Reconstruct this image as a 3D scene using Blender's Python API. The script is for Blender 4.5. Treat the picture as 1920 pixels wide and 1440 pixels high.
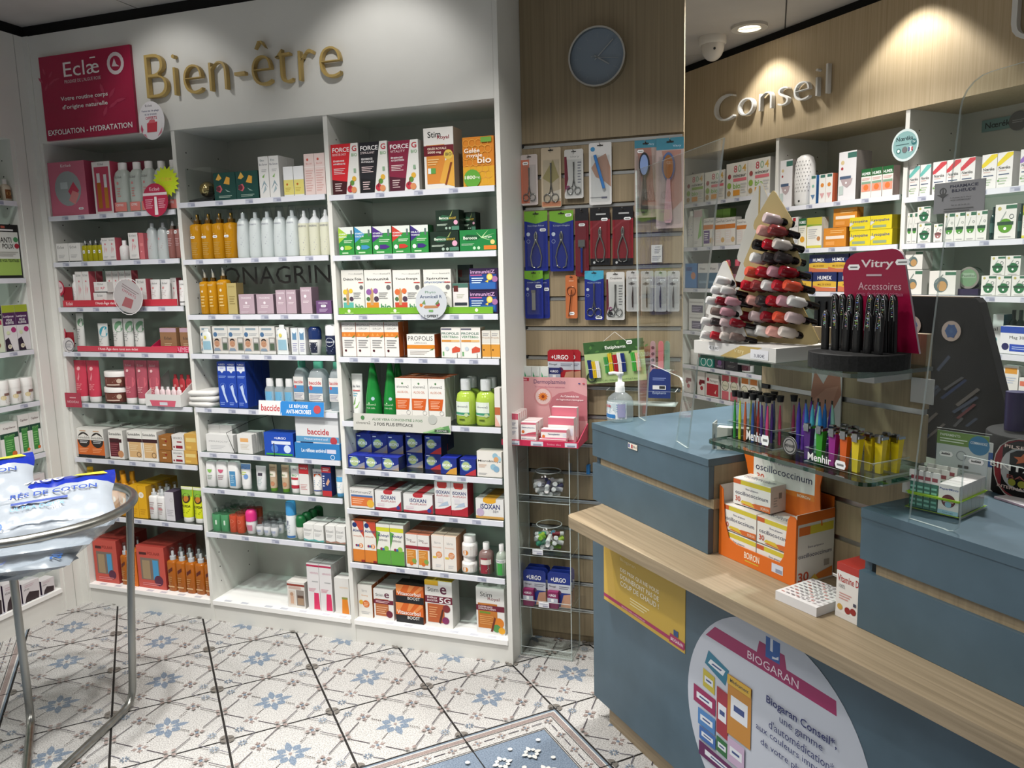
import bpy, math, random
from mathutils import Vector, Matrix
random.seed(7)
for o in list(bpy.data.objects): bpy.data.objects.remove(o, do_unlink=True)
SC = bpy.context.scene
COL = SC.collection
PI = math.pi

# ------------------------------------------------------------------ camera
cam_d = bpy.data.cameras.new('camera'); cam = bpy.data.objects.new('camera', cam_d); COL.objects.link(cam)
cam_d.sensor_fit = 'HORIZONTAL'; cam_d.sensor_width = 36.0; cam_d.lens = 1442.0/1920.0*36.0
cam_d.clip_start = 0.05; cam_d.clip_end = 60
cam.matrix_world = Matrix(((0.948149, -0.023844, 0.316929, 2.920000), (0.316940, 0.145284, -0.937252, -2.538000), (-0.023697, 0.989103, 0.145308, 1.454903), (0.000000, 0.000000, 0.000000, 1.000000)))
SC.camera = cam

# ------------------------------------------------------------------ world, view, lights
w = bpy.data.worlds.new('room_ambient'); SC.world = w; w.use_nodes = True
w.node_tree.nodes['Background'].inputs[0].default_value = (1.0, 0.985, 0.965, 1)
w.node_tree.nodes['Background'].inputs[1].default_value = 0.22
vs = SC.view_settings; vs.view_transform = 'Standard'; vs.look = 'None'; vs.gamma = 1.0; vs.exposure = 0.0
vs.use_curve_mapping = False

def area(name, loc, size, power, col=(1, .96, .9), spread=math.radians(150), aim=None, shape='DISK'):
    d = bpy.data.lights.new(name, 'AREA'); d.shape = shape; d.size = size; d.energy = power; d.color = col; d.spread = spread
    o = bpy.data.objects.new(name, d); COL.objects.link(o); o.location = loc
    if aim is not None:
        o.rotation_euler = (Vector(aim)-Vector(loc)).to_track_quat('-Z', 'Y').to_euler()
    return o
def spot(name, loc, aim, power, deg, blend=.4, col=(1, .95, .86), r=.03):
    d = bpy.data.lights.new(name, 'SPOT'); d.energy = power; d.spot_size = math.radians(deg); d.spot_blend = blend; d.color = col; d.shadow_soft_size = r
    o = bpy.data.objects.new(name, d); COL.objects.link(o); o.location = loc
    o.rotation_euler = (Vector(aim)-Vector(loc)).to_track_quat('-Z', 'Y').to_euler()
    return o
# added fill lights out of view around the camera, then the recessed downlights
for (x, y, p) in ((1.7, -2.1, 16), (.4, -2.2, 13), (3.4, -2.8, 10)):
    area('fill_light', (x, y, 2.485), .6, p, (1, .985, .96), shape='SQUARE')
for (x, y, p) in ((.45, -1.15, 10.5), (1.15, -1.0, 18), (1.8, -.9, 17), (2.35, -.6, 8), (2.85, .4, 19), (3.45, -.25, 17)):  # unseen; those at the column and counsel wall are added to brighten them
    area('downlight_lamp', (x, y, 2.478), .1, p, (1, .975, .935), math.radians(125))
spot('downlight_lamp', (.72, -.42, 2.47), (.72, 0, 2.02), 3.5, 88, .6, (1, .98, .95))
spot('downlight_lamp', (1.62, -.45, 2.47), (1.62, 0, 2.02), 6.5, 88, .6, (1, .98, .95))
spot('downlight_lamp', (2.80, 1.215, 2.47), (2.86, 1.275, 2.0), 11, 90, .25, (1, .965, .9))
spot('downlight_lamp', (3.31, .706, 2.47), (3.36, .756, 2.0), 14, 94, .25, (1, .965, .9))


# ------------------------------------------------------------------ materials
MATS = {}
def lin(c):
    c = c.lstrip('#')
    if len(c) == 3: c = ''.join(ch*2 for ch in c)
    v = [int(c[i:i+2], 16)/255 for i in (0, 2, 4)]
    return [x/12.92 if x <= .04045 else ((x+.055)/1.055)**2.4 for x in v]
def newmat(k):
    m = bpy.data.materials.new(k); m.use_nodes = True; MATS[k] = m
    nt = m.node_tree; return m, nt, nt.nodes['Principled BSDF']
def clear(k, col, refl, tint=1.0, rough=.02):
    m, nt, b = newmat(k); nt.nodes.remove(b)
    out = nt.nodes['Material Output']; t = nt.nodes.new('ShaderNodeBsdfTransparent'); g = nt.nodes.new('ShaderNodeBsdfGlossy')
    lw = nt.nodes.new('ShaderNodeLayerWeight'); lw.inputs[0].default_value = .5
    fr = nt.nodes.new('ShaderNodeMath'); fr.operation = 'POWER'; fr.inputs[1].default_value = 4.5; nt.links.new(lw.outputs['Facing'], fr.inputs[0])
    mx = nt.nodes.new('ShaderNodeMixShader'); ml = nt.nodes.new('ShaderNodeMath'); ml.operation = 'MULTIPLY_ADD'
    ml.inputs[1].default_value = .6; ml.inputs[2].default_value = refl; ml.use_clamp = True
    nt.links.new(fr.outputs[0], ml.inputs[0]); nt.links.new(ml.outputs[0], mx.inputs[0])
    t.inputs[0].default_value = (*lin(col), 1); g.inputs[0].default_value = (1, 1, 1, 1); g.inputs['Roughness'].default_value = rough
    nt.links.new(t.outputs[0], mx.inputs[1]); nt.links.new(g.outputs[0], mx.inputs[2]); nt.links.new(mx.outputs[0], out.inputs[0])
    return m
def milky(k, col, a, rough=.25):      # frosted plastic: part see-through, part diffuse
    m, nt, b = newmat(k); out = nt.nodes['Material Output']
    b.inputs['Base Color'].default_value = (*lin(col), 1); b.inputs['Roughness'].default_value = rough
    t = nt.nodes.new('ShaderNodeBsdfTransparent'); t.inputs[0].default_value = (*lin(col), 1)
    mx = nt.nodes.new('ShaderNodeMixShader'); mx.inputs[0].default_value = a
    nt.links.new(t.outputs[0], mx.inputs[1]); nt.links.new(b.outputs[0], mx.inputs[2]); nt.links.new(mx.outputs[0], out.inputs[0])
    return m
def noise_mat(k, c1, c2, scale, rough=.5, lo=.35, hi=.65, detail=4, bump=0, metal=0, dist=0):
    m, nt, b = newmat(k)
    tc = nt.nodes.new('ShaderNodeTexCoord'); mp = nt.nodes.new('ShaderNodeMapping'); mp.inputs['Scale'].default_value = scale
    n = nt.nodes.new('ShaderNodeTexNoise'); n.inputs['Scale'].default_value = 1.0; n.inputs['Detail'].default_value = detail; n.inputs['Distortion'].default_value = dist
    r = nt.nodes.new('ShaderNodeValToRGB'); r.color_ramp.elements[0].position = lo; r.color_ramp.elements[1].position = hi
    r.color_ramp.elements[0].color = (*lin(c1), 1); r.color_ramp.elements[1].color = (*lin(c2), 1)
    nt.links.new(tc.outputs['Object'], mp.inputs[0]); nt.links.new(mp.outputs[0], n.inputs['Vector']); nt.links.new(n.outputs[0], r.inputs[0]); nt.links.new(r.outputs[0], b.inputs['Base Color'])
    b.inputs['Roughness'].default_value = rough; b.inputs['Metallic'].default_value = metal
    if bump:
        bp = nt.nodes.new('ShaderNodeBump'); bp.inputs['Strength'].default_value = bump; bp.inputs['Distance'].default_value = .002
        nt.links.new(n.outputs[0], bp.inputs['Height']); nt.links.new(bp.outputs[0], b.inputs['Normal'])
    return m
def M(k):
    if k in MATS: return MATS[k]
    base, _, fin = k.partition('|')
    m, nt, b = newmat(k)
    b.inputs['Base Color'].default_value = (*lin(base), 1)
    b.inputs['Roughness'].default_value = {'': .42, 'g': .12, 'm': .8, 'f': .95, 's': .25}.get(fin, .42)
    b.inputs['Specular IOR Level'].default_value = .4
    if fin == 'e': b.inputs['Emission Color'].default_value = (*lin(base), 1); b.inputs['Emission Strength'].default_value = 6
    if fin == 'c': b.inputs['Metallic'].default_value = 1; b.inputs['Roughness'].default_value = .16
    if fin == 'x': b.inputs['Metallic'].default_value = 1; b.inputs['Roughness'].default_value = .32
    return m
clear('acrylic', 'f9fbfa', .012); clear('glass', 'e6f2ee', .05); clear('film', 'f2f4f4', .05, rough=.12)
clear('glass_edge', '5d8f80', .12); clear('capclear', 'f0f2f3', .05); clear('bowlclear', 'e9eeee', .05, rough=.08)
milky('neon_edge', 'c4f01e', .75, .3); milky('acryl_edge', 'e6eeec', .45, .2); milky('frost', 'dde4e4', .72); milky('frost_y', 'e2e2cc', .8); milky('frost_g', 'd8e0d8', .75); milky('amber', 'c98e18', .8, .08); milky('amber2', 'b4651c', .84, .08)
milky('rosefluid', 'a06a64', .8, .08); milky('gelclear', 'dfe9ec', .34, .08); milky('gelpumpc', 'e6eef0', .16, .06); milky('limefluid', 'a9c24a', .85, .08); milky('oilgreen', 'b0a81c', .82, .08); milky('bowlskin', 'eef2f4', .3, .1)
milky('paper_translucent', 'c9c4c4', .7, .4)
noise_mat('white_lam', 'd6d5cf', 'dddcd6', (3, 3, 3), .5)
noise_mat('grey_back', 'b9b8b0', 'c1c0b8', (2, 2, 2), .45)
noise_mat('ceiling_w', 'b7b2ac', 'c0bbb5', (4, 4, 4), .9)
noise_mat('wood_v', '86765c', '9b8a6d', (130, 130, 1.6), .55, .3, .7, 6, .1, dist=.4)
noise_mat('wood_hdr', 'ad9a7a', 'c0ae90', (150, 150, 1.8), .5, .3, .7, 6, .08, dist=.4)
noise_mat('wood_u', '807159', '9b8a70', (2.6, 110, 110), .5, .3, .72, 6, .1, dist=.5)
noise_mat('blue_lam', '415560', '4b606d', (7, 7, 7), .42, .3, .7, 5)
noise_mat('steel', '92928d', 'a5a5a0', (30, 30, 3), .3, metal=1)
noise_mat('rail_al', 'a9aaa8', 'bdbebc', (2, 60, 60), .32, metal=1)
noise_mat('black_board', '0a0b0d', '1a1c21', (2, 2, 9), .9, .45, .85, 2, dist=.8)
noise_mat('cotton', 'c9ced6', 'e8ebee', (26, 26, 26), .8, .35, .7, 3, .2)
noise_mat('foam_black', '121212', '1e1e1e', (200, 200, 200), .95)
noise_mat('tile_w', '918f8c', 'c0bebb', (240, 240, 240), .38, .36, .58, 2)
noise_mat('tile_b', '5d6b7c', '7f8c9b', (240, 240, 240), .38, .36, .62, 2)
noise_mat('tile_br', '7c6e6a', '988984', (240, 240, 240), .38, .36, .62, 2)

# ------------------------------------------------------------------ mesh builder
TXT = {}
def text2d(s, bold=0):
    k = (s, bold)
    if k in TXT: return TXT[k]
    cu = bpy.data.curves.new('t', 'FONT'); cu.body = s; cu.size = 1; cu.resolution_u = 3 if len(s) < 8 else 2; cu.offset = .016*bold
    cu.fill_mode = 'FRONT'
    ob = bpy.data.objects.new('t', cu); me = bpy.data.meshes.new_from_object(ob)
    V = [(v.co.x, v.co.y) for v in me.vertices]; F = [tuple(p.vertices) for p in me.polygons]
    bpy.data.objects.remove(ob); bpy.data.curves.remove(cu); bpy.data.meshes.remove(me)
    if not V: V = [(0, 0), (1, 1)]
    x0 = min(v[0] for v in V); x1 = max(v[0] for v in V); y0 = min(v[1] for v in V); y1 = max(v[1] for v in V)
    dx = max(x1-x0, 1e-6); dy = max(y1-y0, 1e-6)
    TXT[k] = ([((a-x0)/dx, (b-y0)/dy) for a, b in V], F, dx/dy)
    return TXT[k]

class MB:
    def __init__(s): s.v = []; s.f = []; s.m = []; s.sm = []; s.mats = []
    def mi(s, k):
        if k not in s.mats: s.mats.append(k)
        return s.mats.index(k)
    def add(s, vs, fs, mat, smooth=False):
        b = len(s.v); s.v += [tuple(v) for v in vs]; i = s.mi(mat)
        for f in fs: s.f.append(tuple(b+q for q in f)); s.m.append(i); s.sm.append(smooth)
        return s
    def box(s, x0, x1, y0, y1, z0, z1, mat, top=None, side=None):
        v = [(x0, y0, z0), (x1, y0, z0), (x1, y1, z0), (x0, y1, z0), (x0, y0, z1), (x1, y0, z1), (x1, y1, z1), (x0, y1, z1)]
        s.add(v, [(0, 1, 5, 4), (2, 3, 7, 6)], mat)
        s.add(v, [(1, 2, 6, 5), (3, 0, 4, 7)], side or mat); s.add(v, [(4, 5, 6, 7), (3, 2, 1, 0)], top or mat); return s
    def prism(s, pts, y0, y1, mat, edge=None):       # outline in xz, extruded along y
        n = len(pts); v = [(x, y0, z) for x, z in pts]+[(x, y1, z) for x, z in pts]
        s.add(v, [tuple(range(n)), tuple(range(2*n-1, n-1, -1))], mat)
        s.add(v, [(i, i+n, (i+1) % n+n, (i+1) % n) for i in range(n)], edge or mat); return s
    def slab(s, pts, z0, z1, mat, edge=None):        # outline in xy, extruded along z
        n = len(pts); v = [(x, y, z0) for x, y in pts]+[(x, y, z1) for x, y in pts]
        s.add(v, [tuple(range(n-1, -1, -1)), tuple(range(n, 2*n))], mat)
        s.add(v, [(i, (i+1) % n, (i+1) % n+n, i+n) for i in range(n)], edge or mat); return s
    def loft(s, prof, mat, cx=0, cy=0, seg=20, p=2.0, caps=True, smooth=True):
        # prof: (z, a, b[, p]) half sizes of a superellipse section
        v = []; f = []
        for q in prof:
            z, a, b = q[:3]; pw = q[3] if len(q) > 3 else p
            for i in range(seg):
                t = 2*PI*i/seg; c, si = math.cos(t), math.sin(t); e = 2/pw
                v.append((cx+a*math.copysign(abs(c)**e, c), cy+b*math.copysign(abs(si)**e, si), z))
        for j in range(len(prof)-1):
            for i in range(seg):
                k = (i+1) % seg; f.append((j*seg+i, j*seg+k, (j+1)*seg+k, (j+1)*seg+i))
        s.add(v, f, mat, smooth)
        if caps: s.add(v, [tuple(range(seg-1, -1, -1)), tuple(range((len(prof)-1)*seg, len(prof)*seg))], mat)
        return s
    def tube(s, path, r, mat, seg=8, closed=False, taper=None):
        P = [Vector(p) for p in path]; n = len(P); v = []; f = []; up = None
        for i in range(n):
            if closed: d = P[(i+1) % n]-P[i-1]
            else: d = P[min(i+1, n-1)]-P[max(i-1, 0)]
            d.normalize()
            if up is None: up = Vector((0, 0, 1)) if abs(d.z) < .9 else Vector((1, 0, 0))
            a = (up-d*up.dot(d)).normalized(); b = d.cross(a); up = a
            rr = r if taper is None else r*taper[i]
            for k in range(seg):
                t = 2*PI*k/seg; v.append(P[i]+(a*math.cos(t)+b*math.sin(t))*rr)
        for i in range(n if closed else n-1):
            j = (i+1) % n
            for k in range(seg):
                q = (k+1) % seg; f.append((i*seg+k, i*seg+q, j*seg+q, j*seg+k))
        s.add(v, f, mat, True)
        if not closed: s.add(v, [tuple(range(seg-1, -1, -1)), tuple(range((n-1)*seg, n*seg))], mat)
        return s
    def ball(s, c, r, mat, seg=12, ring=8, sx=1, sy=1, sz=1):
        pr = []
        for i in range(ring+1):
            t = -PI/2+PI*i/ring; pr.append((c[2]+r*sz*math.sin(t), max(r*math.cos(t), 1e-5)*sx, max(r*math.cos(t), 1e-5)*sy))
        return s.loft(pr, mat, c[0], c[1], seg)
    def mesh(s, name):
        me = bpy.data.meshes.new(name); me.from_pydata(s.v, [], s.f)
        for k in s.mats: me.materials.append(M(k))
        me.polygons.foreach_set('material_index', s.m); me.polygons.foreach_set('use_smooth', s.sm); me.update(); return me
    def obj(s, name, parent=None, loc=None, rz=0):
        return link(name, s.mesh(name), parent, loc, rz)
def link(name, me, parent=None, loc=None, rz=0):
    o = bpy.data.objects.new(name, me); COL.objects.link(o)
    if parent is not None: o.parent = parent
    if loc is not None: o.location = loc
    o.rotation_euler = (0, 0, rz); return o
LAB = {}
def tag(o, label, cat, group=None, kind=None):
    o['label'] = label; o['category'] = cat
    if group: o['group'] = group
    if kind: o['kind'] = kind
    return o
def struct(o): o['kind'] = 'structure'; return o
def empty(name, loc=(0, 0, 0), rz=0, parent=None): return link(name, None, parent, loc, rz)

# flat print, in 0..1 coordinates of a mapped surface: R rect, C disc, P polygon, T text, L lines of small print
def arcpts(cx, cy, r, asp, n=18, a0=0, a1=2*PI): return [(cx+r*math.cos(a0+(a1-a0)*i/n), cy+r*asp*math.sin(a0+(a1-a0)*i/n)) for i in range(n)]
def paint(mb, ops, fn, asp, curved=False, k0=1):
    k = k0
    for op in ops:
        t = op[0]; nd = 6 if curved else 1
        if t == 'R':
            x0, y0, x1, y1, c = op[1:6]
            for i in range(nd):
                a = x0+(x1-x0)*i/nd; b = x0+(x1-x0)*(i+1)/nd
                mb.add([fn(a, y0, k), fn(b, y0, k), fn(b, y1, k), fn(a, y1, k)], [(0, 1, 2, 3)], c, curved)
        elif t == 'C':
            x, y, r, c = op[1:5]; pts = arcpts(x, y, r, asp)
            mb.add([fn(a, b, k) for a, b in pts], [tuple(range(len(pts)))], c)
        elif t == 'O':      # ring
            x, y, r, wd, c = op[1:6]; n = 20; A = arcpts(x, y, r, asp, n); B = arcpts(x, y, r-wd, asp, n)
            mb.add([fn(a, b, k) for a, b in A+B], [(i, (i+1) % n, n+(i+1) % n, n+i) for i in range(n)], c)
        elif t == 'P':
            mb.add([fn(a, b, k) for a, b in op[1]], [tuple(range(len(op[1])))], op[2])
        elif t == 'T':
            s, x, y, wd, h, c = op[1:7]; V, F, _ = text2d(s, op[7] if len(op) > 7 else 0)
            rot = op[8] if len(op) > 8 else 0; cr, sr = math.cos(rot), math.sin(rot)
            out = []
            for a, b in V:
                a *= wd; b *= h/asp
                out.append(fn(x+a*cr-b*sr, y+(a*sr+b*cr)*asp, k))
            mb.add(out, F, c)
        elif t == 'L':
            x0, y0, x1, y1, n, c = op[1:7]; h = (y1-y0)/n
            for i in range(n):
                xe = x0+(x1-x0)*(1-.35*((i*37 % 11)/11)); yy = y1-h*(i+.75)
                mb.add([fn(x0, yy, k), fn(xe, yy, k), fn(xe, yy+h*.42, k), fn(x0, yy+h*.42, k)], [(0, 1, 2, 3)], c)
        elif t == 'S':      # white price sticker
            x, y, wd, h = op[1:5]; q = wd*.12
            mb.add([fn(*p, k) for p in ((x+q, y), (x+wd-q, y), (x+wd, y+h/2), (x+wd-q, y+h), (x+q, y+h), (x, y+h/2))], [tuple(range(6))], 'eee'); k += 1
            mb.add([fn(*p, k) for p in ((x+.2*wd, y+.35*h), (x+.8*wd, y+.35*h), (x+.8*wd, y+.62*h), (x+.2*wd, y+.62*h))], [(0, 1, 2, 3)], '777')
        k += 1
    return k
def flat(x0, z0, w_, h_, y=0, e=.00012):            # print on a plane facing -y
    return lambda a, b, k: (x0+a*w_, y-e*k, z0+b*h_)
def topflat(x0, y0, w_, h_, z, e=.00012):
    return lambda a, b, k: (x0+a*w_, y0+b*h_, z+e*k)
# wall frames: origin and heading of each run of furniture
FR = {'W': (0, 0, 0.0), 'K': (2.50, 1.735, math.radians(-45)), 'C': (2.403, -.248, math.radians(-45.8)), 'L': (-.03, 0, math.radians(90))}
def at(fr, u, d, z=0):
    x, y, a = FR[fr]; return (x+u*math.cos(a)-d*math.sin(a), y+u*math.sin(a)+d*math.cos(a), z)

# ------------------------------------------------------------------ the room
TILE = .335
N0 = (0.3702, -0.2133); GA = math.radians(44.405)
def tile_base(mb, c='tile_w', h=.0035):
    e = .5-.011
    mb.box(-e*TILE, e*TILE, -e*TILE, e*TILE, -h, 0, c)
def tile_fn(mb):
    return lambda a, b, k: (a*TILE, b*TILE, .00008*k)
def star(cx, cy, r, c, core='tile_b'):
    ops = []
    for q in range(4):
        t = PI/2*q
        ca, sa = math.cos(t), math.sin(t)
        pts = [(.25, 0), (.62, .34), (.72, .12), (1.05, 0), (.72, -.12), (.62, -.34)]
        ops.append(('P', [(cx+r*(x*ca-y*sa), cy+r*(x*sa+y*ca)) for x, y in pts], c))
    ops.append(('C', cx, cy, r*.2, core)); return ops
def leaf(cx, cy, a, r0, r1, wd, c):
    ca, sa = math.cos(a), math.sin(a)
    pts = [(r0, 0), (r0+(r1-r0)*.35, wd), (r0+(r1-r0)*.7, wd*.8), (r1, 0), (r0+(r1-r0)*.7, -wd*.8), (r0+(r1-r0)*.35, -wd)]
    return ('P', [(cx+x*ca-y*sa, cy+x*sa+y*ca) for x, y in pts], c)
def seg(x0, y0, x1, y1, wd, c, dash=0):
    out = []; L_ = math.hypot(x1-x0, y1-y0); n = dash or 1; nx, ny = -(y1-y0)/L_*wd/2, (x1-x0)/L_*wd/2
    for i in range(n):
        a, b = (i+.12)/n if dash else 0, (i+.72)/n if dash else 1
        p, q = (x0+(x1-x0)*a, y0+(y1-y0)*a), (x0+(x1-x0)*b, y0+(y1-y0)*b)
        out.append(('P', [(p[0]+nx, p[1]+ny), (p[0]-nx, p[1]-ny), (q[0]-nx, q[1]-ny), (q[0]+nx, q[1]+ny)], c))
    return out
def field_ops():
    ops = []
    for q in range(8):
        a = q*PI/4
        if q % 2 == 0: ops.append(leaf(0, 0, a, .03, .2, .034, 'tile_b'))
        else: ops.append(leaf(0, 0, a, .05, .15, .042, 'tile_b'))
    ops.append(('C', 0, 0, .016, 'tile_br'))
    for sx in (-1, 1):
        for sy in (-1, 1):
            ops += star(sx*.25, sy*.25, .078, 'tile_br')
            ops += seg(sx*.11, sy*.11, sx*.19, sy*.19, .011, '4a4440', 5)
            ops += seg(sx*.31, sy*.19, sx*.45, sy*.05, .009, '4a444a'); ops += seg(sx*.19, sy*.31, sx*.05, sy*.45, .009, '4a444a')
            for q in range(8): ops.append(leaf(sx*.375, sy*.375, q*PI/4+.39, .012, .05, .007, 'tile_b'))
            ops += seg(sx*.25, sy*.49, sx*.34, sy*.41, .008, '5a5864'); ops += seg(sx*.49, sy*.25, sx*.41, sy*.34, .008, '5a5864')
            ops.append(('P', [(sx*.488, sy*.488)]+[(sx*(.488-.055*math.cos(t)), sy*(.488-.055*math.sin(t))) for t in [PI/2*i/5 for i in range(6)]][::sx*sy], '6f6a64'))
    for (cx, cy) in ((.5, 0), (-.5, 0), (0, .5), (0, -.5)):
        for q in range(4):
            a = PI/4+q*PI/2
            x, y = cx+.05*math.cos(a), cy+.05*math.sin(a)
            if abs(x) < .485 and abs(y) < .485: ops.append(leaf(cx, cy, a, .022, .075, .02, 'tile_br'))
    return ops
def rug_ops(top, right):
    # border bands run along +b (top) and +a (right)
    ops = []; e = .494; t0 = lambda d: e-d
    def band(d0, d1, c):
        if top: ops.append(('P', [(-e, t0(d1)), (t0(d1) if right else e, t0(d1)), (t0(d0) if right else e, t0(d0)), (-e, t0(d0))], c))
        if right: ops.append(('P', [(t0(d1), -e), (t0(d0), -e), (t0(d0), t0(d0) if top else e), (t0(d1), t0(d1) if top else e)], c))
    fx = t0(.26) if right else e; fy = t0(.26) if top else e
    ops.append(('R', -e, -e, fx, fy, 'tile_b'))
    band(.004, .022, '6f7d8a'); band(.026, .034, 'c9c8c4'); band(.036, .085, 'tile_br'); band(.092, .1, '3c3836'); band(.235, .243, '3c3836'); band(.254, .26, '3c3836')
    for i in range(4):
        p = -.42+i*.25
        if top and p < fx: ops.extend(star(p, t0(.165), .05, 'tile_br')); ops.extend(seg(p+.07, t0(.165), p+.18, t0(.165), .009, '45404a'))
        if right and p < fy: ops.extend(star(t0(.165), p, .05, 'tile_br')); ops.extend(seg(t0(.165), p+.07, t0(.165), p+.18, .009, '45404a'))
    if top and right: ops.extend(star(t0(.165), t0(.165), .05, 'tile_br'))
    for i in range(3):
        for j in range(3):
            cx, cy = -.34+.29*i, -.34+.29*j
            if cx > fx-.1 or cy > fy-.1: continue
            for q in range(8): ops.append(leaf(cx, cy, q*PI/4, .03, .1 if q % 2 == 0 else .075, .022, 'd0d0cc'))
            ops.append(('C', cx+.145, cy+.145, .022, 'd0d0cc'))
    return ops
FL = MB(); FL.slab([(-2.5, -4.6), (6.5, -4.6), (6.5, 3.2), (-2.5, 3.2)], -.03, -.0006, '1c1917|m')
floor = struct(FL.obj('floor'))
def mk_tile(ops, base='tile_w'):
    mb = MB(); tile_base(mb, base); paint(mb, ops, tile_fn(mb), 1.0); return mb.mesh('tile')
T_F = mk_tile(field_ops()); T_C = mk_tile(rug_ops(True, True)); T_T = mk_tile(rug_ops(True, False)); T_R = mk_tile(rug_ops(False, True)); T_M = mk_tile(rug_ops(False, False))
for i in range(-6, 10):
    for j in range(-6, 10):
        me = T_F
        if i <= 3 and j >= 4: me = T_C if (i == 3 and j == 4) else T_T if j == 4 else T_R if i == 3 else T_M
        elif i <= -2: me = T_R if i == -2 else T_M
        u, v = i+.5, j+.5
        x = N0[0]+TILE*(u*math.cos(GA)+v*math.sin(GA)); y = N0[1]+TILE*(u*math.sin(GA)-v*math.cos(GA))
        if -1.2 < x < 5.5 and -3.2 < y < 2.3:
            link('tile', me, floor, (x, y, 0), GA)
# ceiling of square panels with thin joints, over the shop
CE = MB(); CE.slab([(-2.5, -4.6), (6.5, -4.6), (6.5, 3.2), (-2.5, 3.2)], 2.512, 2.54, '6a6764|m')
ceiling = struct(CE.obj('ceiling'))
cp = MB(); cp.box(.003, 1.197, .003, 1.197, 2.502, 2.512, 'ceiling_w'); cpm = cp.mesh('ceiling_panel')
for i in range(-2, 5):
    for j in range(-4, 2): link('ceiling_panel', cpm, ceiling, (i*1.2+.55, j*1.2+.4, 0))
# walls behind everything
mb = MB(); mb.box(-.42, 2.05, .345, .40, 0, 2.5, 'white_lam'); struct(mb.obj('wall_back'))
mb = MB(); mb.box(-.46, -.41, -4.6, .40, 0, 2.5, 'white_lam'); struct(mb.obj('wall_left'))
mb = MB(); mb.box(-.35, 3.2, .36, .41, 0, 2.5, 'white_lam'); o = struct(mb.obj('wall_right', None, at('K', 0, 0), FR['K'][2]))
mb = MB(); mb.box(2.02, 2.1, .26, 2.4, 0, 2.5, 'white_lam'); struct(mb.obj('wall_return'))
# black shadow gaps between the headers and the ceiling
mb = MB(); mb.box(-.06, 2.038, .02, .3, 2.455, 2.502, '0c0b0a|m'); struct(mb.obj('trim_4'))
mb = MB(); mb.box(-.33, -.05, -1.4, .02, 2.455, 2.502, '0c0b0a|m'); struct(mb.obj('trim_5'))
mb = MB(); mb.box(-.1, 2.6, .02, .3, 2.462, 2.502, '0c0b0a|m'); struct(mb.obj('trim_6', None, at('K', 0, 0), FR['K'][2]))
# headers
mb = MB(); mb.box(0, 2.022, 0, .34, 2.03, 2.455, 'white_lam'); hdr = struct(mb.obj('trim_1'))
mb = MB(); mb.box(-.34, -.03, -1.4, -.09, 2.035, 2.455, 'white_lam'); struct(mb.obj('trim_2'))
mb = MB(); mb.box(-.12, 2.6, 0, .35, 2.028, 2.462, 'wood_hdr'); struct(mb.obj('trim_3', None, at('K', 0, 0), FR['K'][2]))
mb = MB(); mb.box(-.20, -.03, -.09, .01, 0, 2.455, 'white_lam'); mb.box(-.033, -.0285, -.045, -.043, 0, 2.455, 'a9a8a2'); mb.box(-.03, 0, -.004, .3, 0, 2.455, 'white_lam'); struct(mb.obj('trim_7'))

# ------------------------------------------------------------------ shelving
def pins(mb, x, sgn, y0, y1, z0, z1):
    z = z0
    while z < z1:
        for y in (y0, y1):
            mb.add([(x, y+.0032*math.cos(t), z+.0032*math.sin(t)) for t in [PI/3*i for i in range(6)]], [tuple(range(6))], '111|m')
        z += .064
def bay(fr, u0, u1, levels, base, label, sides=(True, True), top=2.03, dep=.32, depo=0, skip=()):
    root = empty('shelving_unit', at(fr, u0, 0), FR[fr][2]); tag(root, label, 'shelves'); W = u1-u0
    for s, on in zip((0, 1), sides):
        if not on: continue
        mb = MB(); x = -.018 if s == 0 else W
        mb.box(x, x+.018, .004, dep+.005, 0, top, 'white_lam'); pins(mb, x+.0182, 1, .06, dep-.07, .16, top-.05); pins(mb, x-.0002, 1, .06, dep-.07, .16, top-.05); mb.obj('side_panel', root)
    mb = MB(); mb.box(0, W, dep-.005, dep+.005, base, top, 'grey_back'); mb.obj('back_panel', root)
    mb = MB(); mb.box(0, W, -.003, dep-.005, base-.018, base, 'f0efec'); 
    q = .05
    while q < W-.06:
        mb.add([(q, .004, base+.0003), (q+.035, .004, base+.0003), (q+.035, .02, base+.0003), (q, .02, base+.0003)], [(0, 1, 2, 3)], 'c2c4cc'); q += .07+.05*random.random()
    mb.obj('base_board', root)
    mb = MB(); mb.box(0, W, .006, .03, 0, base-.018, 'white_lam'); mb.obj('plinth', root)
    for z in levels:
        sh = MB(); sh.box(.002, W-.002, .004, dep-.006, z-.007, z, 'glass', None, 'glass_edge'); so = sh.obj('shelf', root)
        rl = MB(); rl.box(-.004, W-.006, -.004, .003, z-.021, z-.001, 'd4d5dc|s')
        q = .04+.06*random.random()
        while q < W-.09:
            rl.add([(q, -.0043, z-.019), (q+.036, -.0043, z-.019), (q+.036, -.0043, z-.003), (q, -.0043, z-.003)], [(0, 1, 2, 3)], 'b6b9c6')
            rl.add([(q+.016, -.0046, z-.017), (q+.034, -.0046, z-.017), (q+.034, -.0046, z-.009), (q+.016, -.0046, z-.009)], [(0, 1, 2, 3)], '8f93a6')
            rl.add([(q+.004, -.0046, z-.008), (q+.032, -.0046, z-.008), (q+.032, -.0046, z-.005), (q+.004, -.0046, z-.005)], [(0, 1, 2, 3)], '9a9db0')
            q += .085+.07*random.random()
        rl.obj('price_rail', so)
    return root
B1 = bay('W', .012, .674, [1.73, 1.538, 1.347, 1.155, 0.932, 0.685, 0.426], .095, 'white shelving bay under the pink sign with glass shelves')
B2 = bay('W', .692, 1.358, [1.753, 1.531, 1.312, 1.154, 0.933, 0.745, 0.592, 0.4], .095, 'white shelving bay in the middle under gold letters', (False, True))
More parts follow.
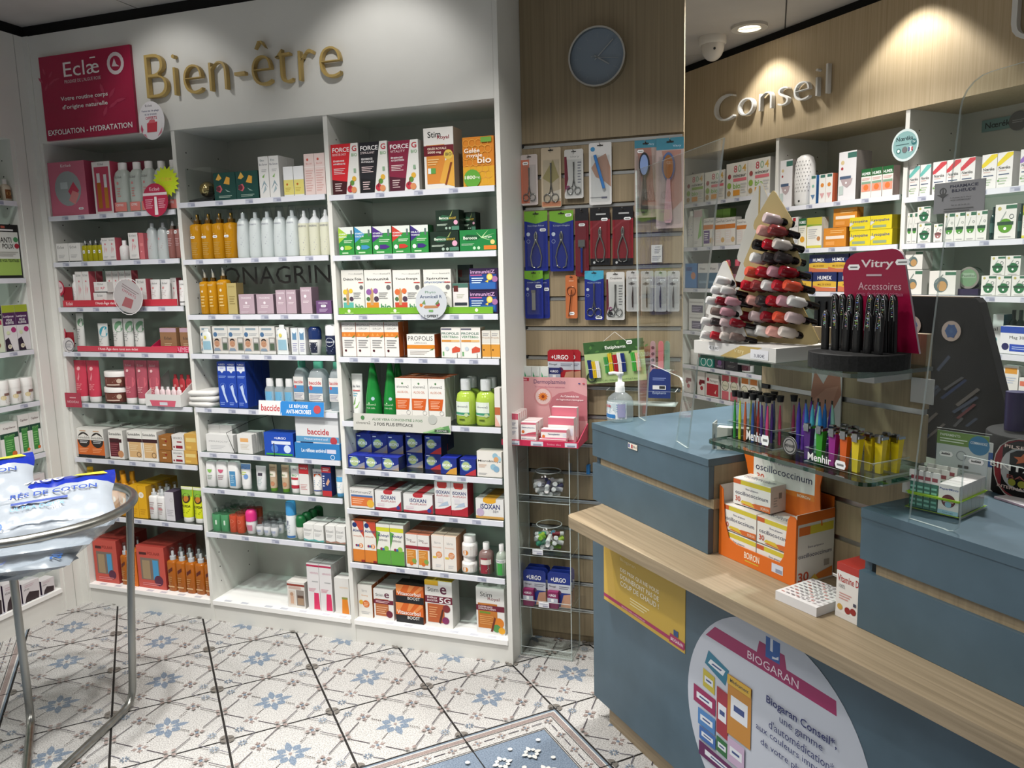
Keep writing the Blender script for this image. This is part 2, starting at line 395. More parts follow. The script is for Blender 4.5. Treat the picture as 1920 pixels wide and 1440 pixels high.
B3 = bay('W', 1.376, 2.022, [1.747, 1.528, 1.309, 1.15, 0.903, 0.715, 0.556, 0.336], .095, 'white shelving bay at right end beside wood column', (False, False))
K1 = bay('K', -.055, .596, [1.787, 1.558, 1.341, 1.112, 0.925, 0.767], .1, 'white shelving bay behind the column under white letters')
K2 = bay('K', .614, 1.258, [1.715, 1.524, 1.334, 1.112, 0.925, 0.767], .1, 'white shelving bay behind the nail polish trees', (False, True))
K3 = bay('K', 1.276, 1.92, [1.7, 1.524, 1.328, 1.128, 0.929, 0.767], .1, 'white shelving bay at picture right edge', (False, True))
L1 = bay('L', -.77, -.108, [1.787, 1.475, 1.177, 0.957, 0.733, 0.5], .112, 'white shelving bay on the left wall', (True, True), 2.035, .30)
mb = MB(); mb.box(2.0225, 2.040, .0, .262, 0, 2.5, 'white_lam'); tag(mb.obj('end_panel'), 'tall white end panel between shelves and wood column', 'panel')

# ------------------------------------------------------------------ wood column with slat wall
WC = .24
mb = MB(); mb.box(2.040, 2.622, WC+.012, WC+.03, 0, 2.5, 'wood_v'); col_ = struct(mb.obj('wall_column'))
mb = MB(); mb.box(2.041, 2.622, WC, WC+.012, 1.913, 2.5, 'wood_v'); mb.obj('panel', col_)
zs = [1.905-.1105*i for i in range(18)]
for i in range(17):
    z1 = zs[i]-.008; z0 = max(zs[i+1]+.006, 0)
    mb = MB(); mb.box(2.041, 2.622, WC, WC+.012, z0, z1, 'wood_v'); mb.obj('plank', col_)
    mb = MB(); mb.box(2.046, 2.618, WC+.003, WC+.0115, zs[i]-.008, zs[i]+.001, 'rail_al'); mb.box(2.046, 2.618, WC-.0015, WC+.003, zs[i]-.010, zs[i]-.0065, 'rail_al'); mb.box(2.041, 2.048, WC-.001, WC+.011, zs[i]-.007, zs[i]+.005, '1a1a1a'); mb.obj('rail', col_)

# ------------------------------------------------------------------ raised letters and signs
def letters(word, fr, u0, u1, z0, z1, dep, mat, label, off=.0, bold=.3, d0=0):
    # each letter a solid piece; the word is set from u0 to u1, z0..z1 is the cap height
    cu = bpy.data.curves.new('w', 'FONT'); ob = bpy.data.objects.new('w', cu)
    def bb(s):
        cu.body = s; me = bpy.data.meshes.new_from_object(ob); xs = [v.co.x for v in me.vertices]; ys = [v.co.y for v in me.vertices]; bpy.data.meshes.remove(me); return min(xs), max(xs), min(ys), max(ys)
    X0, X1, Y0, Y1 = bb(word); cap = bb('B')[3]
    sx = (u1-u0)/(X1-X0); sz = (z1-z0)/cap
    root = empty('sign_lettering', at(fr, u0, d0, z0), FR[fr][2]); tag(root, label, 'sign')
    for i, ch in enumerate(word):
        if ch == ' ': continue
        left = bb(word[:i+1])[1]; own = bb(ch); x = left-own[1]
        c2 = bpy.data.curves.new('l', 'FONT'); c2.body = ch; c2.extrude = .5; c2.offset = -.012+.02*bold; c2.resolution_u = 5
        o2 = bpy.data.objects.new('l', c2); me = bpy.data.meshes.new_from_object(o2); bpy.data.objects.remove(o2)
        for v in me.vertices:
            px, py, pz = v.co; v.co = ((px+x-X0)*sx, -(pz+.5)*dep-.004, py*sz)
        me.materials.clear(); me.materials.append(M(mat)); me.name = 'letter'; me.update()
        link('letter', me, root)
    bpy.data.objects.remove(ob); return root
letters('Bien-être', 'W', 0.596, 1.465, 2.147, 2.318, .02, 'b59a5c', 'gold raised letters on the white header', bold=-.6)
letters('Conseil', 'K', 0.199, 0.911, 2.157, 2.285, .022, 'dcdcda', 'white raised letters on the wood header', bold=-.6)
letters('U', 'K', 1.645, 1.86, 2.154, 2.34, .022, 'dcdcda', 'large white letter at top right corner', bold=-.6)
# pink brand board
x0, x1, z0, z1 = .056, .527, 2.033, 2.363
mb = MB(); mb.box(x0, x1, -.012, -.0004, z0, z1, 'a32345|s', None, '8a1c3a')
def sprig(x, y, s, c): return [leaf(x+s*dx, y+s*dy, a, 0, s*.5, s*.07, c) for dx, dy, a in ((0, 0, 1.2), (.25, .35, .6), (-.1, .5, 2.1), (.3, .8, 1.0), (.1, 1.0, 1.8), (.5, .6, .2))]
paint(mb, sprig(.04, .6, .18, 'b23a58')+sprig(.66, .22, .26, 'b23a58')+[('T', 'Eclæ', .27, .73, .39, .17, 'ece4e2'), ('R', .57, .905, .63, .92, 'ece4e2'), ('T', "PRODIGE DE L'ALGUE ROSE", .27, .655, .4, .04, 'dcc8cc'), ('C', .84, .81, .09, 'dccfd0'), ('C', .84, .81, .06, 'a32345'), ('P', [(.8, .78), (.83, .87), (.85, .8), (.88, .77)], 'dccfd0'), ('T', 'Votre routine corps', .21, .44, .52, .065, 'ece4e2', 1), ('T', "d'origine naturelle", .22, .34, .5, .065, 'ece4e2', 1), ('T', 'EXFOLIATION - HYDRATATION', .03, .06, .93, .065, 'f0eaea', 1)], flat(x0, z0, x1-x0, z1-z0, -.012), (x1-x0)/(z1-z0))
tag(mb.obj('brand_sign'), 'deep pink brand sign board at left of gold letters', 'sign')
def disc_sign(name, fr, u, z, r, d, ops, base, label, sx=1.0, thick=.002, edge=None, rot=0, tilt=0):
    mb = MB(); n = 32
    mb.prism([(r*sx*math.cos(2*PI*i/n), r*math.sin(2*PI*i/n)) for i in range(n)], 0, thick, base, edge or base)
    paint(mb, ops, flat(-r*sx, -r, 2*r*sx, 2*r, 0), sx)
    o = mb.obj(name, None, at(fr, u, d, z), FR[fr][2]); o.rotation_euler = (tilt, rot, FR[fr][2]+0); tag(o, label, 'sign'); return o
disc_sign('round_sign', 'W', 0.618, 2.067, .072, -.03, [('T', 'Eclaé', .3, .86, .26, .06, '555'), ('T', 'Votre sac de plage', .14, .72, .68, .06, '557', 1), ('T', 'et sa trousse', .26, .64, .46, .05, '557'), ('T', 'OFFERTS', .28, .53, .44, .075, 'c03050', 1), ('P', [(.3, .2), (.68, .2), (.72, .46), (.32, .44)], 'c8404e'), ('P', [(.36, .44), (.44, .52), (.62, .52), (.66, .44)], 'd86a74'), ('P', [(.7, .08), (.9, .3), (.86, .16)], 'd08090'), ('P', [(.06, .3), (.1, .42), (.16, .28), (.1, .18)], 'c04a68'), ('P', [(.14, .16), (.3, .05), (.24, .16)], 'd08090')], 'e6e2e4', 'round white offer sign hanging below pink board', .86)
disc_sign('round_sign', 'W', 1.768, 1.351, 0.061, -.012, [('T', 'Phyto', .32, .74, .34, .09, '4a7a5a'), ('T', 'Aromicell R', .15, .62, .7, .09, '3a4a6a', 1), ('P', [(.25, .36), (.3, .32), (.7, .33), (.74, .37), (.7, .41), (.3, .41)], 'a87a54'), ('C', .18, .42, .05, 'c8742a'), ('C', .72, .44, .06, 'a02a3a'), ('P', [(.2, .46), (.3, .58), (.32, .44)], '6a8a54'), ('P', [(.62, .44), (.75, .58), (.74, .44)], '5a7a4a'), ('R', .42, .22, .56, .28, '6a9a5a'), ('T', '1 OFFERT', .28, .06, .44, .08, '333', 1)], 'bcc0c4', 'round grey offer sign clipped to green strip')
disc_sign('round_sign', 'W', 0.593, 1.767, .065, -.02, [('T', 'Eclaé', .3, .78, .4, .1, 'e8c8d0'), ('R', .02, .64, .98, .72, 'e0d0d4'), ('P', [(.44, .06), (.58, .06), (.56, .6), (.47, .6)], 'e8e0e0'), ('L', .1, .25, .4, .55, 5, 'e0a0b0'), ('L', .62, .25, .9, .55, 5, 'e0a0b0')], 'b02848', 'round red talker beside yellow starburst', .95)
# starburst price
mb = MB(); pts = []
for i in range(36):
    r = .062 if i % 2 else .047; pts.append((r*1.05*math.cos(PI*i/18), r*math.sin(PI*i/18)))
mb.prism(pts, 0, .001, 'c8dc28|m'); paint(mb, [('T', '17,90€', .25, .5, .5, .14, 'e0c040', 1), ('T', 'le lot', .32, .3, .36, .12, 'd8d030', 1)], flat(-.062, -.062, .124, .124), 1)
tag(mb.obj('price_star', None, (0.642, -.008, 1.836)), 'fluorescent yellow starburst price card on top shelf', 'sign')
# lettering on the back of the middle bay, tall shelf
mb = MB(); q0, q1 = (0.824, 1.427), (1.377, 1.496)
paint(mb, [('T', 'ONAGRINE', 0, 0, 1, 1, '1a1714')], lambda a, b, k: (q0[0]+a*(q1[0]-q0[0]), 0, q0[1]+b*(q1[1]-q0[1])), 1)
V_ = mb; V_.box(q0[0], 1.355, .001, .002, q0[1]-.012, 1.5, 'acrylic'); tag(V_.obj('brand_sign', None, (0, .062, 0)), 'large black lettering on the back behind lilac boxes', 'sign')

# ------------------------------------------------------------------ product kinds
TP = {}
def B(k, name, cat, desc, front, ops, side=None, top=None, sops=None, tops=None): TP[k] = dict(t='box', name=name, cat=cat, desc=desc, front=front, side=side or front, top=top or front, ops=ops, sops=sops, tops=tops)
def V(k, name, cat, desc, shape, mats, ops=()): TP[k] = dict(t='loft', name=name, cat=cat, desc=desc, shape=shape, mats=mats, ops=ops)
SHP = {   # body profile, then (part name, profile) in fractions of height / half width / half depth
 'tube': ([(.13, .8, .8), (.2, .85, .78), (.6, .94, .5), (.92, 1, .12), (1, 1, .05)], [('cap', [(0, .74, .74), (.01, .78, .78), (.13, .78, .78)])], 2),
 'tubeup': ([(0, 1, .05), (.08, 1, .12), (.4, .94, .5), (.8, .85, .78), (.86, .5, .5)], [('cap', [(.86, .5, .5), (1, .46, .46)])], 2),
 'bottle': ([(0, .88, .88), (.02, 1, 1), (.6, 1, 1), (.7, .86, .86), (.78, .42, .42)], [('cap', [(.77, .44, .44), (.99, .44, .44), (1, .4, .4)])], 2.3),
 'jerry': ([(0, .9, .9), (.02, 1, 1), (.7, 1, 1), (.8, .82, .82), (.86, .5, .5)], [('cap', [(.85, .54, .54), (.99, .54, .54), (1, .5, .5)])], 3.2),
 'spray': ([(0, .92, .92), (.02, 1, 1), (.66, 1, 1), (.7, .9, .9), (.72, .55, .55)], [('collar', [(.72, .56, .56), (.8, .56, .56)]), ('nozzle', [(.8, .24, .24), (.9, .24, .24), (.92, .2, .2)]), ('clear_cap', [(.72, .62, .62), (.99, .5, .5), (1, .46, .46)])], 3),
 'cone': ([(0, .95, .95), (.03, 1, 1), (.35, .98, .98), (.7, .82, .82), (.78, .55, .55)], [('nozzle', [(.78, .3, .3), (.9, .26, .26)]), ('clear_cap', [(.74, .8, .8), (.98, .5, .5), (1, .45, .45)])], 2.4),
 'foam': ([(0, .97, .97), (.02, 1, 1), (.66, 1, 1), (.68, .98, .98)], [('pump', [(.68, .98, .98), (.74, .9, .9), (.79, .55, .55), (.83, .3, .3), (.95, .22, .22)]), ('clear_cap', [(.68, 1, 1), (.98, .98, .98), (1, .9, .9)])], 2.3),
 'roll': ([(0, .66, .66), (.03, .74, .74), (.4, .98, .98), (.55, .92, .92)], [('cap', [(.55, 1, 1), (.85, 1, 1), (.95, .86, .86), (1, .6, .6)])], 2),
 'jar': ([(0, .93, .93), (.04, .97, .97), (.66, .97, .97)], [('lid', [(.66, 1, 1), (.98, 1, 1), (1, .96, .96)])], 2),
 'can': ([(0, .95, .95), (.02, 1, 1), (.62, 1, 1), (.65, .92, .92)], [('cap', [(.64, 1, 1), (.96, .97, .97), (1, .84, .84)])], 2),
 'stick': ([(0, .9, .8), (.03, 1, .9), (.72, 1, .9), (.74, .98, .9)], [('cap', [(.74, .96, .86), (.9, .9, .8), (.98, .66, .6), (1, .4, .36)])], 2.4),
 'pill': ([(0, .95, .95), (.03, 1, 1), (.6, 1, 1), (.68, .8, .8), (.7, .72, .72)], [('cap', [(.7, .8, .8), (.98, .8, .8), (1, .76, .76)])], 2),
 'flat': ([(0, .82, .82), (.04, .95, .95), (.5, 1, 1), (.93, 1, .9), (1, .82, .7)], [], 4),
 'drop': ([(0, .92, .92), (.05, 1, 1), (.4, .86, .86), (.75, .5, .5), (.95, .3, .3), (1, .2, .2)], [], 2.2),
 'gelb': ([(0, .94, .94), (.03, 1, 1), (.62, 1, 1), (.74, .7, .7)], [('cap', [(.74, .72, .72), (.9, .72, .72), (1, .66, .66)])], 2.6),
 'liquid': ([(0, .93, .93), (.03, 1, 1), (.5, 1, 1), (.66, .85, .85), (.72, .5, .5)], [('cap', [(.74, .5, .5), (.96, .5, .5), (.98, .46, .46)]), ('clear_cap', [(.7, .66, .66), (.99, .6, .6), (1, .56, .56)])], 2),
}
MESHC = {}
def lerp_prof(prof, z):
    for i in range(len(prof)-1):
        if prof[i][0] <= z <= prof[i+1][0]:
            t = (z-prof[i][0])/(prof[i+1][0]-prof[i][0]+1e-9); return [prof[i][j]+(prof[i+1][j]-prof[i][j])*t for j in (1, 2)]
    q = prof[0] if z < prof[0][0] else prof[-1]; return [q[1], q[2]]
def kind_meshes(k, w, h, d):
    key = (k, round(w, 3), round(h, 3), round(d, 3))
    if key in MESHC: return MESHC[key]
    t = TP[k]; parts = []; mb = MB()
    if t['t'] == 'box':
        mb.box(-w/2, w/2, 0, d, 0, h, t['front'], t['top'], t['side'])
        paint(mb, t['ops'], flat(-w/2, 0, w, h), w/h)
        if t['sops']: paint(mb, t['sops'], lambda a, b, q: (w/2+.00012*q, a*d, b*h), d/h)
        if t['tops']: paint(mb, t['tops'], topflat(-w/2, 0, w, d, h), w/d)
    else:
        prof, pts, p = SHP[t['shape']]; W = w/2; D = d/2; ms = t['mats']; sg = 24 if p > 2 else 20
        mb.loft([(z*h, a*W, b*D) for z, a, b in prof], ms[0], 0, D, sg, p)
        def fn(a, b, q):
            aw, bw = lerp_prof(prof, b); x = (2*a-1); e = .0003*q
            if p >= 3: return ((aw*W)*x*.86, D-(bw*D+.0004+e)*(1-.04*x*x), b*h)
            th = x*1.15
            return ((aw*W+e)*math.sin(th), D-(bw*D+.0006+e)*(abs(math.cos(th))**(2/p if p > 2 else 1)), b*h)
        paint(mb, t['ops'], fn, w/h, True)
        for i, (pn, pp) in enumerate(pts):
            c = MB(); mt = ms[min(i+1, len(ms)-1)]
            c.loft([(z*h, a*W, b*D) for z, a, b in pp], mt, 0, D, 16, 2); parts.append((pn, c.mesh(pn)))
    MESHC[key] = (mb.mesh(t['name']), parts); return MESHC[key]
ORD = ['first', 'second', 'third', 'fourth', 'fifth', 'sixth', 'seventh', 'eighth']
NUM = ['zero', 'one', 'two', 'three', 'four', 'five', 'six', 'seven', 'eight']
def put(k, fr, u, d, z, w, h, dep, label, group=None, rot=0):
    t = TP[k]; me, parts = kind_meshes(k, w, h, dep)
    o = link(t['name'], me, None, at(fr, u, d, z+.0004), FR[fr][2]+rot)
    tag(o, label, t['cat'], group)
    for pn, pm in parts: link(pn, pm, o)
    return o
def row(fr, k, u0, u1, d, z, h, n=1, rows=1, dep=.05, ex='', lift=0, gap=.0015, rot=0, wmax=0):
    t = TP[k]; w = (u1-u0)/n-gap; ds = t['desc']+((' '+ex) if ex else '')
    for r in range(rows):
        for i in range(n):
            if n == 1: lb = ds
            elif n == 2: lb = ds+(', left of the two' if i == 0 else ', right of the two')
            elif i == 0: lb = ds+', leftmost of '+NUM[n]
            elif i == n-1: lb = ds+', rightmost of '+NUM[n]
            else: lb = ds+', '+ORD[i]+' from left of '+NUM[n]
            if rows > 1: lb += ', front row' if r == 0 else ', '+ORD[r]+' row back'
            j = random.uniform(-.012, .012)
            put(k, fr, u0+(u1-u0)*(i+.5)/n, d+r*(dep+.003)+random.uniform(0, .002), z+lift, w, h, dep, lb, t['desc']+' set' if n*rows > 1 else None, rot+j*(dep < .05))

w_, k_, pk, rd = 'e4e2de', '222', 'c8576a', 'b3202c'
# --- left bay
B('giftpink', 'gift_box', 'box', 'pink gift box with round window of tubes', 'c56a80', [('C', .5, .5, .36, '99a0a0'), ('P', [(.5, .45), (.62, .3), (.8, .45), (.66, .62)], 'c4455c'), ('P', [(.5, .28), (.66, .2), (.8, .4), (.62, .46)], 'd98a8a'), ('R', .3, .5, .5, .62, 'b9c2c2'), ('T', 'Eclaé', .36, .9, .28, .05, 'eee'), ('S', .74, .1, .14, .04)], 'a8455e', 'd0809a')
B('giftset', 'gift_box', 'box', 'white gift box with rose window and amber vials', 'd8d2d0', [('R', .1, .04, .9, .9, 'b04058'), ('R', .2, .1, .42, .6, 'a8641e'), ('R', .22, .6, .4, .78, 'cfcfcf'), ('R', .58, .1, .78, .5, 'b2742a'), ('R', .6, .5, .76, .75, 'cfcfcf'), ('T', 'Eclaé', .35, .93, .3, .04, '777')], 'b9475e')
V('lotion', 'lotion_bottle', 'bottle', 'tall pale lotion bottle with white cap', 'jerry', ['frost_g', 'e8e4e2'], [('T', 'Eclaé', .15, .68, .6, .05, '888'), ('C', .4, .58, .09, 'd98a8a'), ('L', .3, .3, .6, .5, 4, 'd0908a'), ('R', 0, .02, 1, .2, 'd98078'), ('T', 'OFFRE', .15, .12, .6, .05, 'eee')])
B('ecl2', 'cream_box', 'box', 'small white cream box with grey base', 'dedcd8', [('T', 'Eclaé', .12, .72, .55, .14, '777'), ('L', .15, .2, .7, .4, 3, 'aaa'), ('R', 0, 0, 1, .04, '444')])
V('oilvial', 'oil_bottle', 'bottle', 'small yellow-green oil bottle with silver cap', 'spray', ['oilgreen', 'c8c8c4|c', 'ccc', 'capclear'], [('S', .3, .35, .5, .14)])
B('ecl_t', 'serum_box', 'box', 'white serum box with sprig', 'dcd9d6', [('T', 'Eclaé', .12, .86, .7, .07, '777'), ('C', .5, .72, .12, 'd08088'), ('P', [(.3, .3), (.5, .5), (.45, .66), (.35, .5)], 'd9a0a4'), ('P', [(.55, .35), (.75, .5), (.6, .58)], 'd9a0a4'), ('L', .2, .1, .8, .2, 3, 'bbb'), ('R', 0, 0, 1, .03, '444')], 'c65c68')
B('ecl_p', 'serum_box', 'box', 'narrow coral serum box', 'c86a70', [('R', .2, .5, .8, .62, 'd88'), ('C', .4, .3, .12, 'e8b0b0')], 'b85560')
V('dropper', 'dropper_bottle', 'bottle', 'small white dropper bottle', 'bottle', ['e6e4e2', 'eee'], [('L', .2, .2, .8, .5, 4, 'c99')])
V('rose_b', 'spray_bottle', 'bottle', 'rose-brown square spray bottle with clear cap', 'spray', ['rosefluid', 'c8b0a0|c', 'ccc', 'capclear'], [('L', .2, .3, .8, .5, 5, 'b99'), ('S', .1, .6, .5, .08)])
V('clear_l', 'lotion_bottle', 'bottle', 'clear lotion bottle with white spout', 'cone', ['frost', 'e8e8e8', 'capclear'], [('C', .35, .5, .08, 'd99'), ('L', .25, .2, .7, .4, 4, 'b99')])
V('tubew', 'cream_tube', 'tube', 'white cream tube with dark ring', 'tube', ['dcdad8', 'e8e6e4'], [('T', 'Eclaé', .25, .82, .5, .06, '888'), ('C', .4, .68, .1, 'd09090'), ('L', .25, .35, .7, .6, 4, 'c9b8b8'), ('R', 0, .14, 1, .17, '555')])
B('ecl_flat', 'cream_box', 'box', 'flat white cream box with pink sprig', 'dcd9d6', [('T', 'Eclaé', .3, .7, .4, .18, '777'), ('C', .55, .42, .06, 'd08088'), ('L', .1, .2, .4, .5, 3, 'c99'), ('P', [(.6, .2), (.85, .5), (.7, .55)], 'd99aa0'), ('R', 0, 0, 1, .08, '444')])
B('ecl_s', 'cream_box', 'box', 'white cream box with pink dot and sprig', 'dcd9d6', [('T', 'Eclaé', .15, .84, .65, .09, '777'), ('C', .5, .62, .13, 'd08088'), ('P', [(.35, .25), (.6, .45), (.5, .55)], 'd9a0a4'), ('L', .2, .08, .75, .2, 3, 'bbb')], 'b85560')
V('tubegreen', 'cream_tube', 'tube', 'white tube with large green spot', 'tube', ['d8d8d4', 'e8e6e4'], [('C', .72, .76, .42, '6f9a78'), ('L', .15, .3, .6, .6, 5, '999')])
V('tubeteal', 'cream_tube', 'tube', 'white tube with large teal spot', 'tube', ['d8d8d4', 'e8e6e4'], [('C', .7, .7, .42, '3f98ac'), ('L', .15, .25, .6, .5, 4, '999')])
B('kraft', 'pouch', 'pouch', 'kraft pouch with floral pink top', '8f6a4c', [('R', 0, .8, 1, 1, 'b99aa8'), ('T', 'Eclaé', .25, .45, .45, .13, '333'), ('L', .25, .15, .7, .3, 2, 'c9b090')])
V('tubered', 'cream_tube', 'tube', 'coral red tube with white cap', 'tube', ['c73f54', 'e6e2e0'], [('C', .45, .8, .12, 'e8b0b0'), ('P', [(.4, .55), (.5, .72), (.55, .6), (.48, .5)], 'e08a94'), ('L', .3, .28, .7, .45, 4, 'de8a90')])
V('tuberose', 'cream_tube', 'tube', 'dusty rose tube with pink swoosh and white cap', 'tube', ['a8505e', 'e6e2e0'], [('C', .62, .5, .4, 'c4606c'), ('T', 'Eclaé', .25, .86, .45, .05, 'd9b0b4'), ('C', .42, .76, .1, 'e0b8b8'), ('L', .3, .25, .7, .4, 4, 'dba0a4')])
V('jarbrown', 'jar', 'jar', 'brown scrub jar with white lid', 'jar', ['5a2f28', 'e4e0dc'], [('R', .05, .1, .95, .6, '6a3a30'), ('C', .84, .4, .09, 'c9b4a0'), ('R', .35, .12, .85, .2, 'd0b8a8'), ('L', .3, .3, .75, .55, 3, 'b09080')])
B('sunA', 'supplement_box', 'box', 'white box with orange half and black arc', 'e2dfd8', [('R', 0, .08, 1, .6, 'cd6526'), ('C', .5, .6, .46, '2a2421'), ('P', [(.04, .6), (.96, .6), (.9, .72), (.5, .82), (.1, .72)], 'e2dfd8'), ('T', 'Sunsublim', .08, .64, .84, .09, '444'), ('L', .2, .48, .8, .58, 2, 'ddd'), ('L', .1, .15, .8, .32, 3, 'eda070'), ('R', 0, 0, 1, .08, '1d1d22'), ('R', .25, .9, .7, .93, 'c9a07a')], 'b8b6b2', 'd8d6d0')
B('sunB', 'supplement_box', 'box', 'white box with dark maroon print', 'e2dfd8', [('T', 'Sunsublim', .04, .83, .84, .09, '2a2a2a', 1), ('R', .05, .08, .72, .72, '5c2028'), ('L', .1, .12, .65, .55, 6, '8a4a50'), ('R', .05, .58, .9, .7, '3c1a20'), ('C', .78, .18, .2, 'c08a60')], 'c4c2bc', 'd8d6d0')
B('sunC', 'supplement_box', 'box', 'white box with beige panel and brown band', 'e2dfd8', [('T', 'Sunsublim', .04, .84, .84, .09, '2a2a2a', 1), ('R', .08, .1, .9, .66, 'd0aa78'), ('R', 0, .62, 1, .74, '3c2024'), ('L', .15, .3, .7, .55, 4, 'e0c8a0'), ('O', .72, .2, .15, .03, '5a3a28')], 'c4c2bc', 'd8d6d0')
B('brownbx', 'supplement_box', 'box', 'bronze brown box with white flash', '94602c', [('P', [(.45, .65), (.7, .7), (.6, .5)], '8a2020'), ('R', .25, .75, .6, .8, 'd0b088'), ('R', .3, .3, .6, .4, 'd8c0a0')], '7a4c20')
B('oenob', 'supplement_box', 'box', 'white box with small dark red bars', 'd8d5d0', [('T', 'OENOBIOL', .1, .72, .8, .14, '555'), ('R', .4, .5, .8, .58, '8a2030'), ('R', .3, .12, .85, .3, '8a2030'), ('C', .15, .2, .07, '8a2030')], 'c0bcb8')
B('yelbx', 'supplement_box', 'box', 'golden yellow box with pale label', 'c69a48', [('R', .1, .5, .9, .75, 'd8c078'), ('R', .1, .1, .5, .25, 'd8b458')], 'b8742e', 'cda860')
V('tubeyel', 'sunscreen_tube', 'tube', 'yellow sunscreen tube with pale oval', 'tubeup', ['d9a81a', 'd9a81a'], [('C', .5, .3, .3, 'e8e2d0'), ('R', 0, .88, 1, .95, '8a7a20')])
V('botorange', 'sunscreen_bottle', 'bottle', 'orange-yellow sunscreen spray bottle', 'bottle', ['d08e1a', 'd08e1a'], [('C', .5, .4, .3, 'e8e0c8')])
B('yelbox', 'sunscreen_box', 'box', 'bright yellow sunscreen box with white dot', 'dba51c', [('C', .4, .72, .3, 'e8e4da'), ('T', '50', .25, .68, .3, .08, 'c99018'), ('L', .15, .1, .8, .3, 3, 'c08a10')], 'b8881a', 'c9991a')
V('sprayw', 'spray_bottle', 'bottle', 'white pump spray bottle with clear cap', 'spray', ['dcdad8', 'e0e0e0', 'e8e8e8', 'capclear'], [('L', .15, .15, .8, .55, 6, 'b0a0a0'), ('R', .2, .3, .7, .36, 'c08080')])
B('darkside', 'sunscreen_box', 'box', 'pale lilac box with dark side', 'cfccd0', [('L', .15, .15, .85, .4, 4, 'a9a6ac'), ('O', .7, .72, .16, .02, '888')], '3a3040', '4a4050')
V('tubekiwi', 'sunscreen_tube', 'tube', 'yellow-green tube with sunset badge', 'tube', ['c9d01e', 'e8e6e4'], [('R', 0, .72, 1, .98, '7fae3a'), ('C', .5, .68, .34, '3a2a1a'), ('C', .5, .66, .2, 'b8742a'), ('T', 'KI POA', .15, .42, .7, .07, '2a3010', 1), ('L', .2, .25, .8, .38, 3, '7a8a10'), ('R', 0, .92, 1, 1, 'd8d8c0')])
B('coralgift', 'gift_box', 'box', 'coral gift box with open window and two bottles', 'c25246', [('R', .12, .2, .8, .72, '7a6a60'), ('R', .18, .22, .46, .66, 'a08a6a'), ('R', .56, .22, .76, .68, '4a96c4'), ('C', .74, .2, .16, '5a2840'), ('T', 'POLAAR', .4, .8, .45, .07, '8a3028'), ('R', .1, .79, .36, .85, '4a2020'), ('L', .15, .06, .8, .14, 2, 'd88')], '9c3a34', 'a84038')
B('orangebx', 'oil_box', 'box', 'bright orange oil box with brown flash', 'd86f1c', [('P', [(.3, .68), (.85, .8), (.85, .88), (.3, .76)], '5a2418'), ('T', 'Polysianes', .1, .55, .8, .06, 'f0a050'), ('L', .2, .1, .8, .3, 4, 'e89040')], 'b85a18')
V('amberoil', 'oil_bottle', 'bottle', 'amber oil bottle with clear spray cap', 'spray', ['amber2', 'd8d8d8', 'dcdcdc', 'capclear'], [('P', [(.25, .42), (.8, .5), (.8, .58), (.25, .5)], '5a2418'), ('R', .1, .1, .9, .13, 'd8b080'), ('L', .2, .22, .7, .36, 3, 'c08a50')])
# --- middle bay
B('floral', 'tea_box', 'box', 'dark green box with painted flowers', '12423c', [('P', [(.1, .35), (.28, .28), (.38, .4), (.3, .55), (.12, .5)], 'c25a64'), ('C', .2, .42, .1, '5a2430'), ('P', [(.45, .6), (.6, .85), (.75, .8), (.72, .55)], 'd9a03c'), ('P', [(.1, .75), (.25, .97), (.38, .8), (.25, .72)], 'd9a84a'), ('P', [(.5, .4), (.75, .28), (.6, .3)], '8aa49a'), ('L', .2, .08, .8, .18, 2, '9ab0a4')], '0c2e2a', '12423c')
B('bioserum', 'serum_box', 'box', 'tall white box with leafy branch print', 'e0dfdc', [('T', 'Eto', .2, .88, .4, .05, '5a7078'), ('T', 'Bio-Serum', .1, .78, .8, .05, '667'), ('P', [(.3, .5), (.6, .58), (.5, .48)], '7fae5a'), ('P', [(.15, .2), (.5, .42), (.85, .25), (.5, .34)], '8fa4ac'), ('P', [(.3, .1), (.6, .3), (.7, .2)], '9fb0b6'), ('L', .3, .62, .8, .7, 2, 'bbb')], 'd4d2ce')
B('biooil_y', 'oil_box', 'box', 'small box white above pale yellow', 'dedfe0', [('R', 0, .05, 1, .55, 'd8cc74'), ('C', .35, .4, .1, 'b86a28'), ('L', .15, .15, .7, .3, 3, 'b8a040')], 'cfcfc8')
B('biooil_p', 'oil_box', 'box', 'pale pink tall box with drop logo', 'dec9c4', [('C', .35, .86, .11, 'c4564a'), ('T', 'Bio-Oil', .2, .74, .55, .04, 'c4706a'), ('R', 0, .66, 1, .68, 'e8dcd8'), ('L', .12, .08, .85, .62, 9, 'cfa6a0')], 'c8b0ac')
V('amberbig', 'shower_oil_bottle', 'bottle', 'tall amber shower oil bottle with gold collar', 'spray', ['amber', 'b8862e|c', 'c8a050|c', 'capclear'], [('L', .2, .08, .85, .35, 7, 'b08a40'), ('C', .3, .5, .05, 'd8c090'), ('S', .15, .42, .5, .05)])
V('frosted', 'mist_bottle', 'bottle', 'frosted white mist bottle with clear cap', 'cone', ['frost', 'd8dcdc', 'capclear'], [('T', 'ONAGRINE', .12, .64, .7, .03, '889'), ('L', .15, .2, .75, .5, 7, '99a')])
V('foamp', 'foam_bottle', 'bottle', 'clear foam bottle with white pump dome', 'foam', ['frost_y', 'e6e6e6', 'capclear'], [('T', 'ONAGRINE', .12, .6, .75, .04, '667'), ('L', .2, .1, .8, .4, 6, '99a')])
V('amberspray', 'oil_bottle', 'bottle', 'slim amber dry oil bottle with clear spray cap', 'spray', ['amber', 'b8862e|c', 'c8c0b0', 'capclear'], [('C', .5, .5, .12, 'e0d0b0'), ('T', 'ONAGRINE', .15, .62, .7, .04, 'e0d0a0'), ('L', .3, .15, .8, .42, 4, 'd8b870')])
